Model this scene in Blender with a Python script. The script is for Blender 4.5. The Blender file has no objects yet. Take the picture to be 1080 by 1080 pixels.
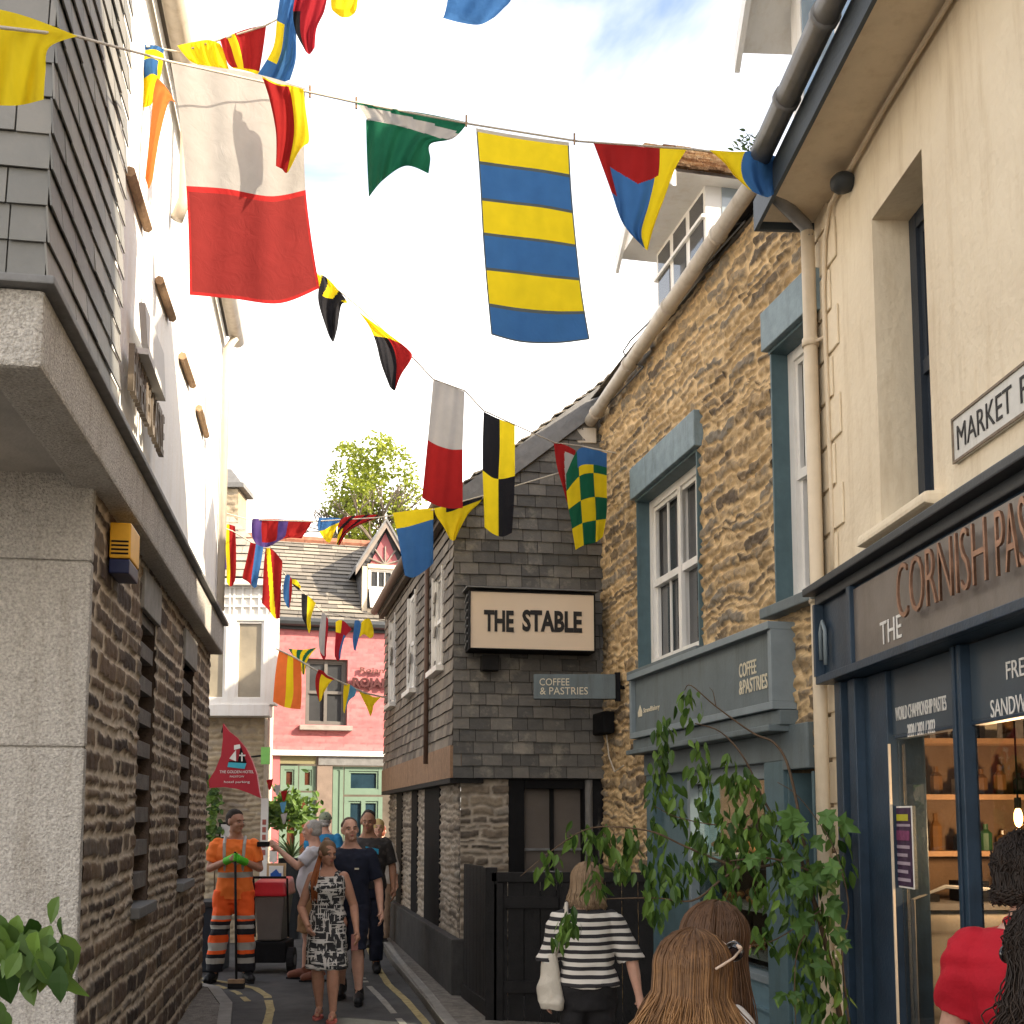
import bpy, bmesh, math, random
import numpy as np
from mathutils import Vector, Matrix, noise as mnoise
R = math.radians
rng = random.Random(7)
nrng = np.random.RandomState(5)
scene = bpy.context.scene
# ------------------------------------------------------------- camera, sky, sun, exposure
F, CX, CY = 1200.0, 540.0, 741.0
PITCH = math.atan(121/1200)
CP, SP = math.cos(PITCH), math.sin(PITCH)
CAMZ = 1.72
cam = bpy.data.cameras.new('camera'); camo = bpy.data.objects.new('camera', cam)
scene.collection.objects.link(camo); scene.camera = camo
cam.sensor_width = 36; cam.sensor_fit = 'HORIZONTAL'; cam.lens = 36*F/1080
cam.shift_y = (CY-540)/1080; cam.clip_end = 2000; cam.clip_start = 0.05
camo.location = (0, 0, CAMZ); camo.rotation_euler = (R(90)+PITCH, 0, 0)
SUN_AZ = Vector((0.93, -0.37)); SUN_EL = R(31)
wd = bpy.data.worlds.new('World'); scene.world = wd; wd.use_nodes = True
nt = wd.node_tree; nt.nodes.clear()
out = nt.nodes.new('ShaderNodeOutputWorld'); bg = nt.nodes.new('ShaderNodeBackground')
sky = nt.nodes.new('ShaderNodeTexSky'); sky.sky_type = 'NISHITA'; sky.sun_disc = False
sky.sun_elevation = SUN_EL; sky.sun_rotation = math.atan2(SUN_AZ.x, SUN_AZ.y); sky.air_density = 1.0; sky.dust_density = 2.0
tc = nt.nodes.new('ShaderNodeTexCoord'); mp = nt.nodes.new('ShaderNodeMapping'); mp.inputs['Scale'].default_value = (1.0, 1.0, 2.2)
mp.inputs['Location'].default_value = (0.35, 0.2, 0.55)
nz = nt.nodes.new('ShaderNodeTexNoise'); nz.inputs['Scale'].default_value = 2.1; nz.inputs['Detail'].default_value = 7; nz.inputs['Roughness'].default_value = 0.55
nz.inputs['Distortion'].default_value = 0.6
cr = nt.nodes.new('ShaderNodeValToRGB'); cr.color_ramp.elements[0].position = 0.43; cr.color_ramp.elements[1].position = 0.82
sep = nt.nodes.new('ShaderNodeSeparateXYZ'); mr = nt.nodes.new('ShaderNodeMapRange')
mr.inputs['From Min'].default_value = 0.30; mr.inputs['From Max'].default_value = 0.54; mr.inputs['To Min'].default_value = 0.75; mr.inputs['To Max'].default_value = 0.0
mxm = nt.nodes.new('ShaderNodeMath'); mxm.operation = 'ADD'; mxm.use_clamp = True
cm = nt.nodes.new('ShaderNodeMath'); cm.operation = 'MULTIPLY'; cm.inputs[1].default_value = 0.97
mix = nt.nodes.new('ShaderNodeMix'); mix.data_type = 'RGBA'
mix.inputs['B'].default_value = (7.5, 7.0, 6.4, 1)
bg.inputs['Strength'].default_value = 0.125
L = nt.links.new
L(tc.outputs['Generated'], mp.inputs['Vector']); L(mp.outputs['Vector'], nz.inputs['Vector']); L(nz.outputs['Fac'], cr.inputs['Fac'])
L(tc.outputs['Generated'], sep.inputs[0]); L(sep.outputs['Z'], mr.inputs['Value'])
L(cr.outputs['Color'], mxm.inputs[0]); L(mr.outputs['Result'], mxm.inputs[1]); L(mxm.outputs[0], cm.inputs[0]); L(cm.outputs[0], mix.inputs['Factor'])
hs = nt.nodes.new('ShaderNodeVectorMath'); hs.operation = 'MULTIPLY'; hs.inputs[1].default_value = (1.0, .93, .85)
L(sky.outputs['Color'], hs.inputs[0]); L(hs.outputs[0], mix.inputs['A']); L(mix.outputs['Result'], bg.inputs['Color']); L(bg.outputs[0], out.inputs[0])
sl = bpy.data.lights.new('sun', 'SUN'); sl.energy = 3.0; sl.angle = R(0.6); sl.color = (1.0, 0.86, 0.66)
so = bpy.data.objects.new('sun', sl); scene.collection.objects.link(so)
tos = Vector((SUN_AZ.x*math.cos(SUN_EL), SUN_AZ.y*math.cos(SUN_EL), math.sin(SUN_EL)))
so.rotation_euler = tos.to_track_quat('Z', 'Y').to_euler()
vs = scene.view_settings; vs.view_transform = 'Standard'; vs.look = 'None'; vs.exposure = 1.88; vs.gamma = 1; vs.use_curve_mapping = False
scene.cycles.max_bounces = 7; scene.cycles.transparent_max_bounces = 16

# ------------------------------------------------------------- layout helpers
def ray(px, py):
    a = (px-CX)/F; b = -(py-CY)/F
    return Vector((a, CP - b*SP, SP + b*CP))
def at(px, py, Y):
    d = ray(px, py); t = Y/d.y
    return Vector((d.x*t, Y, CAMZ + d.z*t))
def gz(y): return min(0.0, (y-12)/60)
def G(px, py, up=0.0):
    d = ray(px, py)
    t = -(CAMZ-up)/d.z
    if d.y*t < 12: t = (-.2 + up - CAMZ)/(d.z - d.y/60)
    return Vector((d.x*t, d.y*t, CAMZ + d.z*t))
class Plane:
    """vertical wall plane: origin o (x,y), direction d, outward normal n (towards the viewer)"""
    def __init__(s, a, b, flip=False):
        s.o = Vector(a); d = Vector(b)-Vector(a); s.len = d.length; s.d = d.normalized()
        s.n = Vector((s.d.y, -s.d.x)) * (-1 if flip else 1)
    def off(s, k):
        q = Plane(s.o + s.n*k, s.o + s.n*k + s.d); q.len = s.len; q.n = s.n; return q
    def hit(s, px, py):
        r = ray(px, py); t = s.o.dot(s.n)/(r.x*s.n.x + r.y*s.n.y)
        p = Vector((r.x*t, r.y*t)); return (p-s.o).dot(s.d), CAMZ + r.z*t
    def pt(s, u, z, o=0.0):
        p = s.o + s.d*u + s.n*o; return Vector((p.x, p.y, z))
# ------------------------------------------------------------- object helpers
BASE = {}
def tag(o, label=None, cat=None, group=None, kind=None):
    if label: o['label'] = label
    if cat: o['category'] = cat
    if group: o['group'] = group
    if kind: o['kind'] = kind
    return o
def thing(name, label, cat, loc=(0, 0, 0), group=None):
    o = bpy.data.objects.new(name, None); scene.collection.objects.link(o); o.location = loc
    BASE[o.name] = Vector(loc); o.empty_display_size = .2
    return tag(o, label, cat, group)
def wbase(o): return BASE.get(o.name, Vector((0, 0, 0))) if o else Vector((0, 0, 0))
def link_mesh(name, me, parent=None, mats=(), smooth=False, origin=None):
    for m in mats: me.materials.append(m)
    b = wbase(parent) if parent is not None else (Vector(origin) if origin is not None else None)
    if b is None:
        if len(me.vertices):
            co = np.empty(len(me.vertices)*3); me.vertices.foreach_get('co', co); co = co.reshape(-1, 3)
            b = Vector(((co[:, 0].min()+co[:, 0].max())/2, (co[:, 1].min()+co[:, 1].max())/2, co[:, 2].min()))
        else: b = Vector((0, 0, 0))
    me.transform(Matrix.Translation(-b))
    if smooth: me.shade_smooth()
    o = bpy.data.objects.new(name, me); scene.collection.objects.link(o)
    if parent is not None: o.parent = parent
    else: o.location = b
    BASE[o.name] = b
    return o
class MB:
    def __init__(s): s.v = []; s.f = []; s.m = []; s.r = []; s.cur = 0; s.rv = 0.0
    def add(s, vs, fs, m=None):
        k = len(s.v); s.v += [tuple(v) for v in vs]; s.r += [s.rv]*len(vs)
        for f in fs: s.f.append([i+k for i in f]); s.m.append(s.cur if m is None else m)
    def hexa(s, p, m=None):  # 8 points: bottom 4 ccw, top 4
        s.add(p, [(3, 2, 1, 0), (4, 5, 6, 7), (0, 1, 5, 4), (1, 2, 6, 5), (2, 3, 7, 6), (3, 0, 4, 7)], m)
    def box(s, a, b, m=None):
        x0, x1 = sorted((a[0], b[0])); y0, y1 = sorted((a[1], b[1])); z0, z1 = sorted((a[2], b[2]))
        s.hexa([(x0, y0, z0), (x1, y0, z0), (x1, y1, z0), (x0, y1, z0), (x0, y0, z1), (x1, y0, z1), (x1, y1, z1), (x0, y1, z1)], m)
    def pbox(s, P, u0, u1, z0, z1, o0, o1, m=None):
        q = [P.pt(u, z, o) for z in (z0, z1) for (u, o) in ((u0, o0), (u1, o0), (u1, o1), (u0, o1))]
        s.hexa(q, m)
    def prism(s, pts, ext, m=None):
        n = len(pts); e = Vector(ext); P = [Vector(p) for p in pts]; Q = [p+e for p in P]
        s.add(P+Q, [tuple(range(n))[::-1], tuple(range(n, 2*n))] + [(i, (i+1) % n, n+(i+1) % n, n+i) for i in range(n)], m)
    def tube(s, pts, r, n=8, m=None, cap=True):
        P = [Vector(p) for p in pts]; N = len(P); rr = [r]*N if not hasattr(r, '__len__') else list(r)
        ring = []; up = None
        for i, p in enumerate(P):
            t = (P[min(i+1, N-1)]-P[max(i-1, 0)])
            t = t.normalized() if t.length > 1e-9 else Vector((0, 0, 1))
            if up is None: up = t.orthogonal().normalized()
            a = (up - t*up.dot(t)); a = a.normalized() if a.length > 1e-6 else t.orthogonal().normalized(); up = a
            b = t.cross(a)
            ring += [p + (a*math.cos(2*math.pi*k/n) + b*math.sin(2*math.pi*k/n))*rr[i] for k in range(n)]
        fs = [(i*n+k, i*n+(k+1) % n, (i+1)*n+(k+1) % n, (i+1)*n+k) for i in range(N-1) for k in range(n)]
        if cap: fs += [tuple(range(n))[::-1], tuple((N-1)*n+k for k in range(n))]
        s.add(ring, fs, m)
    def ell(s, c, rad, n=12, k=8, m=None, rot=None):
        c = Vector(c); vs = [c+Vector((0, 0, -rad[2]))] ; pts = []
        for i in range(1, k):
            a = -math.pi/2 + math.pi*i/k
            for j in range(n):
                b = 2*math.pi*j/n; pts.append(Vector((rad[0]*math.cos(a)*math.cos(b), rad[1]*math.cos(a)*math.sin(b), rad[2]*math.sin(a))))
        pts = [Vector((0, 0, -rad[2]))] + pts + [Vector((0, 0, rad[2]))]
        if rot: pts = [rot @ p for p in pts]
        fs = [(0, 1+(j+1) % n, 1+j) for j in range(n)]
        for i in range(k-2):
            for j in range(n): fs.append((1+i*n+j, 1+i*n+(j+1) % n, 1+(i+1)*n+(j+1) % n, 1+(i+1)*n+j))
        last = len(pts)-1; b0 = 1+(k-2)*n
        fs += [(b0+j, b0+(j+1) % n, last) for j in range(n)]
        s.add([c+p for p in pts], fs, m)
    def mesh(s, name):
        me = bpy.data.meshes.new(name); me.from_pydata(s.v, [], s.f)
        if any(s.m): me.polygons.foreach_set('material_index', s.m)
        if any(s.r):
            at_ = me.attributes.new('rnd', 'FLOAT', 'POINT'); at_.data.foreach_set('value', s.r)
        me.update(); return me
    def build(s, name, mats, parent=None, smooth=False, bevel=0, origin=None, label=None, cat=None, group=None, kind=None):
        if not isinstance(mats, (list, tuple)): mats = [mats]
        me = s.mesh(name)
        if bevel:
            bm = bmesh.new(); bm.from_mesh(me); bmesh.ops.recalc_face_normals(bm, faces=bm.faces)
            es = [e for e in bm.edges if len(e.link_faces) == 2 and e.calc_face_angle(0) > .5]
            bmesh.ops.bevel(bm, geom=es, offset=bevel, segments=2, affect='EDGES', profile=.6, clamp_overlap=True)
            bm.to_mesh(me); bm.free()
        o = link_mesh(name, me, parent, mats, smooth, origin)
        return tag(o, label, cat, group, kind)
def frac(a, b, t): return a+(b-a)*t
def text(name, s, P, u, z, w, h, mat, parent, o=0.004, depth=.003, off=0.0, frame=None, shear=0, align='L'):
    """lettering fitted in a w x h box whose lower left corner is at (u,z) on plane P; P.d must run left to right in the picture"""
    c = bpy.data.curves.new('txt', 'FONT'); c.body = s; c.extrude = .5; c.offset = off; c.shear = shear; c.resolution_u = 3
    ob = bpy.data.objects.new('txt', c); scene.collection.objects.link(ob)
    bpy.context.view_layer.update(); dg = bpy.context.evaluated_depsgraph_get()
    me = bpy.data.meshes.new_from_object(ob.evaluated_get(dg)); bpy.data.objects.remove(ob)
    co = np.empty(len(me.vertices)*3); me.vertices.foreach_get('co', co); co = co.reshape(-1, 3)
    lo, hi = co.min(0), co.max(0)
    uu = (co[:, 0]-lo[0])/(hi[0]-lo[0])*w; vv = (co[:, 1]-lo[1])/(hi[1]-lo[1])*h; ww = (co[:, 2]+.5)*depth+o
    if frame is None:
        o3 = P.pt(u, z); d3 = Vector((P.d.x, P.d.y, 0)); u3 = Vector((0, 0, 1)); n3 = Vector((P.n.x, P.n.y, 0))
    else: o3, d3, u3, n3 = frame
    X = np.array(o3)+uu[:, None]*np.array(d3)+vv[:, None]*np.array(u3)+ww[:, None]*np.array(n3)
    me.vertices.foreach_set('co', X.ravel()); me.update()
    return link_mesh(name, me, parent, [mat])

# ------------------------------------------------------------- materials
MT = {}
def nodes(name):
    m = bpy.data.materials.new(name); m.use_nodes = True; n = m.node_tree
    return m, n, n.nodes['Principled BSDF'], n.nodes['Material Output']
def mat(name, col, rough=.7, var=.15, scale=6, bump=.15, bscale=60, spec=.3, metal=0, col2=None, stain=0, coat=0, bdist=.004):
    if name in MT: return MT[name]
    m, n, b, o = nodes(name); N = n.nodes; LK = n.links.new
    tcn = N.new('ShaderNodeTexCoord')
    n1 = N.new('ShaderNodeTexNoise'); n1.inputs['Scale'].default_value = scale; n1.inputs['Detail'].default_value = 6; n1.inputs['Roughness'].default_value = .62
    LK(tcn.outputs['Object'], n1.inputs['Vector'])
    rp = N.new('ShaderNodeValToRGB'); rp.color_ramp.elements[0].position = .3; rp.color_ramp.elements[1].position = .72
    a = [max(0, c*(1-var)) for c in col]; c2 = col2 or [min(1, c*(1+var)) for c in col]
    rp.color_ramp.elements[0].color = (*a, 1); rp.color_ramp.elements[1].color = (*c2, 1)
    LK(n1.outputs['Fac'], rp.inputs['Fac']); last = rp.outputs['Color']
    if stain:
        mpn = N.new('ShaderNodeMapping'); mpn.inputs['Scale'].default_value = (6, 6, .7); LK(tcn.outputs['Object'], mpn.inputs['Vector'])
        n3 = N.new('ShaderNodeTexNoise'); n3.inputs['Scale'].default_value = 1.6; n3.inputs['Detail'].default_value = 8; n3.inputs['Roughness'].default_value = .7
        LK(mpn.outputs['Vector'], n3.inputs['Vector'])
        r3 = N.new('ShaderNodeValToRGB'); r3.color_ramp.elements[0].position = .5; r3.color_ramp.elements[1].position = .75
        r3.color_ramp.elements[0].color = (1, 1, 1, 1); k = 1-stain; r3.color_ramp.elements[1].color = (k, k*.95, k*.88, 1)
        LK(n3.outputs['Fac'], r3.inputs['Fac'])
        mm = N.new('ShaderNodeMix'); mm.data_type = 'RGBA'; mm.blend_type = 'MULTIPLY'; mm.inputs['Factor'].default_value = 1
        LK(last, mm.inputs['A']); LK(r3.outputs['Color'], mm.inputs['B']); last = mm.outputs['Result']
    LK(last, b.inputs['Base Color'])
    b.inputs['Roughness'].default_value = rough; b.inputs['Specular IOR Level'].default_value = spec; b.inputs['Metallic'].default_value = metal
    b.inputs['Coat Weight'].default_value = coat
    if bump:
        n2 = N.new('ShaderNodeTexNoise'); n2.inputs['Scale'].default_value = bscale; n2.inputs['Detail'].default_value = 5
        LK(tcn.outputs['Object'], n2.inputs['Vector'])
        bp = N.new('ShaderNodeBump'); bp.inputs['Strength'].default_value = bump; bp.inputs['Distance'].default_value = bdist*3
        LK(n2.outputs['Fac'], bp.inputs['Height']); LK(bp.outputs['Normal'], b.inputs['Normal'])
    MT[name] = m; return m
def ramp_mat(name, cols, mortar=None, rough=.85, nscale=14, nmix=.35, bump=.5, bscale=40, bdist=.01, patch=None, spec=.3):
    """colour picked per stone or slate from the 'rnd' attribute, broken up with noise; mortar where attribute 'mor' is 1"""
    if name in MT: return MT[name]
    m, n, b, o = nodes(name); N = n.nodes; LK = n.links.new
    tcn = N.new('ShaderNodeTexCoord'); A = N.new('ShaderNodeAttribute'); A.attribute_name = 'rnd'
    n1 = N.new('ShaderNodeTexNoise'); n1.inputs['Scale'].default_value = nscale; n1.inputs['Detail'].default_value = 8; n1.inputs['Roughness'].default_value = .7
    LK(tcn.outputs['Object'], n1.inputs['Vector'])
    mp_ = N.new('ShaderNodeMath'); mp_.operation = 'MULTIPLY_ADD'; mp_.inputs[1].default_value = nmix*2.6; mp_.inputs[2].default_value = -nmix*1.3
    LK(n1.outputs['Fac'], mp_.inputs[0]); ad = N.new('ShaderNodeMath'); ad.operation = 'ADD'; ad.use_clamp = True
    LK(mp_.outputs[0], ad.inputs[0]); LK(A.outputs['Fac'], ad.inputs[1])
    rp = N.new('ShaderNodeValToRGB'); els = rp.color_ramp.elements
    while len(els) < len(cols): els.new(.5)
    for i, c in enumerate(cols): els[i].position = i/(len(cols)-1); els[i].color = (*c, 1)
    LK(ad.outputs[0], rp.inputs['Fac']); last = rp.outputs['Color']
    hgt = n1.outputs['Fac']
    if mortar:
        A2 = N.new('ShaderNodeAttribute'); A2.attribute_name = 'mor'
        n4 = N.new('ShaderNodeTexNoise'); n4.inputs['Scale'].default_value = 9; n4.inputs['Detail'].default_value = 6; LK(tcn.outputs['Object'], n4.inputs['Vector'])
        r4 = N.new('ShaderNodeValToRGB'); r4.color_ramp.elements[0].color = (*[c*.72 for c in mortar], 1); r4.color_ramp.elements[1].color = (*[min(1, c*1.25) for c in mortar], 1)
        r4.color_ramp.elements[0].position = .3; r4.color_ramp.elements[1].position = .7
        LK(n4.outputs['Fac'], r4.inputs['Fac'])
        mm = N.new('ShaderNodeMix'); mm.data_type = 'RGBA'; LK(A2.outputs['Fac'], mm.inputs['Factor']); LK(last, mm.inputs['A']); LK(r4.outputs['Color'], mm.inputs['B']); last = mm.outputs['Result']
    if patch:
        n5 = N.new('ShaderNodeTexNoise'); n5.inputs['Scale'].default_value = patch[1]; n5.inputs['Detail'].default_value = 7; n5.inputs['Roughness'].default_value = .68; LK(tcn.outputs['Object'], n5.inputs['Vector'])
        r5 = N.new('ShaderNodeValToRGB'); r5.color_ramp.elements[0].position = patch[2]; r5.color_ramp.elements[1].position = patch[2]+.12
        r5.color_ramp.elements[0].color = (0, 0, 0, 1); r5.color_ramp.elements[1].color = (patch[3],)*3+(1,); LK(n5.outputs['Fac'], r5.inputs['Fac'])
        m5 = N.new('ShaderNodeMix'); m5.data_type = 'RGBA'; LK(r5.outputs['Color'], m5.inputs['Factor']); LK(last, m5.inputs['A']); m5.inputs['B'].default_value = (*patch[0], 1); last = m5.outputs['Result']
    LK(last, b.inputs['Base Color']); b.inputs['Roughness'].default_value = rough; b.inputs['Specular IOR Level'].default_value = spec
    n2 = N.new('ShaderNodeTexNoise'); n2.inputs['Scale'].default_value = bscale; n2.inputs['Detail'].default_value = 8; LK(tcn.outputs['Object'], n2.inputs['Vector'])
    bp = N.new('ShaderNodeBump'); bp.inputs['Strength'].default_value = bump; bp.inputs['Distance'].default_value = bdist
    LK(n2.outputs['Fac'], bp.inputs['Height']); LK(bp.outputs['Normal'], b.inputs['Normal'])
    MT[name] = m; return m
def glass(name='window_glass', tint=(.8, .85, .85), refl=.22):
    if name in MT: return MT[name]
    m, n, b, o = nodes(name); N = n.nodes; LK = n.links.new
    t = N.new('ShaderNodeBsdfTransparent'); t.inputs[0].default_value = (*tint, 1)
    g = N.new('ShaderNodeBsdfGlossy'); g.inputs['Roughness'].default_value = .015
    nn = N.new('ShaderNodeTexNoise'); nn.inputs['Scale'].default_value = 1.3; tcn = N.new('ShaderNodeTexCoord'); LK(tcn.outputs['Object'], nn.inputs['Vector'])
    bp = N.new('ShaderNodeBump'); bp.inputs['Strength'].default_value = .05; bp.inputs['Distance'].default_value = .02; LK(nn.outputs['Fac'], bp.inputs['Height']); LK(bp.outputs['Normal'], g.inputs['Normal'])
    lw = N.new('ShaderNodeFresnel'); lw.inputs['IOR'].default_value = 1.5; ad = N.new('ShaderNodeMath'); ad.operation = 'ADD'; ad.use_clamp = True; ad.inputs[1].default_value = refl
    LK(lw.outputs[0], ad.inputs[0]); mx = N.new('ShaderNodeMixShader'); ge = N.new('ShaderNodeNewGeometry'); iv = N.new('ShaderNodeMath'); iv.operation = 'SUBTRACT'; iv.inputs[0].default_value = 1; LK(ge.outputs['Backfacing'], iv.inputs[1]); ml = N.new('ShaderNodeMath'); ml.operation = 'MULTIPLY'; LK(ad.outputs[0], ml.inputs[0]); LK(iv.outputs[0], ml.inputs[1]); LK(ml.outputs[0], mx.inputs[0]); LK(t.outputs[0], mx.inputs[1]); LK(g.outputs[0], mx.inputs[2]); LK(mx.outputs[0], o.inputs[0])
    MT[name] = m; return m
def cloth_mat(name, col, trans=.55, var=.06, rough=.85, bump=.45):
    if name in MT: return MT[name]
    m, n, b, o = nodes(name); N = n.nodes; LK = n.links.new
    tcn = N.new('ShaderNodeTexCoord'); n1 = N.new('ShaderNodeTexNoise'); n1.inputs['Scale'].default_value = 9; n1.inputs['Detail'].default_value = 5
    LK(tcn.outputs['Object'], n1.inputs['Vector']); rp = N.new('ShaderNodeValToRGB'); rp.color_ramp.elements[0].position = .3; rp.color_ramp.elements[1].position = .7
    rp.color_ramp.elements[0].color = (*[c*(1-var) for c in col], 1); rp.color_ramp.elements[1].color = (*[min(1, c*(1+var)) for c in col], 1)
    LK(n1.outputs['Fac'], rp.inputs['Fac']); LK(rp.outputs['Color'], b.inputs['Base Color']); b.inputs['Roughness'].default_value = rough; b.inputs['Specular IOR Level'].default_value = .15
    tr = N.new('ShaderNodeBsdfTranslucent'); LK(rp.outputs['Color'], tr.inputs[0])
    w = N.new('ShaderNodeTexNoise'); w.inputs['Scale'].default_value = 11; w.inputs['Detail'].default_value = 7; w.inputs['Distortion'].default_value = 1.6; LK(tcn.outputs['Object'], w.inputs['Vector'])
    bp = N.new('ShaderNodeBump'); bp.inputs['Strength'].default_value = bump; bp.inputs['Distance'].default_value = .015; LK(w.outputs['Fac'], bp.inputs['Height']); LK(bp.outputs['Normal'], b.inputs['Normal'])
    mx = N.new('ShaderNodeMixShader'); mx.inputs[0].default_value = trans; LK(b.outputs[0], mx.inputs[1]); LK(tr.outputs[0], mx.inputs[2]); LK(mx.outputs[0], o.inputs[0])
    MT[name] = m; return m

M_road = mat('asphalt', (.075, .072, .07), .9, .25, 3, .6, 160, col2=(.11, .105, .10), bdist=.003)
M_pave = mat('pavement_stone', (.17, .15, .13), .9, .35, 14, .8, 70, col2=(.26, .235, .20), bdist=.006)
M_kerb = mat('kerb_stone', (.24, .225, .20), .85, .2, 8, .4, 60)
M_yell = mat('yellow_paint', (.42, .33, .15), .8, .4, 18, .4, 120, col2=(.50, .40, .20))
M_roughcast = mat('granite_roughcast', (.44, .41, .37), .95, .28, 70, 1.0, 90, col2=(.70, .66, .60), stain=.32, bdist=.006)
M_render_w = mat('white_render', (.85, .84, .81), .9, .04, 3, .3, 40, stain=.08)
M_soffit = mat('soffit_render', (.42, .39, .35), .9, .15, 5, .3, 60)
M_cream = mat('cream_render', (.78, .655, .475), .85, .10, 1.1, .45, 22, col2=(.84, .73, .55), stain=.17, bdist=.006)
M_creamp = mat('cream_paint', (.68, .57, .42), .5, .06, 8, .1, 60, stain=.15)
M_white = mat('white_paint', (.80, .78, .74), .45, .04, 8, .08, 60, spec=.4, stain=.12)
M_teal = mat('teal_paint', (.080, .135, .155), .5, .12, 9, .12, 70, stain=.2, spec=.4)
M_tealL = mat('weathered_teal_lintel', (.21, .28, .315), .6, .2, 9, .2, 60, stain=.35)
M_blue = mat('navy_blue_paint', (.022, .042, .068), .42, .25, 5, .15, 50, spec=.4, stain=.35)
M_sgrey = mat('slate_blue_sign_paint', (.115, .145, .155), .55, .14, 4, .12, 60, spec=.4, stain=.3)
M_sgreyL = mat('pale_slate_blue_trim', (.19, .23, .25), .5, .1, 9, .08, 60, spec=.4)
M_dgrey = mat('dark_grey_paint', (.045, .05, .055), .5, .15, 9, .1, 60)
M_board = mat('bronze_fascia_board', (.15, .13, .115), .35, .25, 3, .06, 50, spec=.5, stain=.25)
M_copper = mat('copper_letter', (.30, .17, .11), .4, .3, 20, .1, 60, metal=.6)
M_black = mat('black_paint', (.010, .010, .011), .75, .2, 9, .15, 60, stain=.2, spec=.12)
M_blackw = mat('black_stained_wood', (.011, .010, .010), .75, .4, 8, .35, 60)
M_wood = mat('weathered_wood', (.34, .22, .13), .8, .3, 14, .4, 60)
M_shiplap = mat('brown_timber_boarding', (.27, .165, .10), .7, .2, 16, .3, 50, stain=.3)
M_lead = mat('lead_grey', (.18, .18, .18), .6, .2, 9, .2, 40)
M_pipe = mat('pale_pipe_paint', (.56, .50, .42), .5, .08, 9, .08, 60, stain=.25)
M_gutter = mat('grey_gutter_plastic', (.20, .195, .19), .5, .15, 9, .08, 60, stain=.2)
M_cable = mat('dark_cable', (.03, .028, .025), .6, .1, 9, 0)
M_dark = mat('dark_interior', (.018, .016, .015), .9, .3, 3, 0)
M_room = mat('dim_room_wall', (.12, .10, .08), .9, .3, 3, 0)
M_pane = mat('dark_window_pane', (.05, .052, .055), .06, .3, 1.2, .03, 2, spec=.9, bdist=.02)
M_blind = mat('grey_blind', (.50, .48, .46), .8, .05, 3, .1, 30)
M_rope = mat('pale_rope', (.55, .50, .42), .9, .15, 60, .3, 200)
M_txtw = mat('white_lettering', (.72, .70, .66), .6, .05, 20, 0)
M_txtc = mat('cream_lettering', (.62, .56, .42), .6, .05, 20, 0)
M_txtb = mat('black_lettering', (.02, .018, .017), .6, .05, 20, 0)
M_brownstone = ramp_mat('brown_rubble_stone', [(.045, .033, .026), (.085, .060, .045), (.125, .085, .058), (.17, .115, .07), (.13, .11, .09)], (.50, .42, .32), nscale=20, nmix=.28)
M_goldstone = ramp_mat('golden_rubble_stone', [(.11, .085, .062), (.20, .150, .095), (.33, .235, .13), (.48, .34, .18), (.28, .215, .14), (.19, .165, .13)], (.62, .45, .25), nscale=16, nmix=.42, bump=.8, patch=((.58, .41, .23), 1.6, .57, .45))
M_greystone = ramp_mat('grey_brown_rubble_stone', [(.075, .062, .05), (.14, .115, .09), (.20, .16, .12), (.27, .22, .16), (.22, .20, .17)], (.36, .31, .25), nscale=18, nmix=.32, patch=((.32, .29, .24), 2.2, .6, .4))
M_palestone = ramp_mat('pale_golden_stone', [(.22, .18, .13), (.34, .27, .18), (.45, .36, .23), (.36, .31, .25)], (.42, .35, .25), nscale=14, nmix=.35)
M_slate = ramp_mat('grey_slate', [(.080, .077, .072), (.105, .100, .092), (.130, .122, .110), (.165, .153, .135)], nscale=9, nmix=.5, rough=.62, bump=.5, bscale=25, patch=((.30, .27, .22), 4.0, .55, .55))
M_slateb = ramp_mat('brown_grey_slate', [(.10, .088, .075), (.145, .125, .105), (.19, .165, .135), (.24, .205, .165)], nscale=12, nmix=.3, rough=.7, bump=.35, bscale=25, patch=((.27, .23, .17), 3.0, .62, .5))
M_slateg = ramp_mat('pale_grey_slate', [(.16, .16, .155), (.19, .19, .18), (.22, .215, .20), (.25, .24, .22)], nscale=8, nmix=.3, rough=.6, bump=.3, bscale=25, patch=((.32, .28, .21), 2.0, .62, .4))
M_roofs = ramp_mat('weathered_roof_slate', [(.13, .12, .105), (.19, .17, .145), (.24, .215, .18), (.29, .26, .21)], nscale=10, nmix=.4, rough=.8, bump=.5, bscale=20, patch=((.13, .12, .11), 2.5, .6, .6))
M_mossy = ramp_mat('mossy_roof_slate', [(.16, .09, .05), (.26, .15, .08), (.38, .25, .14), (.45, .34, .22)], nscale=14, nmix=.5, rough=.9, bump=.9, bscale=30, bdist=.03)
M_pink = ramp_mat('pink_painted_brick', [(.43, .14, .15), (.47, .165, .17), (.52, .195, .20)], (.41, .14, .15), nscale=8, nmix=.3, bump=.25)
M_ridge = mat('terracotta_ridge_tile', (.30, .13, .08), .8, .3, 9, .4, 40)

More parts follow.
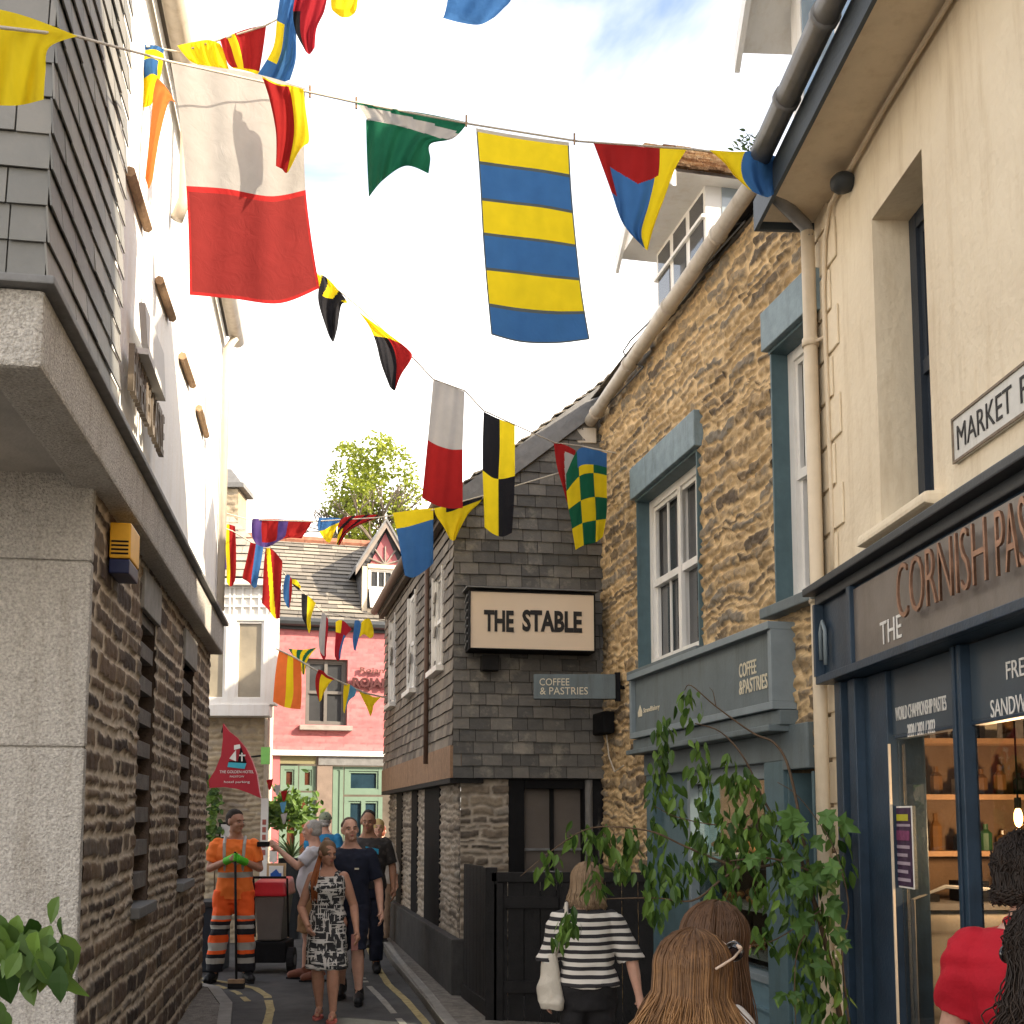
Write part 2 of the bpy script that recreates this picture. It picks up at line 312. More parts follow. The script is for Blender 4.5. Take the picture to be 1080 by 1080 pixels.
# ------------------------------------------------------------- walls of stones, slates and timber
def vnoise(x, y, seed=0):
    """cheap value noise on arrays"""
    g = np.random.RandomState(seed).rand(64, 64)
    xi = np.floor(x).astype(int); yi = np.floor(y).astype(int); fx = x-xi; fy = y-yi
    fx = fx*fx*(3-2*fx); fy = fy*fy*(3-2*fy)
    a = g[xi % 64, yi % 64]; b = g[(xi+1) % 64, yi % 64]; c = g[xi % 64, (yi+1) % 64]; d = g[(xi+1) % 64, (yi+1) % 64]
    return (a*(1-fx)+b*fx)*(1-fy)+(c*(1-fx)+d*fx)*fy
def masonry(name, P, u0, u1, z0, z1, mats, parent, res=.016, rows=(.05, .13), widths=(.12, .34), joint=.014, relief=.022, holes=(), wob=.03, seed=1, clip=None, regular=False, zf=None, back=.12, rough=.006, jag=.012):
    r = np.random.RandomState(seed)
    nu = max(2, int((u1-u0)/res)+1); nz_ = max(2, int((z1-z0)/res)+1)
    U, Z = np.meshgrid(np.linspace(u0, u1, nu), np.linspace(z0, z1, nz_))
    wz = wob*(vnoise(U*2.2, Z*2.2, seed)-.5)*2 + wob*.5*(vnoise(U*7, Z*7, seed+1)-.5)*2
    wu = wob*(vnoise(U*3, Z*3, seed+2)-.5)*2 + wob*.6*(vnoise(U*9, Z*9, seed+3)-.5)*2 + jag*(vnoise(U*24, Z*24, seed+7)-.5)
    wz = wz + jag*(vnoise(U*21, Z*26, seed+8)-.5)
    zz = Z+wz; uu = U+wu
    edges = [z0-.3]
    while edges[-1] < z1+.3: edges.append(edges[-1]+(rows[0] if regular else r.uniform(*rows)))
    edges = np.array(edges); ri = np.clip(np.searchsorted(edges, zz)-1, 0, len(edges)-2)
    rnd = np.zeros_like(U); d = np.zeros_like(U); sh = np.zeros_like(U); tilt = np.zeros_like(U)
    for k in range(len(edges)-1):
        mk = ri == k
        if not mk.any(): continue
        e = [u0-.5-r.rand()*.3 if not regular else u0-.5-(k % 2)*widths[0]/2]
        hrow = edges[k+1]-edges[k]
        while e[-1] < u1+.5:
            w = widths[0] if regular else min(widths[1], max(widths[0]*.7, r.uniform(*widths)*(.7+hrow/rows[1]*.6)))
            e.append(e[-1]+w)
        e = np.array(e); x = uu[mk]; ci = np.clip(np.searchsorted(e, x)-1, 0, len(e)-2)
        jit = r.rand(len(e)); hs_ = r.rand(len(e)); ta = (r.rand(len(e))-.5); ins = 0 if regular else r.rand(len(e))*.012
        cx = (e[ci]+e[ci+1])/2; hw = (e[ci+1]-e[ci])/2; cz = (edges[k]+edges[k+1])/2; hh = hrow/2
        rad = min(.03, hh*.6) if not regular else .002
        qx = np.abs(x-cx)-(hw-rad); qz = np.abs(zz[mk]-cz)-(hh-rad)
        sd = np.sqrt(np.maximum(qx, 0)**2+np.maximum(qz, 0)**2)+np.minimum(np.maximum(qx, qz), 0)-rad
        if not regular: sd = sd + ins[ci]
        d[mk] = -sd; rnd[mk] = jit[ci]; sh[mk] = hs_[ci]; tilt[mk] = ta[ci]*(x-cx)/hw+ta[(ci+3) % len(ta)]*(zz[mk]-cz)/hh
    t = np.clip((d-joint*.35)/(joint*.9), 0, 1); t = t*t*(3-2*t)
    mor = 1-np.clip((d-joint*.5)/(joint*.5), 0, 1)
    H = t*(relief*(.45+.75*sh)+relief*.45*tilt) + rough*(vnoise(U*26, Z*26, seed+5)-.5)*2*(0.4+t) + rough*.7*(vnoise(U*60, Z*60, seed+6)-.5)
    keep = np.ones_like(U, bool)
    cu = (U[:-1, :-1]+U[1:, 1:])/2; cz_ = (Z[:-1, :-1]+Z[1:, 1:])/2; fk = np.ones_like(cu, bool)
    for (a, b, c, dd) in holes: fk &= ~((cu > a) & (cu < b) & (cz_ > c) & (cz_ < dd))
    if clip is not None: fk &= clip(cu, cz_)
    o3 = np.array(P.pt(0, 0)); d3 = np.array((P.d.x, P.d.y, 0)); n3 = np.array((P.n.x, P.n.y, 0))
    V = o3+U[..., None]*d3+H[..., None]*n3; V[..., 2] = Z
    ids = np.arange(U.size).reshape(U.shape)
    q = np.stack([ids[:-1, :-1], ids[:-1, 1:], ids[1:, 1:], ids[1:, :-1]], -1)[fk]
    if (P.d.x*P.n.y-P.d.y*P.n.x) > 0: q = q[:, ::-1]
    V = V.reshape(-1, 3); nv = len(V)
    # solid body behind the face: closed back so the wall has thickness
    extra = []; ef = []
    def rect(a, b, c, dd):
        k = nv+len(extra)
        for u, z, o in ((a, c, 0), (b, c, 0), (b, dd, 0), (a, dd, 0), (a, c, -back), (b, c, -back), (b, dd, -back), (a, dd, -back)): extra.append(tuple(P.pt(u, z, o-.004)))
        ef.extend([(k, k+1, k+5, k+4), (k+1, k+2, k+6, k+5), (k+2, k+3, k+7, k+6), (k+3, k, k+4, k+7)])
    if clip is None: rect(u0+.001, u1-.001, z0+.001, z1-.001)
    for h in holes: rect(*h)
    me = bpy.data.meshes.new(name)
    Vall = np.vstack([V, np.array(extra)]) if extra else V
    me.from_pydata(Vall.tolist(), [], q.tolist()+ef)
    n = len(Vall)
    for nm, arr in (('rnd', rnd), ('mor', mor)):
        a_ = me.attributes.new(nm, 'FLOAT', 'POINT'); full = np.full(n, .25 if nm == 'rnd' else 0, np.float32); full[:nv] = arr.ravel()
        a_.data.foreach_set('value', full)
    bm = bmesh.new(); bm.from_mesh(me); bmesh.ops.delete(bm, geom=[v for v in bm.verts if not v.link_faces], context='VERTS'); bm.to_mesh(me); bm.free()
    me.update()
    o = link_mesh(name, me, parent, [mats]); o.data.shade_smooth(); return o
def clip2(poly, cl):
    for i in range(len(cl)):
        a = cl[i]; b = cl[(i+1) % len(cl)]; outp = []
        def ins(p): return (b[0]-a[0])*(p[1]-a[1])-(b[1]-a[1])*(p[0]-a[0]) >= 0
        for j in range(len(poly)):
            p = poly[j]; q = poly[(j+1) % len(poly)]
            ip, iq = ins(p), ins(q)
            if ip: outp.append(p)
            if ip != iq:
                dx, dy = q[0]-p[0], q[1]-p[1]; ex, ey = b[0]-a[0], b[1]-a[1]
                t = (ex*(p[1]-a[1])-ey*(p[0]-a[0]))/((ey*dx-ex*dy) or 1e-9)
                outp.append((p[0]+dx*t, p[1]+dy*t))
        poly = outp
        if len(poly) < 3: return []
    return poly
def slates(name, o3, d3, u3, poly, w, h, m, parent, holes=(), thick=.007, tilt=.014, jit=.2, seed=3, lift=0.0, pfac=.5, skipz=None):
    """overlapping slates over a convex polygon (u,v coordinates, counter-clockwise) of the surface o3 + u*d3 + v*u3"""
    r = random.Random(seed); d3 = Vector(d3).normalized(); u3 = Vector(u3).normalized(); n3 = d3.cross(u3).normalized(); o3 = Vector(o3)
    us = [p[0] for p in poly]; vs_ = [p[1] for p in poly]; mb = MB(); v = min(vs_); k = 0
    gap = .003
    while v < max(vs_):
        u = min(us)-w*(pfac if k % 2 else 0)-r.random()*w*.08
        while u < max(us):
            ww = w*(1+(r.random()-.5)*jit*2)
            dz = (r.random()-.5)*h*.06
            q = [(u+gap, v+dz), (u+ww-gap, v+dz+(r.random()-.5)*h*.04), (u+ww-gap, v+h*1.0), (u+gap, v+h*1.0)]
            q = clip2(q, poly)
            u += ww
            if len(q) < 3: continue
            cu = sum(p[0] for p in q)/len(q); cv = sum(p[1] for p in q)/len(q)
            if any(a < cu < b and c < cv < d for a, b, c, d in holes): continue
            mb.rv = .001+.998*r.random(); tl = tilt*(.75+r.random()*.5); tw = (r.random()-.5)*.004
            def P3(p, t):
                f = 1-(p[1]-v)/h
                return o3+d3*p[0]+u3*p[1]+n3*(lift+tl*f+tw*(p[0]-cu)/w+t)
            n = len(q); A = [P3(p, -thick) for p in q]; B = [P3(p, 0) for p in q]
            mb.add(A+B, [tuple(range(n, 2*n))]+[(i, (i+1) % n, n+(i+1) % n, n+i) for i in range(n)])
        v += h; k += 1
    return mb.build(name, m, parent)
def pslates(name, P, u0, u1, z0, z1, w, h, m, parent, poly=None, **k):
    flip = (Vector((P.d.x, P.d.y, 0)).cross(Vector((0, 0, 1)))).dot(Vector((P.n.x, P.n.y, 0))) < 0
    if not flip:
        return slates(name, P.pt(0, 0), (P.d.x, P.d.y, 0), (0, 0, 1), poly or [(u0, z0), (u1, z0), (u1, z1), (u0, z1)], w, h, m, parent, **k)
    q = poly or [(u0, z0), (u1, z0), (u1, z1), (u0, z1)]
    q = [(-a, b) for a, b in q][::-1]
    k['holes'] = [(-b, -a, c, d) for a, b, c, d in k.get('holes', ())]
    return slates(name, P.pt(0, 0), (-P.d.x, -P.d.y, 0), (0, 0, 1), q, w, h, m, parent, **k)
def wall_holes(mb, P, u0, u1, z0, z1, holes, o0, o1):
    """plain wall slab with rectangular openings, made of butted blocks"""
    us = sorted({u0, u1, *[h[0] for h in holes], *[h[1] for h in holes]}); zs = sorted({z0, z1, *[h[2] for h in holes], *[h[3] for h in holes]})
    us = [u for u in us if u0 <= u <= u1]; zs = [z for z in zs if z0 <= z <= z1]
    nu, nzz = len(us), len(zs)
    solid = [[not any(h[0]-1e-6 < (us[i]+us[i+1])/2 < h[1] and h[2] < (zs[j]+zs[j+1])/2 < h[3] for h in holes) for j in range(nzz-1)] for i in range(nu-1)]
    for i in range(nu-1):
        for j in range(nzz-1):
            if not solid[i][j]: continue
            a, b, c, d = us[i], us[i+1], zs[j], zs[j+1]
            q = lambda u, z, o: P.pt(u, z, o)
            mb.add([q(a, c, o1), q(b, c, o1), q(b, d, o1), q(a, d, o1)], [(0, 1, 2, 3)])
            mb.add([q(a, c, o0), q(b, c, o0), q(b, d, o0), q(a, d, o0)], [(3, 2, 1, 0)])
            for (di, dj, e0, e1) in ((-1, 0, (a, c), (a, d)), (1, 0, (b, c), (b, d)), (0, -1, (a, c), (b, c)), (0, 1, (a, d), (b, d))):
                ii, jj = i+di, j+dj
                if 0 <= ii < nu-1 and 0 <= jj < nzz-1 and solid[ii][jj]: continue
                mb.add([q(*e0, o0), q(*e1, o0), q(*e1, o1), q(*e0, o1)], [(0, 1, 2, 3)])
def sash(parent, P, u0, u1, z0, z1, o, name='window', mfr=None, mpane=None, cols=1, fw=.05, rows=2, depth=.07, label=None, curtain=None, bars=0):
    """sash window in the plane P at offset o: frame > pane"""
    mfr = mfr or M_white; mpane = mpane or M_pane
    fr = MB(); fr.pbox(P, u0, u0+fw, z0, z1, o-depth, o); fr.pbox(P, u1-fw, u1, z0, z1, o-depth, o)
    fr.pbox(P, u0+fw, u1-fw, z1-fw, z1, o-depth, o-.002); fr.pbox(P, u0+fw, u1-fw, z0, z0+fw*1.3, o-depth, o-.002)
    zm = (z0+z1)/2; iu0, iu1 = u0+fw, u1-fw; w = (iu1-iu0)/cols
    for c in range(cols):
        a, b = iu0+c*w, iu0+(c+1)*w
        if c: fr.pbox(P, a-fw*.5, a+fw*.5, z0+fw, z1-fw, o-depth, o-.001)
        if rows == 2: fr.pbox(P, a+.002, b-.002, zm-fw*.45, zm+fw*.45, o-depth, o-.012)
        s = fw*.5
        for (za, zb, oo) in ((z0+fw, zm, o-.035), (zm, z1-fw, o-.02)) if rows == 2 else ((z0+fw, z1-fw, o-.02),):
            fr.pbox(P, a, a+s, za, zb, oo-.03, oo); fr.pbox(P, b-s, b, za, zb, oo-.03, oo)
            fr.pbox(P, a+s, b-s, zb-s, zb, oo-.03, oo-.001); fr.pbox(P, a+s, b-s, za, za+s, oo-.03, oo-.001)
            for k in range(bars):
                x = frac(a+s, b-s, (k+1)/(bars+1)); fr.pbox(P, x-.011, x+.011, za+s, zb-s, oo-.02, oo-.004)
    fo = fr.build(name, mfr, parent, label=label)
    pn = MB(); pn.pbox(P, iu0, iu1, z0+fw, z1-fw, o-depth+.012, o-depth+.02); BASE.setdefault(fo.name, wbase(parent)); pn.build('pane', mpane, fo)
    return fo
# ------------------------------------------------------------- ground
def ground_grid(name, xs, ys, m, up, inside=None, kind='structure'):
    mb = MB()
    vs = [(x, y, gz(y)+up) for y in ys for x in xs]; n = len(xs)
    mb.add(vs, [(j*n+i, j*n+i+1, (j+1)*n+i+1, (j+1)*n+i) for j in range(len(ys)-1) for i in range(n-1)])
    return mb.build(name, m, kind=kind, origin=(0, 0, 0))
ground_grid('ground', [-900, -60, -8, 8, 60, 900], [-900, -60, 12, 60, 900], mat('town_ground', (.16, .15, .13), .9), -.02)
ground_grid('road', [-6, -3, 0, 3, 6], [-12, -4, 0, 4, 8, 12, 16, 22, 40], M_road, 0)
def flat_poly(name, pts, m, h0, h1, kind='structure', bevel=0, **k):
    mb = MB(); n = len(pts)
    A = [(x, y, gz(y)+h0) for x, y in pts]; B = [(x, y, gz(y)+h1) for x, y in pts]
    mb.add(A+B, [tuple(range(n, 2*n))]+[(i, (i+1) % n, n+(i+1) % n, n+i) for i in range(n)])
    return mb.build(name, m, kind=kind, origin=(0, 0, 0), bevel=bevel, **k)
PL = Plane((-1.859, 4.0), (-3.08, 11.5))           # left rubble wall face
PLb = PL.off(.13)
uy = lambda y: (y-4.0)/PL.d.y
# left pavement: narrow strip; right pavement beside the slate-hung building
def strip(name, L_, Rr, m, h0, h1): return flat_poly(name, L_+Rr[::-1], m, h0, h1)
lk = [(-2.2, 2), (-2.25, 6), (-2.45, 9.5), (-2.66, 10.8), (-3.0, 11.9), (-3.6, 12.35), (-4.8, 12.5)]
ll = [(-6, 2), (-6, 6), (-6, 9.5), (-6, 10.8), (-6, 11.9), (-6, 12.35), (-6.0, 12.5)]
lw = [(-1.75, 1.5), (-2.13, 6), (-2.70, 9.5), (-2.92, 10.8), (-3.08, 11.5)]
flat_poly('left_pavement', [(-6, 1), (-1.35, 1), (-1.75, 4), (-1.98, 7), (-2.32, 9.6), (-2.55, 10.6), (-2.9, 11.5), (-3.4, 11.95), (-6, 12.2)], M_pave, -.05, .055)
rp = [(.15, 1), (.0, 6), (-.43, 9), (-.64, 9.93), (-.84, 10.9), (-1.40, 13.5), (-1.92, 16.4), (-2.1, 17.4)]
flat_poly('right_pavement', rp+[(4, 17.4), (4, 1)], M_pave, -.05, .07)
flat_poly('right_kerb', rp+[(x+.11, y) for x, y in rp[::-1]], M_kerb, -.05, .082)
lp = [(-1.35, 1), (-1.75, 4), (-1.98, 7), (-2.32, 9.6), (-2.55, 10.6), (-2.9, 11.5), (-3.4, 11.95), (-6, 12.2)]
flat_poly('left_kerb', [(x-.10, y-.06) for x, y in lp]+lp[::-1], M_kerb, -.05, .064)
def painted(name, pts, w, m=M_yell, brk=0, seed=0):
    mb = MB(); r = random.Random(seed); P = [Vector((*p, 0)) for p in pts]
    for i in range(len(P)-1):
        t = (P[i+1]-P[i]); nseg = max(1, int(t.length/.12)); s = t.normalized().cross(Vector((0, 0, 1)))*w/2
        for k in range(nseg):
            if brk and r.random() < brk: continue
            a = P[i]+t*(k/nseg); b = P[i]+t*((k+1)/nseg); j = s*(1+(r.random()-.5)*.12)
            q = [a-j, b-j, b+j, a+j]
            mb.add([(p.x, p.y, gz(p.y)+.004) for p in q], [(0, 1, 2, 3)])
    return mb.build(name, m, kind='structure', origin=(0, 0, 0))
painted('road_marking', [(-.30, 7.5), (-.73, 9.93), (-1.02, 11.1), (-1.28, 12.0), (-1.6, 13.6), (-1.95, 15.6)], .07)
painted('road_marking', [(-.50, 7.5), (-.93, 9.93), (-1.24, 11.1), (-1.50, 12.0), (-1.85, 13.6)], .06, mat('worn_white_paint', (.30, .28, .24), .85, .3, 20), .35, 3)
painted('road_marking', [(-4.2, 12.75), (-3.35, 12.45), (-2.9, 12.05), (-2.60, 11.75), (-2.38, 11.3), (-2.2, 10.6), (-2.1, 10.0), (-1.9, 8.6)], .075, brk=.04)
painted('road_marking', [(-4.2, 12.5), (-3.4, 12.28), (-3.05, 11.95), (-2.72, 11.5), (-2.5, 11.0)], .06, brk=.2, seed=5)

# ------------------------------------------------------------- left building
LB = thing('corner_building', 'white rendered building on brown rubble stone ground floor, grey slate bay above granite pier', 'building', (-2.9, 8, 0))
h1 = (PL.hit(147, 700)[0], PL.hit(163, 700)[0]); h2 = (PL.hit(190, 800)[0], PL.hit(201, 800)[0])
zs1 = PL.hit(147, 590)[1]; zb1 = PL.hit(150, 955)[1]; zb2 = PL.hit(195, 930)[1]
holesL = [(h1[0], h1[1], zb1, 3.05), (h2[0], h2[1], zb2, 3.02)]
masonry('rubble_wall', PL, uy(5.66), uy(11.5), -.3, 3.42, M_brownstone, LB, res=.0125, rows=(.06, .15), widths=(.14, .46), joint=.0165, relief=.012, holes=holesL, seed=11, back=.3, wob=.018, rough=.004, jag=.02)
b = MB(); b.pbox(PL, uy(11.45), uy(11.5), -.3, 3.4, -3, -.02); b.build('end_wall', M_brownstone, LB)
for (a, c, z0, z1) in holesL:
    w = MB(); w.pbox(PL, a-.02, c+.02, z0-.02, z1, -.34, -.30)
    wo = w.build('window', M_dark, LB)
    lv = MB(); z = z0+.12
    while z < z1-.05:
        lv.pbox(PL, a+.003, c-.003, z, z+.10, -.22, -.012); z += .215
    lv.build('louvre', mat('dark_slate_louvre', (.15, .135, .12), .8, .3, 12, .4), wo)
    s = MB(); s.pbox(PL, a-.05, c+.05, z0-.05, z0+.02, -.15, .06); s.build('sill', M_slateg, wo, bevel=.008)
    s = MB(); s.pbox(PL, a-.06, c+.06, z1, z1+.26, -.15, .028); s.build('lintel', mat('slate_lintel', (.26, .25, .23), .8, .2, 8, .3), wo, bevel=.006)
pz = [-.3, at(88, 788, 5.6).z, at(88, 592, 5.6).z, 3.46]
b = MB()
for i in range(3): b.pbox(PL, uy(5.60), uy(5.665), pz[i]+.004, pz[i+1]-.004, -3.0, .012)
b.build('pier', M_roughcast, LB, bevel=.012)
b = MB(); b.pbox(PL, uy(5.62), uy(5.66), -.3, 3.45, -2.98, 0); b.build('pier_core', M_roughcast, LB)
b = MB(); b.pbox(PLb, uy(4.03), uy(11.5), 3.37, 3.67, -.22, 0)
b.pbox(PLb, uy(4.03), uy(4.25), 3.37, 3.67, -4.0, -.22); b.build('beam', M_roughcast, LB, bevel=.02)
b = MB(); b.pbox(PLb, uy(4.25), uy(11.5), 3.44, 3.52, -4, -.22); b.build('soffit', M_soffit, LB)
b = MB(); b.pbox(PLb, uy(3.98), uy(11.53), 3.672, 3.705, -.28, .045); b.pbox(PLb, uy(3.98), uy(4.2), 3.672, 3.705, -4, -.28)
b.build('drip_course', M_lead, LB, bevel=.006)
PS = PLb.off(.0)
b = MB(); b.pbox(PLb, uy(4.05), uy(5.46), 3.71, 8.6, -4, -.03); b.build('bay_core', M_lead, LB)
pslates('bay_slates', PS, uy(4.02), uy(5.48), 3.71, 8.2, .25, .142, M_slateg, LB, seed=2, tilt=.013)
PF = Plane(PLb.pt(uy(4.03), 0, -4)[:2], PLb.pt(uy(4.03), 0, 0)[:2])
pslates('bay_front_slates', PF, 0, 4.0, 3.71, 8.2, .25, .142, M_slateg, LB, seed=4, tilt=.013)
PW = PL.off(.08)
b = MB(); b.pbox(PW, uy(5.47), uy(11.45), 3.70, 6.75, -4, 0); b.build('white_wall', M_render_w, LB, bevel=.004)
b = MB(); o3 = PW
b.prism([PW.pt(uy(4), 6.75, .15), PW.pt(uy(4), 6.85, .15), PW.pt(uy(4), 9.0, -2.2), PW.pt(uy(4), 6.75, -4)], Vector(PW.pt(uy(11.5), 0))-Vector(PW.pt(uy(4), 0))); b.build('roof', M_roofs, LB)
# gutter and pipes on the white wall
b = MB(); ya = at(252, 350, 11.3)
b.tube([PW.pt(uy(5.6), 6.62, .13), PW.pt(uy(11.3), 6.62, .13)], .075, 10); b.build('gutter', M_pipe, LB, smooth=True)
b = MB(); b.tube([PW.pt(uy(11.05), 6.55, .13), PW.pt(uy(11.05), 6.42, .05), PW.pt(uy(11.05), 3.75, .05)], .04, 8); b.build('downpipe', M_pipe, LB, smooth=True)
b = MB(); u = PW.hit(185, 20)[0]; b.tube([PW.pt(u, 6.6, .1), PW.pt(u, 5.9, .1), PW.pt(u, 5.75, .05)], .045, 8); b.build('downpipe', M_pipe, LB, smooth=True)
for (x0, y0, x1, y1) in ((131, 180, 150, 240), (163, 295, 177, 335), (188, 375, 199, 406), (206, 430, 214, 459)):
    a = PW.hit(x0, y0); c = PW.hit(x1, y1); b = MB()
    b.tube([PW.pt(a[0], a[1], .03), PW.pt(c[0], c[1], .03)], .03, 6); b.build('wooden_batten', M_wood, LB)
# sail emblem in relief and raised letters on the white wall
b = MB(); pts = [PW.hit(*q) for q in ((134, 318), (137, 362), (158, 420), (156, 372))]
b.prism([PW.pt(u, z, .06) for u, z in pts], PW.n.to_3d()*.035, 0)
pts = [PW.hit(*q) for q in ((130, 372), (151, 422), (150, 414), (131, 366))]
b.prism([PW.pt(u, z, .03) for u, z in pts], PW.n.to_3d()*.10)
b.build('sail_emblem', mat('emblem_grey', (.55, .54, .52), .6, .05), LB)
a = PW.hit(124, 407); c = PW.hit(159, 470)
text('lettering', 'FISHERIES CASTLE', PW, a[0], a[1]-.02, c[0]-a[0], .26, mat('letter_grey', (.16, .13, .10), .6, .05), LB, o=.05, depth=.03, off=.01)
# alarm box
AB = thing('alarm_box', 'yellow and dark blue bell box on the brown rubble wall', 'alarm box', PL.pt(uy(6.3), 3.0, 0))
ua, ub = PL.hit(112, 550)[0], PL.hit(134, 550)[0]; ub = ua+.30
za, zm, zb = PL.off(.1).hit(112, 582)[1], PL.off(.1).hit(112, 564)[1], PL.off(.1).hit(112, 521)[1]
b = MB(); b.pbox(PL, ua, ub, zm, zb, .02, .13); b.build('cover', mat('yellow_plastic', (.70, .36, .02), .4, .08, 9, .03), AB, bevel=.01)
b = MB(); b.pbox(PL, ua+.004, ub-.004, za, zm-.003, .02, .126); b.build('base', mat('navy_plastic', (.01, .015, .06), .4, .1, 9, .03), AB, bevel=.008)
b = MB()
for k in range(4): b.pbox(PL, ua-.002, ua+.002, zm+.02+k*.022, zm+.03+k*.022, .03, .12)
b.build('vent', M_black, AB)

# ------------------------------------------------------------- mid-left building with the white bay window
BB = thing('bay_window_building', 'pale stone building with white bay window over the lane corner', 'building', (-4.3, 16, 0))
PB = Plane((-6.5, 15.8), (-3.38, 15.95))
ux = lambda px, P=None: (P or PB).hit(px, 700)[0]
zt, zbb = PB.hit(250, 622)[1], PB.hit(250, 757)[1]
u_r = ux(279)
masonry('stone_wall', PB, 0, u_r+.02, -.1, zbb, M_palestone, BB, res=.022, rows=(.05, .10), widths=(.15, .45), joint=.012, relief=.02, seed=21, back=.3)
b = MB(); 
for z_a, z_b, oo_ in ((zbb, zt+.1, -.05), (-.1, zbb, -.31)):
    b.hexa([(-6.5, 16.0, z_a), (PB.pt(u_r, 0, oo_).x, PB.pt(u_r, 0, oo_).y, z_a), (-4.42, 20.5, z_a), (-6.5, 20.5, z_a), (-6.5, 16.0, z_b), (PB.pt(u_r, 0, oo_).x, PB.pt(u_r, 0, oo_).y, z_b), (-4.42, 20.5, z_b), (-6.5, 20.5, z_b)])
b.build('upper_wall', M_palestone, BB)
PBb = PB.off(.28)
ul, ur = ux(200, PBb), ux(283, PBb); um = ux(243, PBb)
sash(BB, PBb, ul-.1, um, zbb+.16, zt-.42, 0, 'bay_window', cols=1, rows=1, fw=.07, mpane=mat('painted_reflection_glass', (.30, .26, .19), .12, .35, 1.5, .05, spec=.8))  # tan reflections in the bay panes are put into the glass colour
sash(BB, PBb, um, ur, zbb+.16, zt-.42, 0, 'bay_window', cols=1, rows=1, fw=.07, mpane=mat('painted_reflection_glass', (.62, .54, .36), .2))
for (a_, b_) in ((ul-.1, um), (um, ur)):
    f = MB(); f.pbox(PBb, a_, b_, zt-.43, zt, -.03, -.028); z0_, z1_ = zt-.42, zt
    for k in range(5): x = frac(a_+.03, b_-.03, k/4); f.pbox(PBb, x-.012, x+.012, z0_, z1_, -.03, .0)
    for k in range(4): z = frac(z0_, z1_-.02, k/3); f.pbox(PBb, a_, b_, z-.012, z+.014, -.028, -.003)
    fo = f.build('leaded_light', M_white, BB)
b = MB(); b.pbox(PBb, ul-.2, ur+.03, zbb, zbb+.16, -.28, .03); b.pbox(PBb, ur, ur+.10, zbb+.16, zt, -.28, .0); b.pbox(PBb, ul-.2, ur+.12, zt, zt+.09, -.28, .08)
b.build('bay_frame', M_white, BB, bevel=.006)
# its pale slate roof rising to the left
RO = PBb.pt(ul-.6, zt+.09, .1); dn = Vector((PB.n.x, PB.n.y, 0))
slates('roof', PB.pt(0, zt+.10, .36), (PB.d.x, PB.d.y, 0), Vector((-PB.n.x*.55, -PB.n.y*.55, .83)), [(0, 0), (u_r+.2, 0), (u_r+.2, .2), (u_r-.55, 1.25), (0, 1.6)], .30, .16, mat('lichen_roof_slate', (.34, .31, .26), .8, .2, 9, .5), BB, tilt=.02)
b = MB(); b.prism([PB.pt(0, zt+.08, .30), PB.pt(u_r+.15, zt+.08, .30), PB.pt(u_r-.55, zt+1.05, -.4), PB.pt(0, zt+1.35, -.55)], Vector((0, .4, -.05))); b.build('roof_core', M_lead, BB)
c0 = at(228, 556, 18.5); c1 = at(252, 500, 18.5)
b = MB()
masonry_p = Plane((c0.x-.6, 18.5), (c1.x, 18.5)); masonry('chimney', masonry_p, 0, .6+c1.x-c0.x, 4.5, c1.z-.25, M_palestone, BB, res=.03, rows=(.07, .12), widths=(.15, .35), seed=3, back=.6)
b = MB(); b.box((c0.x-.6, 18.54, 4.5), (c1.x-.01, 19.1, c1.z-.26)); b.build('chimney_core', M_palestone, BB)
b = MB(); b.box((c0.x-.65, 18.42, c1.z-.24), (c1.x+.1, 19.2, c1.z-.16)); b.prism([(c0.x-.6, 18.45, c1.z-.16), (c1.x+.05, 18.45, c1.z-.16), (c0.x+.2, 18.6, c1.z+.12), (c0.x-.6, 18.6, c1.z+.12)], (0, .6, 0)); b.build('chimney_cap', M_lead, BB)
# quoin stone at the right corner of this building, climbing plant
# ------------------------------------------------------------- hanging sail-shaped sign
SG = thing('hanging_sign', 'red sail shaped hanging sign with a boat emblem by the stone wall', 'sign', at(247, 842, 14.6))
Y = 14.9
outl = [(235, 763), (241, 771), (250, 778), (259, 789), (266, 803), (271, 818), (273, 832), (275, 842), (264, 837), (250, 832), (236, 830), (221, 831), (220, 823), (227, 812), (233, 797), (235, 780)]
b = MB(); b.prism([at(x, y, Y) for x, y in outl], (0, .07, 0)); b.build('board', mat('red_sign_paint', (.36, .022, .035), .45, .06, 9, .03), SG)
Psg = Plane(at(220, 800, Y-.002)[:2], at(275, 800, Y-.002)[:2])
tr = at(238, 820, Y); th = lambda px: Psg.hit(px, 800)[0]; tz = lambda py: Psg.hit(250, py)[1]
mw, mc, mt_ = M_txtw, M_black, mat('turquoise_paint', (.05, .35, .45), .5)
def poly(parent, name, P, pts, m, o=.004, d=.004):
    b = MB(); b.prism([P.pt(*P.hit(*q), o) for q in pts], P.n.to_3d()*d); return b.build(name, m, parent)
poly(SG, 'emblem', Psg, [(242, 800), (249, 791), (249, 803)], mw); poly(SG, 'emblem', Psg, [(247, 786), (253, 785), (254, 789), (247, 791)], mw)
poly(SG, 'emblem', Psg, [(251, 803), (254, 787), (260, 804)], mc); poly(SG, 'emblem', Psg, [(254.7, 794), (256, 794), (256, 803), (254.7, 803)], mw, .009); poly(SG, 'emblem', Psg, [(252.5, 796), (259, 796), (259, 797.5), (252.5, 797.5)], mw, .009)
poly(SG, 'emblem', Psg, [(241, 804), (260, 805), (258, 811), (240, 809)], mt_); poly(SG, 'emblem', Psg, [(242, 802.5), (260, 803.5), (260, 805), (241, 804)], mc)
text('lettering', 'THE GOLDEN HOTEL', Psg, th(232), tz(815.5), th(268)-th(232), tz(812.5)-tz(815.5), M_txtw, SG, o=.002)
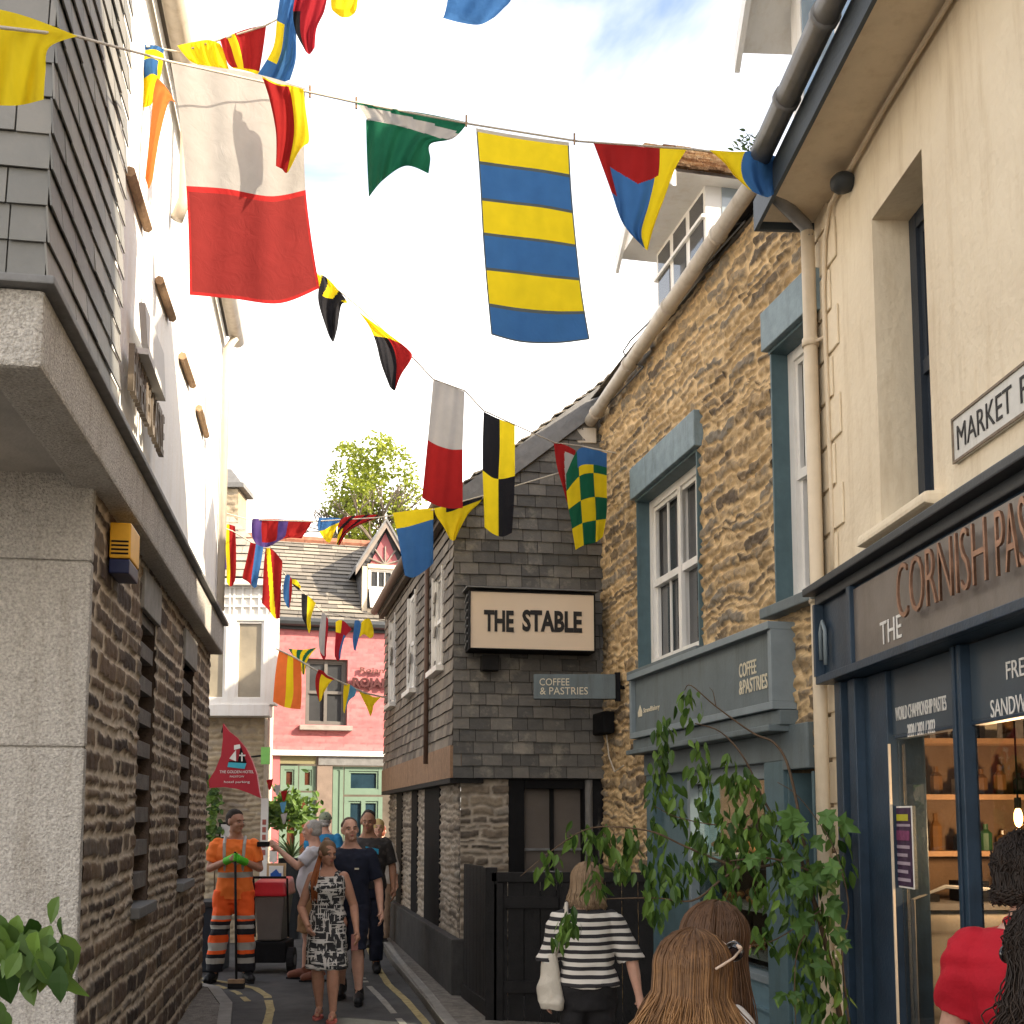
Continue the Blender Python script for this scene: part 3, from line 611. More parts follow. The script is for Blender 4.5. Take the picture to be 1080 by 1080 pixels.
text('lettering', 'PADSTOW', Psg, th(243), tz(820), th(258)-th(243), tz(818)-tz(820), M_txtw, SG, o=.002)
text('lettering', 'hotel parking', Psg, th(237), tz(826.5), th(264)-th(237), tz(823.5)-tz(826.5), M_txtw, SG, o=.002)
b = MB(); b.tube([at(236, 766, Y+.04), PB.pt(ux(236), at(236, 766, Y).z, .0)], .015, 6); b.tube([at(272, 838, Y+.04), PB.pt(ux(270), at(272, 836, Y).z, .0)], .012, 6); b.build('bracket', M_black, SG)

# ------------------------------------------------------------- pink building at the end
PK = thing('pink_building', 'pink painted brick building with dormer roof at the end of the lane', 'building', (-3.4, 21.5, 0))
PP = Plane((-5.6, 20.64), (-.8, 22.03))
kz = lambda py, px=345: PP.hit(px, py)[1]
ku = lambda px, py=720: PP.hit(px, py)[0]
ztop, zbot = kz(660), kz(792)
wn = (ku(322), ku(366), kz(765), kz(695))
masonry('brick_wall', PP, 0, ku(470), zbot, ztop, M_pink, PK, res=.03, rows=(.075,), widths=(.225,), joint=.008, relief=.005, regular=True, wob=.004, holes=[wn], seed=8, rough=.002)
b = MB(); b.pbox(PP, 0, ku(470), ztop-.6, ztop, -4, -.15); b.pbox(PP, 0, ku(470), 0, 5, -4.2, -4); b.build('rear_wall', M_room, PK)
w = sash(PK, PP, *wn, -.08, cols=2, rows=2, fw=.06, mfr=mat('grey_frame', (.14, .13, .12), .6), mpane=M_pane)
b = MB(); b.pbox(PP, wn[0]-.1, wn[1]+.1, wn[2]-.10, wn[2]-.01, -.1, .12); b.build('sill', mat('grey_sill', (.30, .27, .25), .8), w, bevel=.01)
b = MB(); b.pbox(PP, 0, ku(470), zbot-.10, zbot, -.15, .10); b.build('cornice', M_white, PK, bevel=.01)
b = MB(); b.tube([PP.pt(ku(283), ztop+.03, .14), PP.pt(ku(470), ztop+.03, .14)], .08, 8); b.pbox(PP, 0, ku(470), ztop-.1, ztop, -.1, .06); b.build('gutter', M_dgrey, PK)
b = MB(); b.tube([PP.pt(ku(286), ztop, .06), PP.pt(ku(286), 0, .06)], .05, 8); b.build('downpipe', M_pipe, PK, smooth=True)
# shop front below: brown boards, green door and windows
zg = zbot-.10
b = MB(); b.pbox(PP, ku(336), ku(352), 0, zg-.0, -.2, .03); b.build('pilaster', mat('brown_pilaster', (.22, .17, .14), .8, .15), PK)
b = MB(); b.pbox(PP, ku(337), ku(470), kz(807), zg, -.1, .05); b.build('fascia', M_lead, PK)
M_green = mat('sage_green_paint', (.15, .225, .17), .5, .08, 6, .06, spec=.4)
M_rg = mat('dim_reddish_glass', (.10, .035, .02), .15, .4, 2, .03, spec=.7); M_bg = mat('bluish_glass', (.02, .045, .065), .12, .4, 2, .03, spec=.7)
sash(PK, PP, ku(298), ku(316.5), kz(834), kz(808), -.03, 'window', mfr=M_green, mpane=M_rg, rows=1, fw=.07)
sash(PK, PP, ku(317.5), ku(335), kz(834), kz(808), -.03, 'window', mfr=M_green, mpane=M_rg, rows=1, fw=.07)
sash(PK, PP, ku(298), ku(335), .6, kz(836), -.03, 'window', mfr=M_green, mpane=M_rg, rows=1, fw=.09, cols=2)
b = MB(); b.pbox(PP, ku(285), ku(335), 0, .6, -.1, .03); b.build('stall_riser', M_green, PK)
b = MB(); b.pbox(PP, ku(297), ku(335), kz(806), zg-.002, -.1, .0); b.build('transom', mat('olive_boarding', (.22, .20, .11), .7), PK)
b = MB(); b.pbox(PP, ku(285), ku(297), .6, zg-.003, -.1, .02); b.build('pilaster', M_pink, PK)
sash(PK, PP, ku(353), ku(364), .05, kz(807)-.02, -.03, 'door', mfr=M_green, mpane=M_bg, rows=1, fw=.07)
dz = kz(839)
sash(PK, PP, ku(365), ku(405), dz+.02, kz(807)-.02, -.02, 'window', mfr=M_green, mpane=M_bg, rows=1, fw=.08)
sash(PK, PP, ku(365), ku(405), .05, dz-.02, -.02, 'door', mfr=M_green, mpane=M_bg, rows=1, fw=.08, cols=2)
text('lettering', 'Rojan', PP, ku(379), kz(710), ku(404)-ku(379), kz(703)-kz(710), mat('bronze_script', (.12, .05, .04), .5), PK, o=.05, depth=.03, off=.01)
text('lettering', 'ROJAN', PP, ku(371), kz(727), ku(411)-ku(371), kz(714)-kz(727), mat('brown_letters', (.075, .02, .02), .5), PK, o=.05, depth=.05, off=.045)
# roof with dormer
sl_ = Vector((-PP.n.x, -PP.n.y, 0))
rz0 = ztop+.08; ridge_y = 2.6; rz1 = 0
def P_roof(px, py):  # intersection of the ray with the roof plane
    up = (sl_*.74+Vector((0, 0, .67))).normalized(); o = PP.pt(0, rz0, .12); n = Vector((PP.d.x, PP.d.y, 0)).cross(up); d = ray(px, py); c = Vector((0, 0, CAMZ))
    t = (o-c).dot(n)/d.dot(n); p = c+d*t-o; return p.dot(Vector((PP.d.x, PP.d.y, 0))), p.dot(up)
rv = P_roof(330, 571)[1]; upv = (sl_*.74+Vector((0, 0, .67))).normalized(); d3p = Vector((PP.d.x, PP.d.y, 0))
slates('roof', PP.pt(0, rz0, .12), d3p, upv, [(0, 0), (5.4, 0), (5.4, rv), (0, rv)], .34, .145, M_roofs, PK, seed=9, tilt=.022)
b = MB(); o_ = PP.pt(0, rz0, .12); b.prism([o_-upv.cross(d3p)*-.02, o_+upv*rv-Vector((0, 0, .03)), o_+upv*rv+sl_*2.5-Vector((0, 0, 2.2)), o_+sl_*4.5], d3p*5.4); b.build('roof_core', M_lead, PK)
b = MB(); a_ = o_+upv*rv
for k in range(14): b.tube([a_+d3p*(k*.39)+Vector((0, 0, .0)), a_+d3p*(k*.39+.385)], .10, 8)
b.build('ridge_tile', M_ridge, PK)
# dormer at (378..420, 560..650)
P5 = PP.off(-.25); du0, du1 = P5.hit(381, 640)[0], P5.hit(421, 640)[0]+.15
dzb, dze, dzt = P5.hit(400, 646)[1], P5.hit(385, 598)[1], P5.hit(405, 556)[1]+.05
dm = (du0+du1)/2
b = MB(); b.prism([P5.pt(du0, dzb), P5.pt(du1, dzb), P5.pt(du1, dze), P5.pt(dm, dzt), P5.pt(du0, dze)], sl_*1.9); do = b.build('dormer', mat('dark_slate_cheek', (.09, .09, .095), .7, .2, 9, .4), PK)
P6 = P5.off(.03)
sash(PK, P6, du0+.12, du1-.12, frac(dzb, dze, .5), dze-.03, .02, 'dormer_window', rows=1, fw=.04, bars=3, mpane=M_pane)
b = MB(); zmid = frac(dzb, dze, .48)
b.hexa([P6.pt(du0+.14, dzb+.05, .22), P6.pt(du1-.14, dzb+.05, .22), P6.pt(du1-.14, dzb+.05, .19), P6.pt(du0+.14, dzb+.05, .19), P6.pt(du0+.14, zmid, .03), P6.pt(du1-.14, zmid, .03), P6.pt(du1-.14, zmid, 0), P6.pt(du0+.14, zmid, 0)])
b.build('open_casement', M_white, PK)
b = MB(); b.pbox(P6, du0, du0+.1, dzb, dze, -.03, .05); b.pbox(P6, du1-.1, du1, dzb, dze, -.03, .05); b.pbox(P6, du0+.1, du1-.1, dzb-.06, dzb+.04, -.03, .10); b.pbox(P6, du0+.1, du1-.1, dze-.03, dze+.05, -.03, .06)
b.build('dormer_frame', M_creamp, PK)
b = MB(); b.prism([P6.pt(du0+.15, dze+.05, -.01), P6.pt(du1-.15, dze+.05, -.01), P6.pt(dm, dzt-.16, -.01)], P6.n.to_3d()*.02); b.build('gable_panel', M_pink, PK)
b = MB()
for k in range(5): a = math.pi*(k+.5)/5; b.tube([P6.pt(dm, dze+.06, .03), P6.pt(dm+math.cos(a)*.34, dze+.06+abs(math.sin(a))*.42*.85, .03)], .018, 5)
b.build('gable_tracery', mat('grey_timber', (.26, .22, .19), .8), PK)
b = MB()
for s_ in (-1, 1):
    e = dm+s_*((du1-du0)/2+.14); zr = dze-.10
    q = [P6.pt(dm, dzt+.03, .14), P6.pt(e, zr, .14), P6.pt(e, zr-.10, .14), P6.pt(dm, dzt-.10, .14)]
    b.prism(q, sl_*.04, 0)
    q = [P6.pt(dm, dzt+.10, .16), P6.pt(e, zr+.07, .16), P6.pt(e, zr+.0, .16), P6.pt(dm, dzt+.03, .16)]
    b.prism(q, sl_*2.2, 1)
b.build('dormer_roof', [mat('grey_timber', (.26, .22, .19), .8), M_lead], PK)

# ------------------------------------------------------------- slate-hung building (with the lit-box sign)
SB = thing('slate_hung_building', 'slate hung building on rubble stone with black framed windows beyond the golden stone wall', 'building', (.3, 12.5, 0))
PSs = Plane((-1.915, 17.0), (-.57, 11.0)); PSf = Plane((-.57, 11.0), (1.5, 11.37))
LS = PSs.len
zsl = 2.10
su = lambda px, py=700: PSs.hit(px, py)[0]
sz = lambda px, py: PSs.hit(px, py)[1]
wins = []
for (xa, xb, yt, yb) in ((411.5, 415.5, 650, 741), (431.5, 437, 625, 726), (458, 466, 600, 702)):
    wins.append((PSs.hit(xa, yb)[0], PSs.hit(xb+1.5, yb)[0], PSs.hit(xb, yb)[1], min(4.72, PSs.hit(xb, yt)[1])))
zbd = zsl+.30
b = MB(); wall_holes(b, PSs, 0, LS-.01, zbd, 4.9, wins, -.14, -.02); b.build('side_wall', M_dark, SB)
pslates('side_slates', PSs, 0, LS, zbd, 4.86, .22, .125, M_slateb, SB, holes=wins, seed=5, tilt=.016)
for w_ in wins:
    wo = sash(SB, PSs, *w_, -.005, fw=.045, bars=0)
    b = MB(); b.pbox(PSs, w_[0]-.06, w_[1]+.06, w_[2]-.07, w_[2]-.01, -.02, .09); b.build('sill', M_white, wo, bevel=.005)
    b = MB(); b.pbox(PSs, w_[0]-.03, w_[0], w_[2], w_[3], -.02, .03); b.pbox(PSs, w_[1], w_[1]+.03, w_[2], w_[3], -.02, .03); b.build('architrave', M_white, wo)
b = MB(); n = int(LS/.13)
for k in range(n): b.pbox(PSs, k*LS/n+.002, (k+1)*LS/n-.002, zsl, zbd+.015, .0, .03)
b.pbox(PSs, 0, LS, zsl+.0, zbd, -.1, -.002); b.build('timber_apron', M_shiplap, SB)
b = MB(); b.tube([PSs.pt(su(455, 640), 4.85, .05), PSs.pt(su(455, 640), 2.3, .05)], .028, 8); b.build('waste_pipe', mat('brown_pipe', (.13, .08, .06), .6), SB, smooth=True)
# front slates incl. gable
slope = math.tan(R(39)); ur_ = 2.0
gab = [(0, zsl), (ur_, zsl), (ur_, 4.72+slope*ur_), (0, 4.72)]
pslates('front_slates', PSf, 0, 0, 0, 0,   .185, .118, M_slate, SB, poly=gab, seed=6, tilt=.015)
b = MB(); b.prism([PSf.pt(u, z, -.02) for u, z in [(0, zsl+.02), (ur_, zsl+.02), (ur_, 4.70+slope*ur_), (0, 4.70)]], -PSf.n.to_3d()*.12); b.build('front_wall', M_dark, SB)
b = MB(); b.prism([PSf.pt(u, z, .0) for u, z in [(-.02, 4.62), (-.02, 4.75), (ur_, 4.75+slope*(ur_+.02)), (ur_, 4.62+slope*(ur_+.02))]], PSf.n.to_3d()*.05); b.build('verge_board', M_lead, SB)
# roof over the street side, seen as the eave with thick mossy slates
bk = -Vector((PSs.n.x, PSs.n.y, 0))   # into the building
e0 = PSs.pt(0, 4.83, .12); dS = Vector((PSs.d.x, PSs.d.y, 0))
upR = (bk*math.cos(R(39))+Vector((0, 0, math.sin(R(39))))).normalized()
slates('roof', e0, dS, upR, [(0, 0), (LS, 0), (LS, 3.1), (0, 3.1)], .3, .15, M_roofs, SB, seed=12, tilt=.035, thick=.014)
b = MB(); b.prism([e0-upR*0-Vector((0, 0, .07)), e0-Vector((0, 0, .01)), e0+upR*3.1-Vector((0, 0, .01)), e0+upR*3.1-Vector((0, 0, 1.4))], dS*(LS)); b.build('roof_core', M_lead, SB)
b = MB(); b.tube([e0+Vector((0, 0, -.02))+bk*-.05, e0+dS*LS+Vector((0, 0, -.02))+bk*-.05], .055, 8); b.build('gutter', mat('brown_gutter', (.16, .11, .085), .6), SB, smooth=True)
b = MB(); b.pbox(PSs, 0, LS, 4.70, 4.80, .03, .10); b.build('eave_board', mat('dark_timber', (.09, .07, .055), .8), SB)
# ground floor: side
PG = PSs.off(-.10)
gu = lambda px, py=900: PG.hit(px, py)[0]
posts = [(419, 425), (435, 441), (449, 465)]
holes = [(gu(a), gu(b_), .45, zsl-.02) for a, b_ in posts]
masonry('side_stone_wall', PG, 0, LS-.085, .55, zsl, M_greystone, SB, res=.02, rows=(.05, .10), widths=(.16, .5), holes=holes, seed=31, back=.2, joint=.014)
for h in holes:
    b = MB(); b.pbox(PG, h[0]+.003, h[1]-.003, .0, zsl-.01, -.12, .02); b.build('post', M_black, SB, bevel=.006)
b = MB(); b.pbox(PSs, 0, LS-.02, -.4, .56, -.3, .0); b.build('plinth', mat('dark_painted_plinth', (.045, .043, .042), .75, .3, 6, .5, 40, stain=.3), SB, bevel=.015)
b = MB(); b.pbox(PSs, 0, LS, zsl-.05, zsl-.002, -.3, .03); b.pbox(PSf, .03, 2.0, zsl-.01, zsl+.04, -.45, -.012); b.build('bressummer', M_blackw, SB)
# ground floor: front
PGf = PSf.off(-.08); fu = lambda px: PGf.hit(px, 860)[0]
uw0 = fu(536)
masonry('front_stone_wall', PGf, .085, uw0, -.2, zsl, M_greystone, SB, res=.013, rows=(.05, .11), widths=(.10, .34), seed=33, joint=.012, back=.25)
b = MB()
for (a, c, z0, z1) in ((uw0, fu(553), -.2, zsl-.01), (fu(615), 2.0, -.2, zsl-.01), (fu(553), fu(615), zsl-.10, zsl-.01), (fu(553), fu(615), -.2, 1.0)): b.pbox(PGf, a+.002, c-.002, z0, z1, -.25, .02)
b.build('black_surround', M_black, SB, bevel=.005)
b = MB(); b.pbox(PGf, fu(553), fu(615), 1.0, zsl-.1, -.2, -.12); wo = b.build('window', mat('grey_brown_panel', (.12, .10, .085), .5, .1, 5, .1), SB)
b = MB(); b.pbox(PGf, fu(582), fu(585.5), 1.0, zsl-.1, -.12, -.06)
b.build('mullion', M_black, wo)
b = MB(); z = PGf.hit(585, 896)[1]; b.pbox(PGf, fu(553), fu(581.5), z-.012, z+.012, -.12, -.08); b.pbox(PGf, fu(586), fu(615), z-.012, z+.012, -.12, -.08); b.build('glazing_bar', M_lead, wo)
# box sign
BS = thing('box_sign', 'cream box sign with black capital letters on the grey slates', 'sign', PSf.pt(.75, 3.4, .1))
PBx = PSf.off(.30); bu = lambda px, py=655: PBx.hit(px, py)[0]; bz = lambda px, py: PBx.hit(px, py)[1]
u0_, u1_ = bu(495), bu(628); z0_, z1_ = bz(560, 686), bz(560, 624)
b = MB(); b.pbox(PBx, u0_, u1_, z0_, z0_+.013, -.27, .0); b.pbox(PBx, u0_, u1_, z1_-.013, z1_, -.27, .0); b.pbox(PBx, u0_, u0_+.013, z0_+.013, z1_-.013, -.27, 0); b.pbox(PBx, u1_-.013, u1_, z0_+.013, z1_-.013, -.27, 0); b.build('frame', M_black, BS, bevel=.003)
b = MB(); b.pbox(PBx, u0_+.013, u1_-.013, z0_+.013, z1_-.013, -.26, -.012); b.build('face', mat('cream_sign_face', (.72, .58, .43), .55, .02, 3, .0), BS)
text('lettering', 'THE', PBx, bu(510.5), bz(510, 665.5), bu(542)-bu(510.5), bz(525, 642.5)-bz(525, 665), M_txtb, BS, o=-.011, depth=.006, off=.038)
text('lettering', 'STABLE', PBx, bu(551), bz(560, 666), bu(614)-bu(551), bz(560, 643)-bz(560, 666), M_txtb, BS, o=-.011, depth=.006, off=.038)
b = MB(); b.pbox(PBx, u0_-.03, u1_+.03, z1_+.02, z1_+.035, -.30, .02); b.build('lead_flashing', M_lead, BS, bevel=.006)
b = MB(); b.pbox(PSf, PSf.hit(506, 700)[0], PSf.hit(524, 700)[0], z0_-.18, z0_-.03, .02, .16); b.build('bracket', M_blackw, BS, bevel=.01)
b = MB()
for k in range(7): b.tube([PBx.pt(u0_-.012, z0_+.03+k*.075, -.2), PBx.pt(u0_-.012, z0_+.085+k*.075, -.06)], .009, 5)
b.build('cable', M_lead, BS)

# ------------------------------------------------------------- golden rubble building
GB = thing('golden_stone_building', 'golden rubble stone house with teal window surrounds and grey shop sign', 'building', (1.6, 9, 0))
PST = Plane((.905, 11.3), (1.864, 6.9)); gx = lambda px, py=700: PST.hit(px, py)[0]; gzz = lambda px, py: PST.hit(px, py)[1]
Lg = PST.len
wA = (gx(675), gx(743), 3.02, 4.60); wB = (gx(820, 600), gx(868, 600), 3.09, 4.84)
ztopG = 5.92
sh0, sh1 = gx(687, 900), gx(834, 800)
shop_hole = (sh0, sh1, -.2, 2.36); door_hole = (sh1+.0, Lg, -.2, 2.10)
masonry('rubble_wall', PST, 0, Lg, -.25, ztopG, M_goldstone, GB, res=.0135, rows=(.04, .125), widths=(.14, .52), joint=.0125, relief=.021, holes=[wA, wB, shop_hole, door_hole], wob=.05, seed=41, back=.35, rough=.012, jag=.032)
b = MB(); b.pbox(PST, 0, .04, -.25, ztopG, -3, -.36); b.build('side_wall', M_goldstone, GB)
for i, (w_, lz) in enumerate(((wA, .29), (wB, .27))):
    g_ = wo = sash(GB, PST, w_[0]+.02, w_[1]-.02, w_[2]+.02, w_[3]-.02, -.10, 'sash_window', cols=2, fw=.07, bars=1, depth=.09)
    b = MB(); b.pbox(PST, w_[0]+.001, w_[0]+.02, w_[2], w_[3]-.02, -.30, .02); b.pbox(PST, w_[1]-.02, w_[1]-.001, w_[2], w_[3]-.02, -.30, .035)
    b.pbox(PST, w_[0]+.001, w_[1]-.001, w_[3]-.02, w_[3]-.001, -.30, .03); b.build('surround', M_teal, wo)
    b = MB(); b.pbox(PST, w_[0]-.02, w_[1]+.05, w_[3], w_[3]+lz, -.02, .075); b.build('lintel', M_tealL, wo, bevel=.008)
    b = MB(); b.pbox(PST, w_[0]-.06, w_[1]+.10, w_[2]-.07, w_[2], -.2, .11); b.build('sill', M_sgrey, wo, bevel=.008)
    b = MB(); b.pbox(PST, w_[0], w_[1], w_[2], w_[3], -.62, -.58); b.build('curtain', M_room, wo)
# eaves, gutter, hopper, downpipe
b = MB(); b.tube([PST.pt(.08, 5.72, .13), PST.pt(Lg-.25, 6.02, .13)], .062, 12)
for t in (.05, .3, .55, .8, .97): q = PST.pt(frac(.08, Lg-.25, t), frac(5.72, 6.02, t), .13); b.tube([q-dS*.02, q+dS*.02], .072, 12)
b.build('gutter', M_pipe, GB, smooth=True)
b = MB(); hp = PST.pt(-.05, 5.5, .14); b.box((hp.x-.1, hp.y-.1, 5.50), (hp.x+.1, hp.y+.1, 5.66)); b.box((hp.x-.07, hp.y-.07, 5.42), (hp.x+.07, hp.y+.07, 5.50)); b.build('hopper', M_pipe, GB, bevel=.01)
b = MB(); b.tube([(hp.x, hp.y, 5.45), (hp.x, hp.y, -.1)], .045, 10)
for z in (1.5, 3.0, 4.5): b.tube([(hp.x, hp.y, z), (hp.x, hp.y, z+.05)], .055, 10)
b.build('downpipe', M_gutter, GB, smooth=True)
dG = Vector((PST.d.x, PST.d.y, 0)); bkG = -Vector((PST.n.x, PST.n.y, 0)); upG = (bkG*math.cos(R(28))+Vector((0, 0, math.sin(R(28))))).normalized()
slates('roof', PST.pt(0, 5.97, .10), dG, upG, [(0, 0), (Lg, 0), (Lg, 3.4), (0, 3.4)], .3, .15, M_roofs, GB, seed=14)
b = MB(); r0 = PST.pt(0, 5.93, .02); b.prism([r0, r0+upG*3.4, r0+bkG*5.6], dG*Lg); b.build('roof_core', M_lead, GB)
b = MB(); pts = [PST.pt(*PST.hit(x, y), .10) for x, y in ((628, 452), (690, 388), (675, 383), (668, 372), (676, 360), (740, 300), (800, 235))]
b.tube(pts, .008, 5); b.build('cable', M_cable, GB)
# dormer on this roof
du0, du1 = PST.hit(690, 260)[0], PST.hit(742, 260)[0]; zd0, zd1 = 6.02, at(745, 203, 8.75).z
b = MB(); b.pbox(PST, du0, du1, zd0-.1, zd1, -1.7, -.02); DM = b.build('dormer', M_white, GB, bevel=.008)
zc = (zd0+zd1)/2
b = MB(); 
for k in range(3): b.pbox(PST, frac(du0, du1, k/3)+.06, frac(du0, du1, (k+1)/3)-.04, zd0+.12, zd1-.1, -.018, -.012)
b.build('dormer_pane', M_pane, DM)
b = MB(); b.pbox(PST, du0-.02, du1+.02, zd0+.02, zd0+.07, -.02, .06); b.pbox(PST, du0, du1, frac(zd0, zd1, .56), frac(zd0, zd1, .60), -.02, .01); b.build('dormer_bar', M_white, DM)
b = MB(); b.pbox(PST, du1-.0, du1+.008, zd0+.2, zd1-.05, -.62, -.16); b.build('cheek_pane', mat('painted_sky_pane', (.32, .38, .42), .08, .2, 2, .03, spec=.8), DM)  # pale sky reflection is put into this pane's base colour
dmid = (du0+du1)/2; hw = (du1-du0)/2+.16; rise = .62; zE = zd1-.06
for s_ in (1, -1):
    o_ = PST.pt(dmid+s_*hw, zE, .30); up_ = (Vector((-dG.x*s_, -dG.y*s_, 0))*hw+Vector((0, 0, rise))); ln_ = up_.length
    dd = bkG if s_ > 0 else -bkG; oo = o_ if s_ > 0 else o_+bkG*2.3
    slates('dormer_roof', oo, dd, up_, [(0, 0), (2.3, 0), (2.3, ln_), (0, ln_)], .14, .075, M_mossy, DM, seed=15+s_, tilt=.03, thick=.02, lift=.02)
b = MB(); b.prism([PST.pt(dmid-hw+.02, zE, .28), PST.pt(dmid+hw-.02, zE, .28), PST.pt(dmid, zE+rise-.02, .28)], bkG*2.3); b.build('dormer_gable', M_white, DM)
b = MB()
for s_ in (1, -1): b.prism([PST.pt(dmid, zE+rise+.02, .31), PST.pt(dmid+s_*hw, zE+.0, .31), PST.pt(dmid+s_*hw, zE-.13, .31), PST.pt(dmid, zE+rise-.12, .31)], bkG*.03)
b.build('bargeboard', M_white, DM)
# shop front
SF = PST
zs0, zs1 = 2.40, 2.96
ua, ub = PST.off(.16).hit(665, 760)[0], PST.off(.16).hit(815, 700)[0]
b = MB(); b.pbox(SF, ua, ub, zs0, zs0+.05, 0.0, .17); b.pbox(SF, ua, ub, zs1-.05, zs1, .0, .19); b.pbox(SF, ua, ua+.05, zs0+.05, zs1-.05, 0, .17); b.pbox(SF, ub-.05, ub, zs0+.05, zs1-.05, 0, .17)
SI = b.build('shop_sign', M_sgreyL, GB, bevel=.004)
b = MB(); b.pbox(SF, ua+.05, ub-.05, zs0+.05, zs1-.05, .03, .13); b.build('sign_board', M_sgrey, SI)
PQ = SF.off(.13); qu = lambda px, py: PQ.hit(px, py)[0]; qz = lambda px, py: PQ.hit(px, py)[1]
text('lettering', 'COFFEE', PQ, qu(780, 705), qz(785, 714), qu(798, 700)-qu(780, 705), .098, M_txtc, SI, o=.002, off=.01)
text('lettering', '&PASTRIES', PQ, qu(780, 725), qz(785, 732)-.0, qu(810, 720)-qu(780, 725), .098, M_txtc, SI, o=.002, off=.01)
text('lettering', 'StrandBakery', PQ, qu(679, 752), qz(679, 755)+.01, qu(696, 750)-qu(679, 752), .055, M_txtc, SI, o=.002, off=.01)
b = MB(); u_ = qu(675.5, 752); z_ = qz(676, 757)+.01
b.prism([PQ.pt(u_-.05, z_, .002), PQ.pt(u_+.05, z_, .002), PQ.pt(u_+.055, z_+.04, .002), PQ.pt(u_, z_+.10, .002), PQ.pt(u_-.055, z_+.04, .002)], PQ.n.to_3d()*.003); b.build('logo', M_txtc, SI)
b = MB(); b.pbox(SF, ua-.03, ub+.02, 2.30, 2.395, .0, .13); b.pbox(SF, ua-.02, ub, 2.26, 2.30, 0, .20); b.pbox(SF, ua+.02, ub-.02, 2.08, 2.26, -.05, .05); b.build('cornice', M_sgrey, GB, bevel=.008)
b = MB(); b.pbox(SF, sh0, sh0+.16, -.2, 2.08, -.1, .04); b.build('pilaster', M_teal, GB, bevel=.004); b = MB(); b.pbox(SF, gx(815, 900)-.0, sh1-.01, -.2, 2.08, -.1, .05); b.pbox(SF, sh1+.002, sh1+.02, -.2, 2.0, -.3, .03); b.build('pilaster', M_teal, GB, bevel=.004); b = MB(); b.pbox(SF, Lg-.05, Lg-.02, -.2, 2.0, -.3, .03); b.build('door_jamb', M_teal, GB, bevel=.004)
b = MB(); s0_, s1_ = sh0+.16, gx(815, 900); sx = gx(724, 900)
b.pbox(SF, s0_, sx-.02, -.2, 2.08, -.3, -.04); b.build('side_panel', M_teal, GB)
b = MB(); b.pbox(SF, sx, s1_, -.2, .62, -.16, -.01); 
for k in range(3): b.pbox(SF, sx, s1_, .10+.17*k, .12+.17*k, -.01, .012)
b.build('stall_riser', mat('light_teal_panel', (.12, .20, .24), .5, .12), GB)
b = MB(); b.pbox(SF, sx-.02, sx+.04, .62, 2.08, -.14, -.02); b.pbox(SF, s1_-.05, s1_, .62, 2.08, -.14, -.02); b.pbox(SF, sx+.04, s1_-.05, .62, .67, -.14, .01); b.pbox(SF, sx+.04, s1_-.05, 1.98, 2.08, -.14, -.02); WF = b.build('display_window', M_sgreyL, GB, bevel=.004)
b = MB(); b.pbox(SF, sx+.04, s1_-.05, .67, 1.98, -.10, -.09); b.build('glass', glass(), WF)
b = MB(); b.pbox(SF, sx-.3, s1_+.3, -.2, 2.3, -1.6, -1.55); b.pbox(SF, sx-.3, sx-.26, -.2, 2.3, -1.55, -.3); b.pbox(SF, s1_+.26, s1_+.3, -.2, 2.3, -1.55, -.35); b.build('shop_interior', mat('brown_interior', (.16, .10, .06), .9, .2), WF)
b = MB()
for z in (.72, 1.05, 1.42): b.pbox(SF, sx+.06, s1_-.07, z, z+.025, -.6, -.15)
b.build('shelf', mat('pale_shelf', (.45, .40, .33), .6), WF)
r_ = random.Random(4); b = MB()
for z in (.75, 1.08, 1.45):
    for k in range(26):
        u = r_.uniform(sx+.1, s1_-.12); o = -r_.uniform(.2, .55); p = PST.pt(u, z+r_.uniform(.02, .06), o); b.ell(p, (.055, .035, .028), 8, 5, rot=Matrix.Rotation(r_.random()*3, 3, 'Z'))
b.build('pastry_pile', mat('baked_crust', (.45, .20, .06), .6, .4, 30, .3), WF, smooth=True, kind='stuff')
b = MB(); b.pbox(SF, sh1, Lg-.02, 2.02, 2.30, -.05, .06); b.build('door_fascia', M_sgrey, GB, bevel=.006)
b = MB(); b.pbox(SF, sh1+.01, Lg-.03, -.2, 2.02, -.35, -.30); b.build('door', mat('dark_teal_door', (.03, .06, .085), .5, .15), GB)
# projecting sign
PSG = thing('projecting_sign', 'slate grey projecting sign beside the downpipe reading coffee and pastries', 'sign', at(607, 737, 10.6))
Y = 10.55
a_, c_ = at(563, 737, Y), at(649, 711, Y); PJ = Plane((a_.x, Y), (c_.x, Y))
b = MB(); b.box((a_.x, Y, a_.z), (c_.x, Y+.09, c_.z)); b.build('panel', M_sgrey, PSG, bevel=.004)
ju = lambda px: PJ.hit(px, 724)[0]; jz = lambda py: PJ.hit(600, py)[1]
text('lettering', 'COFFEE', PJ, ju(569), jz(723), ju(600.5)-ju(569), jz(715.5)-jz(723), M_txtc, PSG, o=.001, off=.0)
text('lettering', '& PASTRIES', PJ, ju(569.5), jz(732.5), ju(620)-ju(569.5), jz(724.8)-jz(732.5), M_txtc, PSG, o=.001, off=.0)
b = MB(); b.box((c_.x, Y+.02, a_.z-.02), (c_.x+.05, Y+.07, c_.z+.02)); b.tube([(c_.x, Y+.045, (a_.z+c_.z)/2), (1.15, Y+.08, (a_.z+c_.z)/2)], .02, 6); b.build('bracket', M_black, PSG)
ML = thing('wall_lamp', 'small black box lamp on the golden stone beneath the projecting sign', 'lamp', PST.pt(.3, 2.6, 0))
b = MB(); b.pbox(PST, PST.hit(640, 760)[0], PST.hit(652, 760)[0], PST.hit(645, 775)[1], PST.hit(645, 752)[1], .03, .15); b.build('housing', M_black, ML, bevel=.02)
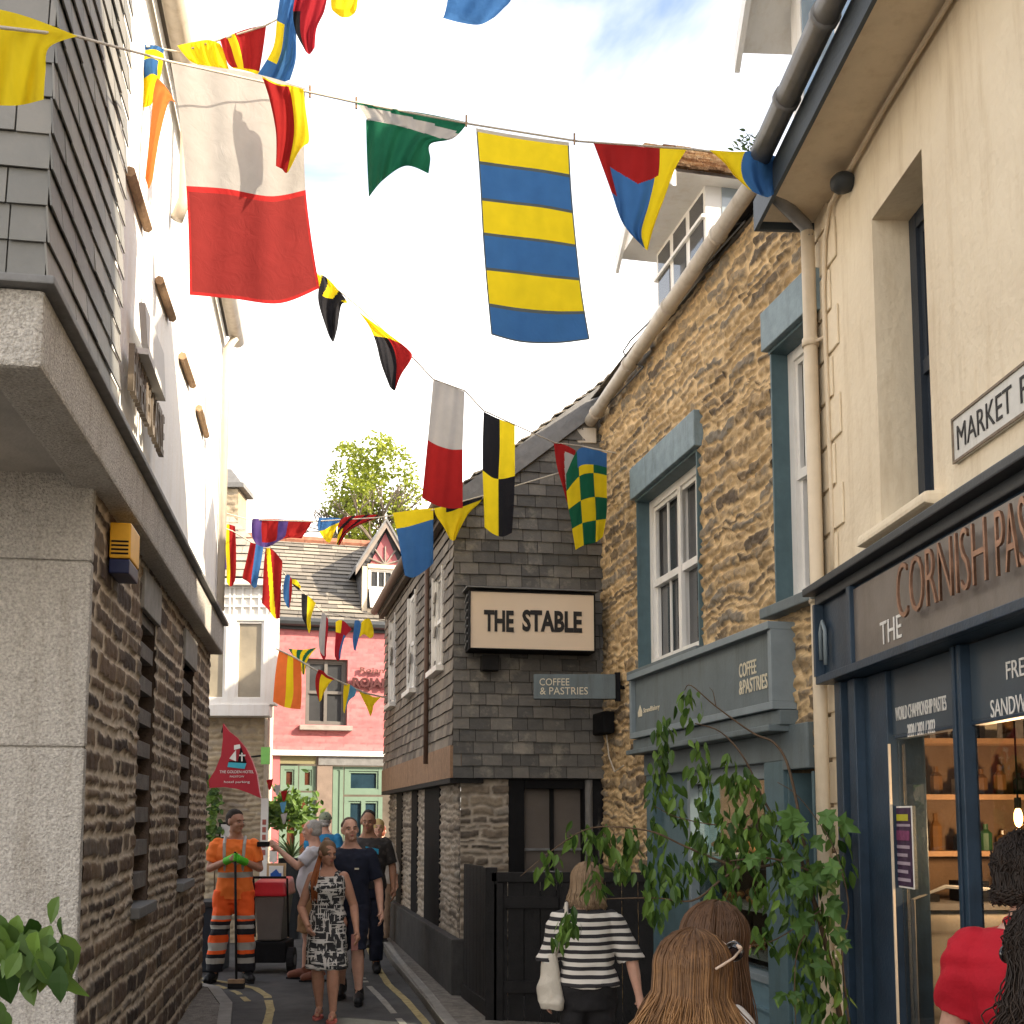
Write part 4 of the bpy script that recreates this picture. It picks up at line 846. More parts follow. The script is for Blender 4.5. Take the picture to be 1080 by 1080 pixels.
b = MB(); b.tube([PST.pt(.3, 2.55, .06), PST.pt(.36, 2.3, .05), PST.pt(.5, 2.15, .04), PST.pt(.75, 2.2, .03)], .007, 5); b.build('cable', M_rope, ML)

# ------------------------------------------------------------- cream building with the dark shopfront
CB = thing('cream_building', 'cream rendered building with dark blue shopfront and white dormer', 'building', (2.2, 5, 0))
PC = Plane((1.915, 6.8), (2.13, 2.5)); cu = lambda px, py=400: PC.hit(px, py)[0]; cz = lambda px, py: PC.hit(px, py)[1]
Lc = PC.len
cw = (cu(925), cu(981, 400), 3.22, 4.96)
b = MB(); wall_holes(b, PC, 0, Lc, 3.02, 5.46, [cw], -.28, 0); b.pbox(PC, 0, cu(905, 900), -.3, 3.018, -.28, 0)
b.build('upper_wall', M_cream, CB)
WI = sash(CB, PC, cw[0]+.01, cw[1]-.01, cw[2]+.01, cw[3]-.01, -.20, 'sash_window', mfr=mat('dark_blue_grey_paint', (.035, .045, .06), .45, .1), cols=1, fw=.085, depth=.09)
b = MB(); b.pbox(PC, cw[0], cw[1], cw[2], cw[3], -.5, -.46); b.build('curtain', M_blind, WI)
b = MB(); r_ = random.Random(2)
b.hexa([PC.pt(cw[0]-.09, cw[2]-.10, -.2), PC.pt(cw[1]+.12, cw[2]-.10, -.2), PC.pt(cw[1]+.13, cw[2]-.06, .11), PC.pt(cw[0]-.10, cw[2]-.06, .11), PC.pt(cw[0]-.09, cw[2]+.02, -.2), PC.pt(cw[1]+.12, cw[2]+.02, -.2), PC.pt(cw[1]+.13, cw[2]+.0, .10), PC.pt(cw[0]-.10, cw[2]+.0, .10)])
b.build('sill', M_cream, WI, bevel=.02)
b = MB(); z = -.1; k = 0
while z < 5.3:
    h = .27; w = .34 if k % 2 else .22
    if not (k % 2 and z < 3.0): pass
    uu = min(w, .34) if z > 3.0 else min(w, cu(898, 900)-.0)
    b.pbox(PC, -.02, uu, z+.012, z+h-.012, .001, .015); z += h; k += 1
b.build('quoin', M_cream, CB, bevel=.012)
b = MB(); b.pbox(PC, -.02, Lc, 5.44, 5.47, 0, .36); b.build('soffit', M_creamp, CB)
b = MB(); b.pbox(PC, -.04, Lc, 5.40, 5.60, .36, .385); b.pbox(PC, -.07, -.04, 5.40, 5.60, .0, .385); b.build('fascia_board', mat('slate_blue_fascia', (.055, .07, .085), .5, .1), CB, bevel=.003)
b = MB(); gz_ = 5.63; b.tube([PC.pt(.25, gz_, .46), PC.pt(Lc, gz_, .46)], .068, 12)
for k in range(9): q = .25+.65*k; b.tube([PC.pt(q, gz_, .46), PC.pt(q+.04, gz_, .46)], .078, 12)
b.build('gutter', M_gutter, CB, smooth=True)
b = MB(); b.tube([PC.pt(.33, 5.58, .46), PC.pt(.32, 5.50, .44), PC.pt(.05, 5.38, .09), PC.pt(.05, 5.30, .08)], .042, 10); b.build('swan_neck', M_gutter, CB, smooth=True)
b = MB(); b.tube([PC.pt(.05, 5.34, .08), PC.pt(.05, -.2, .08)], .042, 12)
for z in (.9, 3.0, 4.6): b.tube([PC.pt(.05, z, .08), PC.pt(.05, z+.05, .08)], .052, 12); b.tube([PC.pt(.05, z+.02, .08), PC.pt(.16, z+.02, .02)], .012, 6)
b.build('downpipe', M_creamp, CB, smooth=True)
b = MB(); pts = [(PC.pt(Lc*.8, 5.41, .03))]+[PC.pt(u, 5.40-.02*math.sin(u*3), .03) for u in (4, 3, 2, 1.2, .6)]+[PC.pt(.33, 5.36, .03), PC.pt(.22, 5.2, .03), PC.pt(.17, 4.9, .03), PC.pt(.18, 3.5, .02), PC.pt(.16, 3.15, .02)]
b.tube(pts, .014, 6); b.build('cable', M_creamp, CB, smooth=True)
b = MB(); b.ell(PC.pt(cu(898, 193), cz(898, 193), .05), (.075, .075, .06), 10, 8); b.tube([PC.pt(cu(898, 193), cz(898, 193), .0), PC.pt(cu(898, 193), cz(898, 193), .05)], .05, 8); b.build('security_lamp', M_dgrey, CB, smooth=True)
dC = Vector((PC.d.x, PC.d.y, 0)); bkC = -Vector((PC.n.x, PC.n.y, 0)); upC = (bkC*math.cos(R(41))+Vector((0, 0, math.sin(R(41))))).normalized()
slates('roof', PC.pt(-.05, 5.62, .34), dC, upC, [(0, 0), (Lc, 0), (Lc, 3.7), (0, 3.7)], .3, .16, M_roofs, CB, seed=24)
b = MB(); r0 = PC.pt(-.03, 5.58, .32); b.prism([r0, r0+upC*3.7, r0+bkC*5.6], dC*Lc); b.build('roof_core', M_lead, CB)
# dormer
zD0, zD1 = 5.66, 7.05; dd0, dd1 = -.05, 1.75
PD = PC.off(.12)
b = MB(); b.pbox(PD, dd0, dd1, zD0, zD1, -1.9, 0); D2 = b.build('dormer', M_white, CB, bevel=.006)
sash(CB, PD, dd0+.22, dd1-.2, zD0+.25, zD1-.12, .03, 'dormer_window', cols=2, rows=2, fw=.07, depth=.028, mpane=mat('painted_blue_sky_pane', (.16, .24, .32), .05, .2, 2, .02, spec=.9))  # blue of the reflected sky is mixed into the pane colour
b = MB(); dmid = (dd0+dd1)/2; hw = (dd1-dd0)/2+.2; zE = zD1-.30; rise = .95
for s_ in (1, -1):
    b.prism([PD.pt(dmid, zE+rise, .32), PD.pt(dmid+s_*hw, zE, .32), PD.pt(dmid+s_*hw, zE-.16, .32), PD.pt(dmid, zE+rise-.16, .32)], bkC*.035, 0)
    b.prism([PD.pt(dmid, zE+rise+.06, .30), PD.pt(dmid+s_*(hw+.03), zE+.05, .30), PD.pt(dmid+s_*(hw+.03), zE+.01, .30), PD.pt(dmid, zE+rise+.02, .30)], bkC*2.4, 1)
    b.prism([PD.pt(dmid, zE+rise+.015, .28), PD.pt(dmid+s_*hw, zE+.005, .28), PD.pt(dmid+s_*hw, zE-.02, .28), PD.pt(dmid, zE+rise-.02, .28)], bkC*2.3, 0)
b.build('dormer_roof', [M_white, M_lead], D2)
# street name plate
SN = thing('street_sign', 'white street name plate with black serif letters on the cream wall', 'sign', PC.pt(2.4, 3.3, 0))
a_ = PC.hit(1010, 490); pu0 = a_[0]; pz0, pz1 = a_[1]+.0, PC.hit(1010, 441)[1]; pw = 1.35
zt_ = .5*(PC.hit(1080, 397)[1]-pz1)
b = MB(); b.pbox(PC, pu0, pu0+pw, pz0, pz1, .002, .018); b.build('plate', mat('white_enamel', (.62, .60, .55), .5, .06, 20, .05, stain=.25), SN, bevel=.004)
b = MB(); t = .012
for (a, c, z0, z1) in ((pu0, pu0+pw, pz0, pz0+t), (pu0, pu0+pw, pz1-t, pz1), (pu0, pu0+t, pz0+t, pz1-t), (pu0+pw-t, pu0+pw, pz0+t, pz1-t)): b.pbox(PC, a, c, z0, z1, .018, .024)
b.build('rim', mat('aged_rim', (.22, .17, .12), .7, .3, 30), SN)
text('lettering', 'MARKET', PC, pu0+.05, pz0+.05, .50, pz1-pz0-.10, M_txtb, SN, o=.019, depth=.003, off=-.006)
text('lettering', 'PLACE', PC, pu0+.62, pz0+.05, .42, pz1-pz0-.10, M_txtb, SN, o=.019, depth=.003, off=-.006)
# shopfront
zf0, zf1 = 2.49, 3.03; u0s = cu(886, 690); PCs = PC.off(.10)
b = MB(); b.pbox(PC, u0s-.06, Lc, zf1-.01, zf1+.035, -.05, .20); b.pbox(PC, u0s-.03, Lc, zf1-.07, zf1-.01, -.05, .135); b.build('shop_cornice', M_dgrey, CB, bevel=.008)
b = MB(); b.pbox(PC, u0s, Lc, zf0, zf1-.07, -.25, .10); b.build('fascia_backing', M_blue, CB)
b = MB(); ub0 = PCs.hit(905, 690)[0]; b.pbox(PC, ub0, Lc, zf0+.05, zf1-.09, .10, .115); FB = b.build('fascia', M_board, CB)
b = MB(); b.pbox(PC, u0s, Lc, zf0, zf0+.045, .10, .15); b.pbox(PC, u0s, u0s+.03, zf0+.045, zf1-.07, .10, .16); b.pbox(PC, ub0-.05, ub0, zf0+.045, zf1-.07, .10, .14); b.build('fascia_moulding', M_blue, CB, bevel=.004)
b = MB(); b.tube([PC.pt(u0s+.05, zf0+.14, .13), PC.pt(u0s+.05, zf0+.30, .13), PC.pt(u0s+.09, zf0+.36, .13), PC.pt(u0s+.13, zf0+.30, .13), PC.pt(u0s+.13, zf0+.10, .13)], .012, 6); b.build('bracket_scroll', M_sgreyL, CB, smooth=True)
PFb = PC.off(.115); f_u = lambda px, py: PFb.hit(px, py)[0]; f_z = lambda px, py: PFb.hit(px, py)[1]
text('lettering', 'THE', PFb, f_u(929, 665), f_z(929, 681), f_u(951.5, 665)-f_u(929, 665), f_z(929, 657)-f_z(929, 681), M_txtw, FB, o=.002)
cz0 = f_z(960, 660)-.0
text('lettering', 'CORNISH', PFb, f_u(958, 640), zf0+.155, f_u(1055, 610)-f_u(958, 640), .26, M_copper, FB, o=.045, depth=.012, off=-.016)
text('lettering', 'PASTY CO', PFb, f_u(1063, 600), zf0+.155, .72, .26, M_copper, FB, o=.035, depth=.012, off=-.012)
u_p0, u_p1 = PC.off(.02).hit(893, 850)[0], PC.hit(938, 850)[0]
b = MB(); b.pbox(PC, u_p0, u_p0+.10, -.3, zf0-.003, -.2, .075); b.pbox(PC, u_p0+.10, u_p0+.17, -.3, zf0-.003, -.2, .035); b.pbox(PC, u_p0+.17, u_p0+.27, -.3, zf0-.003, -.2, .055); b.pbox(PC, u_p0+.27, u_p1, -.3, zf0-.003, -.2, .0); b.build('pilaster', M_blue, CB, bevel=.006)
b = MB(); b.pbox(PC, u_p1, u_p1+.012, -.3, 2.1, -.012, -.001); b.build('bead', M_creamp, CB)
um0, um1 = cu(1008, 800), cu(1020, 800)
b = MB(); b.pbox(PC, um0+.02, um0+.05, .5, zf0-.004, -.05, .02); b.pbox(PC, um0+.05, um1-.03, .5, zf0-.004, -.05, .008); b.pbox(PC, um1-.03, um1, .5, zf0-.004, -.05, .02); b.build('mullion', M_blue, CB, bevel=.006)
zt0 = cz(940, 775); zt1 = zf0-.004
um0 += .02; u2 = um1; uend = Lc
b = MB(); b.pbox(PC, u_p1+.002, um0-.002, zt0, zt1, -.09, -.03); b.pbox(PC, u2+.002, uend, zt0, zt1, -.09, -.03); TP = b.build('transom_panel', mat('slate_blue_panel', (.045, .065, .085), .4, .12, 4, .03, spec=.5), CB)
PT = PC.off(-.03); t_u = lambda px, py: PT.hit(px, py)[0]
wtot = um0-u_p1
text('lettering', 'WORLD CHAMPIONSHIP PASTIES', PT, u_p1+wtot*.07, zt1-.27, wtot*.74, .07, M_txtw, TP, o=.002)
text('lettering', '2020 / 2021 / 2022', PT, u_p1+wtot*.25, zt1-.365, wtot*.40, .065, M_txtw, TP, o=.002, off=.008)
text('lettering', 'FRESH', PT, t_u(1062, 705), zt1-.20, .27, .075, M_txtw, TP, o=.002)
text('lettering', 'SANDWICHES', PT, t_u(1045, 730), zt1-.345, .52, .075, M_txtw, TP, o=.002)
SW = MB(); SW.pbox(PC, u_p1+.035, um0, zt0-.02, zt0-.002, -.09, -.025); SW.pbox(PC, u2, uend, zt0-.02, zt0-.002, -.09, -.025); SW.pbox(PC, u_p1+.04, um0-.002, -.3, .55, -.12, -.03)
SWo = SW.build('shop_window', M_blue, CB, bevel=.004); b = MB(); b.pbox(PC, um0, uend, -.3, .50, -.12, -.02); b.build('stall_riser', M_blue, CB, bevel=.004)
b = MB(); b.pbox(PC, u_p1+.035, um0, .55, zt0-.03, -.045, -.039); b.pbox(PC, u2, uend, .5, zt0-.03, -.045, -.039); b.build('glass', glass('shop_glass', (.80, .82, .82), .05), SWo)
# shop interior
M_tile = ramp_mat('pale_counter_tile', [(.30, .27, .23), (.36, .32, .27), (.40, .36, .30)], (.20, .17, .14), nscale=4, nmix=.2, bump=.1)
b = MB(); b.pbox(PC, .03, Lc, -.3, 3.0, -3.2, -3.1); b.pbox(PC, .03, .06, -.3, 3.0, -3.1, -.3); b.pbox(PC, u_p1-.5, Lc, -.35, -.2, -3.2, -.13); b.pbox(PC, u_p1-.5, Lc, 2.48, 2.55, -3.1, -.28)
b.build('shop_interior', mat('dark_brown_interior', (.075, .055, .04), .9, .3), SWo)
b = MB()
for o_, z in ((-2.8, 1.45), (-2.8, 1.85), (-2.8, 2.2)): b.pbox(PC, u_p1, Lc, z, z+.035, o_-.25, o_)
b.build('shelf', mat('oak_shelf', (.38, .22, .12), .6, .2, 12), SWo)
def cross(u): return Plane(PC.pt(u, 0, -.14)[:2], PC.pt(u, 0, -3.1)[:2])
PCt = cross(.62); masonry('tiled_counter', PCt, 0, 2.8, -.25, 1.22, M_tile, SWo, res=.02, rows=(.15,), widths=(.30,), regular=True, relief=.004, joint=.010, wob=0, seed=9, back=.05, rough=0, jag=0)
b = MB(); b.pbox(PCt, 0, 2.8, 1.225, 1.26, -.4, .03); b.build('counter_top', mat('grey_worktop', (.14, .13, .125), .4), SWo)
r_ = random.Random(9); b = MB()
for k in range(9): u = .1+k*.28; b.pbox(PCt, u, u+.16, 1.262, 1.30+.07*(k % 3), -.25, -.1)
b.build('tray_stand', M_black, SWo)
PSh = cross(.12)
b = MB(); b.pbox(PSh, -.0, 2.9, -.2, 2.45, -.05, -.01); b.build('shop_side_wall', mat('warm_brown_panel', (.16, .10, .06), .8, .25, 5, .3), SWo)
b = MB()
for z in (1.5, 1.82, 2.14): b.pbox(PSh, 0, 2.9, z, z+.03, 0, .22)
b.build('side_shelf', mat('oak_shelf', (.38, .22, .12), .6, .2, 12), SWo)
gm = [mat('amber_jar', (.16, .08, .03), .25, .3, 9, 0), mat('green_bottle', (.03, .09, .03), .2, .3, 9, 0), mat('pale_packet', (.50, .45, .36), .6, .2, 9, 0), M_black]
b = MB()
for z in (1.531, 1.851, 2.171):
    u = .06
    while u < 2.8:
        h = r_.uniform(.10, .22); q = PSh.pt(u, z, .11); m_ = r_.randrange(4)
        if m_ == 2: b.pbox(PSh, u-.035, u+.035, z, z+h*.8, .05, .15, m_)
        else: b.tube([q, q+Vector((0, 0, h*.65)), q+Vector((0, 0, h*.8)), q+Vector((0, 0, h))], [.036, .036, .014, .014], 8, m_)
        u += r_.uniform(.08, .16)
b.build('bottle_row', gm, SWo, kind='stuff')
b = MB(); b.tube([PC.pt(u_p1+.02, .55, -.10), PC.pt(u_p1+.02, 1.30, -.10), PC.pt(u_p1-.05, 1.36, -.30), PC.pt(u_p1-.05, 1.32, -.9)], .011, 6); b.build('metal_rail', M_lead, SWo)
em, n_, bs_, o_ = nodes('bulb_glow'); bs_.inputs['Emission Color'].default_value = (1, .5, .14, 1); bs_.inputs['Emission Strength'].default_value = 5; bs_.inputs['Base Color'].default_value = (1, .5, .2, 1)

PBt = PC.off(-.6).hit(1074, 862); q = PC.pt(PBt[0], PBt[1], -.6)
bl = bpy.data.lights.new('bulb_light', 'POINT'); bl.energy = 17; bl.color = (1, .62, .32); bl.shadow_soft_size = .06; blo = bpy.data.objects.new('bulb_light', bl); scene.collection.objects.link(blo); blo.location = q-Vector((0, 0, .12))
HB = thing('hanging_bulb', 'glowing filament bulb hanging inside the blue shop window', 'bulb', q)
b = MB(); b.ell(q, (.022, .022, .05), 10, 8); b.build('bulb', em, HB, smooth=True)
b = MB(); b.tube([q+Vector((0, 0, .05)), (q.x, q.y, 2.48)], .005, 5); b.tube([q+Vector((0, 0, .045)), q+Vector((0, 0, .10))], .018, 8); b.build('cord', M_black, HB)
LT = [PC.pt(PC.off(-2.6).hit(x, 820)[0], 2.0, -2.6) for x in (1000, 1052)]
# poster on glass
PO = PC.off(-.037); a_ = PO.hit(945, 935); c_ = PO.hit(962, 850)
POS = thing('poster', 'small purple and white poster inside the left shop pane', 'poster', PC.pt(a_[0], a_[1], 0))
def pq(f0, f1, g0, g1, m, nm, o): b = MB(); b.pbox(PO, frac(a_[0], c_[0], f0), frac(a_[0], c_[0], f1), frac(a_[1], c_[1], g0), frac(a_[1], c_[1], g1), o, o+.001); b.build(nm, m, POS)
pq(0, 1, 0, 1, M_txtw, 'paper', .0); pq(.06, .94, .02, .98, mat('poster_purple', (.05, .025, .055), .5, .5, 30, 0), 'print', .002); pq(.2, .8, .82, .9, mat('poster_yellow', (.45, .42, .03), .5), 'print', .004)
for k in range(5): pq(.14, .84-.12*(k % 2), .08+.10*k, .12+.10*k, mat('poster_pale', (.35, .28, .33), .5), 'print', .004)
pq(.2, .9, .75, .78, mat('poster_pale', (.35, .28, .33), .5), 'print', .004); pq(.15, .85, .58, .70, mat('poster_plum', (.20, .05, .12), .5, .4, 30, 0), 'print', .004)
# an unseen house added on the right to shade the slate bay opposite
NB = MB(); NB.pbox(PC, Lc+.05, Lc+8, -.3, 9.0, -2.8, .1); NB.build('added_shade_house', M_cream, None, label='unseen tall cream house added next to the cream shop to shade the slate bay', cat='building')

# ------------------------------------------------------------- black gate enclosure
GT = thing('black_gate', 'black timber gate and fence panel in front of the slate hung building', 'gate', (.4, 9.8, 0))
PG1 = Plane((-.46, 10.95), (-.175, 9.78)); PG2 = Plane((-.175, 9.78), (1.21, 9.78))
ztg = at(560, 920, 9.78).z
r_ = random.Random(3)
b = MB(); n = 8
for k in range(n): a = PG1.len*k/n; b.pbox(PG1, a+.002, a+PG1.len/n-.004, .0, ztg+.03+r_.uniform(-.006, .006), -.03, 0)
b.pbox(PG1, 0, PG1.len, -.1, .16, -.02, .02); b.build('side_boards', M_blackw, GT, bevel=.003)
b = MB(); n = 10
for k in range(n): a = PG2.len*k/n; b.pbox(PG2, a+.003, a+PG2.len/n-.003, -.05, ztg-.03+r_.uniform(-.004, .004), -.03, 0)
b.build('front_boards', M_blackw, GT, bevel=.003)
b = MB(); b.pbox(PG2, 0, PG2.len, ztg-.08, ztg-.0, -.04, .03); b.pbox(PG2, .02, .10, -.05, ztg-.09, .0, .03); b.pbox(PG2, .58, .68, -.05, ztg-.09, .0, .035); b.pbox(PG2, .11, .57, .25, .35, 0, .03); b.pbox(PG2, .11, .57, ztg-.3, ztg-.2, 0, .03); b.build('gate_frame', M_blackw, GT, bevel=.004)
b = MB(); b.pbox(PG2, -.05, .05, -.05, ztg+.04, -.06, .03); b.build('gate_post', M_blackw, GT, bevel=.006)
b = MB(); b.pbox(PG2, .35, .6, ztg+.004, ztg+.012, -.01, .02); b.build('latch', M_lead, GT)
# ------------------------------------------------------------- people
def skin_mat(name, col): 
    m = mat(name, col, .55, .10, 18, .15, 90, spec=.35); b = m.node_tree.nodes['Principled BSDF']; b.inputs['Subsurface Weight'].default_value = .12; b.inputs['Subsurface Radius'].default_value = (.02, .008, .004); b.inputs['Subsurface Scale'].default_value = .5
    return m
SK_A = skin_mat('tanned_skin', (.46, .24, .16)); SK_B = skin_mat('fair_skin', (.58, .33, .24)); SK_C = skin_mat('olive_skin', (.38, .20, .125))
M_eye = mat('eye_white', (.34, .31, .29), .2, .02, 3, 0); M_iris = mat('dark_iris', (.02, .012, .01), .15, .05, 3, 0); M_lip = mat('lip', (.42, .15, .12), .45, .05, 20, 0)
def remesh(mb, vox, smooth=4, wr=0, seed=0, it=.4):
    me = mb.mesh('tmp'); o = bpy.data.objects.new('tmp', me); scene.collection.objects.link(o)
    m = o.modifiers.new('r', 'REMESH'); m.mode = 'VOXEL'; m.voxel_size = vox; m.use_smooth_shade = True
    s = o.modifiers.new('s', 'SMOOTH'); s.iterations = smooth; s.factor = .5
    dg = bpy.context.evaluated_depsgraph_get(); dg.update(); me2 = bpy.data.meshes.new_from_object(o.evaluated_get(dg)); bpy.data.objects.remove(o)
    if wr:
        n = len(me2.vertices); co = np.empty(n*3); me2.vertices.foreach_get('co', co); co = co.reshape(-1, 3); no = np.empty(n*3); me2.vertices.foreach_get('normal', no); no = no.reshape(-1, 3)
        q = co-co.mean(0)
        w = vnoise(q[:, 0]*9+q[:, 2]*5+40+vnoise(q[:, 2]*4+9, q[:, 0]*4+9, seed)*3, q[:, 2]*14+q[:, 1]*8+40, seed)-.5+.5*(vnoise(q[:, 0]*22+30, q[:, 2]*26+q[:, 1]*15+30, seed+1)-.5)
        co += no*(w*wr)[:, None]; me2.vertices.foreach_set('co', co.ravel())
    me2.shade_smooth(); return me2
def loft(mb, rings, n=20):
    """closed stack of ellipses: (centre, side vector, front vector)"""
    vs = []
    for c, a, f in rings:
        for k in range(n):
            t = 2*math.pi*k/n; ct, st = math.cos(t), math.sin(t); e = .86
            vs.append(c+a*(abs(ct)**e*(1 if ct > 0 else -1))+f*(abs(st)**e*(1 if st > 0 else -1)))
    N = len(rings); fs = [(i*n+k, i*n+(k+1) % n, (i+1)*n+(k+1) % n, (i+1)*n+k) for i in range(N-1) for k in range(n)]
    fs += [tuple(range(n))[::-1], tuple((N-1)*n+k for k in range(n))]
    mb.add(vs, fs)
MALE = [(.80, .07, .06, 0), (.86, .155, .11, 0), (.93, .172, .122, -.008), (1.0, .164, .115, 0), (1.08, .152, .105, .006), (1.18, .160, .112, .006), (1.28, .176, .122, .004), (1.36, .180, .115, -.004), (1.42, .150, .090, -.012), (1.455, .095, .070, -.014), (1.50, .062, .060, -.006), (1.57, .054, .058, .012)]
FEM = [(.80, .07, .06, 0), (.86, .160, .118, 0), (.93, .178, .128, -.012), (1.0, .162, .112, 0), (1.08, .132, .098, .004), (1.18, .138, .105, .010), (1.27, .152, .128, .022), (1.35, .155, .105, .004), (1.41, .135, .082, -.010), (1.445, .085, .062, -.012), (1.49, .052, .050, -.004), (1.57, .046, .050, .012)]
class Person:
    def __init__(s, label, x, y, phi, H=1.75, sex='m', group=None, pose=None, skin=SK_A, head=(0, 0, 0), lean=0.0, belly=0.0, fat=1.0, vox=.0085, twist=0, category='person'):
        s.k = H/1.75; s.z = gz(y); s.base = Vector((x, y, s.z+.0)); s.phi = R(phi)
        s.root = thing('person', label, category, s.base, group)
        J = dict(hipL=(.09, 0, .92), kneeL=(.10, .02, .50), ankL=(.10, -.03, .09), toeL=(.12, .13, .035), hipR=(-.09, 0, .92), kneeR=(-.10, .02, .50), ankR=(-.10, -.03, .09), toeR=(-.12, .13, .035),
                 shL=(.180, -.01, 1.40), elL=(.235, -.04, 1.12), wrL=(.25, .05, .88), shR=(-.180, -.01, 1.40), elR=(-.235, -.04, 1.12), wrR=(-.25, .05, .88))
        if sex == 'f':
            for q in ('shL', 'shR'): J[q] = (J[q][0]*.86, J[q][1], J[q][2]-.01)
        if pose: J.update(pose)
        s.J = J; s.sex = sex; s.lean = lean; s.belly = belly; s.fat = fat; s.vox = vox; s.skin = skin
        s.fd = Vector((math.sin(s.phi), -math.cos(s.phi), 0)); s.sd = Vector((math.cos(s.phi), math.sin(s.phi), 0)); s.tw = R(twist)
        hy, hp, hr = [R(v) for v in head]
        s.hc = s.P((0, .035, 1.622)); a = s.phi+hy
        f0 = Vector((math.sin(a), -math.cos(a), 0)); s0 = Vector((math.cos(a), math.sin(a), 0)); u0 = Vector((0, 0, 1))
        s.hf = f0*math.cos(hp)+u0*math.sin(hp); s.hu = u0*math.cos(hp)-f0*math.sin(hp); s.hs = s0
        s.hs, s.hu = s.hs*math.cos(hr)+s.hu*math.sin(hr), s.hu*math.cos(hr)-s.hs*math.sin(hr)
        s.body()
    def P(s, q):
        x, f, u = q
        if u > .9: f = f+(u-.9)*math.sin(s.lean); u = .9+(u-.9)*math.cos(s.lean)
        if u > 1.0 and s.tw if hasattr(s, 'tw') else False:
            c, n = math.cos(s.tw), math.sin(s.tw); x, f = x*c-f*n, x*n+f*c
        return s.base+(s.sd*x+s.fd*f+Vector((0, 0, u)))*s.k
    def Hd(s, q): return s.hc+(s.hs*q[0]+s.hf*q[1]+s.hu*q[2])*s.k
    def hrot(s): return Matrix((s.hs, s.hf, s.hu)).transposed()
    def torso(s, mb, lo, hi, grow=0, flare=0, top=None):
        rings = []; prof = MALE if s.sex == 'm' else FEM
        us = [r[0] for r in prof]
        def val(u):
            for i in range(len(prof)-1):
                if prof[i][0] <= u <= prof[i+1][0]:
                    t = (u-us[i])/(us[i+1]-us[i]); return [frac(prof[i][j], prof[i+1][j], t) for j in (1, 2, 3)]
            return list(prof[0][1:]) if u < us[0] else list(prof[-1][1:])
        u = lo; n = max(3, int((hi-lo)/.03))
        for i in range(n+1):
            u = frac(lo, hi, i/n); rx, ry, fo = val(max(u, .86) if grow else u)
            bl = s.belly*math.exp(-((u-1.06)/.11)**2)
            rx = rx*(s.fat)+bl*.35+grow; ry = ry*s.fat+bl*.6+grow; fo += bl*.5
            if flare and u < 1.12: e = flare*(1.12-u); rx += e; ry += e*.8
            c = s.P((0, fo, u)); a = s.P((rx, fo, u))-c; f = s.P((0, fo+ry, u))-c
            rings.append((c, a, f))
        loft(mb, rings)
    def limb(s, mb, keys, rad, grow=0):
        pts = [s.P(s.J[q]) if isinstance(q, str) else s.P(q) for q in keys]
        out = []; rr = []
        for i in range(len(pts)-1):
            n = 6
            for j in range(n+(i == len(pts)-2)):
                t = j/n; out.append(pts[i].lerp(pts[i+1], t))
                r = frac(rad[i][0], rad[i][1], t)+rad[i][2]*math.sin(math.pi*min(1, t*1.3))
                rr.append((r*(.5+.5*s.fat)+grow)*s.k)
        mb.tube(out, rr, 14)
        if not grow:
            mb.ell(pts[0], (rr[0],)*3, 12, 8); mb.ell(pts[1], (rad[1][0]*s.k*(.5+.5*s.fat),)*3, 12, 8)
    def hand(s, mb, side, curl=.5, d=None, spread=.35):
        w = s.P(s.J['wr'+side]); e = s.P(s.J['el'+side]); d = (w-e).normalized() if d is None else Vector(d).normalized()
        sg = 1 if side == 'L' else -1
        n = -s.sd*sg   # palm faces the body
        n = (n-d*n.dot(d)).normalized(); t = d.cross(n).normalized()
        if t.dot(s.fd) < 0 and abs(t.dot(s.fd)) > .1: t = -t
        k = s.k
        mb.tube([w-d*.01*k, w+d*.03*k, w+d*.085*k], [.026*k, .030*k, .030*k], 10)
        for dx in (-.020, .020): mb.tube([w+d*.02*k+t*dx*.6*k, w+d*.088*k+t*dx*k], [.017*k, .017*k], 8)
        for i, (o_, ln) in enumerate(((.030, .072), (.0105, .082), (-.0095, .076), (-.029, .060))):
            p = w+d*.082*k+t*o_*k; pts = [p]; dd = d.copy()
            for j in range(3):
                a = curl*(.55+.25*j); dd = (dd*math.cos(a)+n*math.sin(a)).normalized(); p = p+dd*ln*k*(.42, .32, .26)[j]; pts.append(p)
            mb.tube(pts, [.0098*k, .0092*k, .0086*k, .0068*k], 8)
        p = w+d*.022*k+t*.026*k; dd = (d*.7+t*.6+n*.3).normalized(); q = p+dd*.042*k; r_ = q+(dd+n*.4).normalized()*.032*k
        mb.tube([p, q, r_], [.0135*k, .0115*k, .008*k], 8)
    def body(s):
        mb = MB(); s.torso(mb, .82, 1.57)
        k = s.k
        for q in 'LR':
            s.limb(mb, ('sh'+q, 'el'+q, 'wr'+q), ((.050, .040, .004), (.041, .026, .004)))
            a, b_ = ('hip'+q, 'knee'+q)
            s.limb(mb, ('hip'+q, 'knee'+q, 'ank'+q), ((.088, .056, .0), (.054, .034, .012)))
            t = s.P(s.J['toe'+q]); an = s.P(s.J['ank'+q]); fl = s.P((s.J['ank'+q][0], s.J['ank'+q][1]-.035, s.J['ank'+q][2]-.05))
            mb.tube([fl, an.lerp(t, .35)-Vector((0, 0, .01)), t], [.034*k, .036*k, .024*k], 10)
            s.hand(mb, q, s.J.get('curl'+q, .5), s.J.get('hd'+q))
        # neck and head
        mb.tube([s.P((0, -.01, 1.44)), s.P((0, .01, 1.52)), s.Hd((0, -.02, -.06))], [.064*k, (.060 if s.sex == 'm' else .048)*k, .054*k], 14)
        rot = s.hrot(); E = lambda c, r, n=18: mb.ell(s.Hd(c), tuple(v*k for v in r), n, 12, rot=rot)
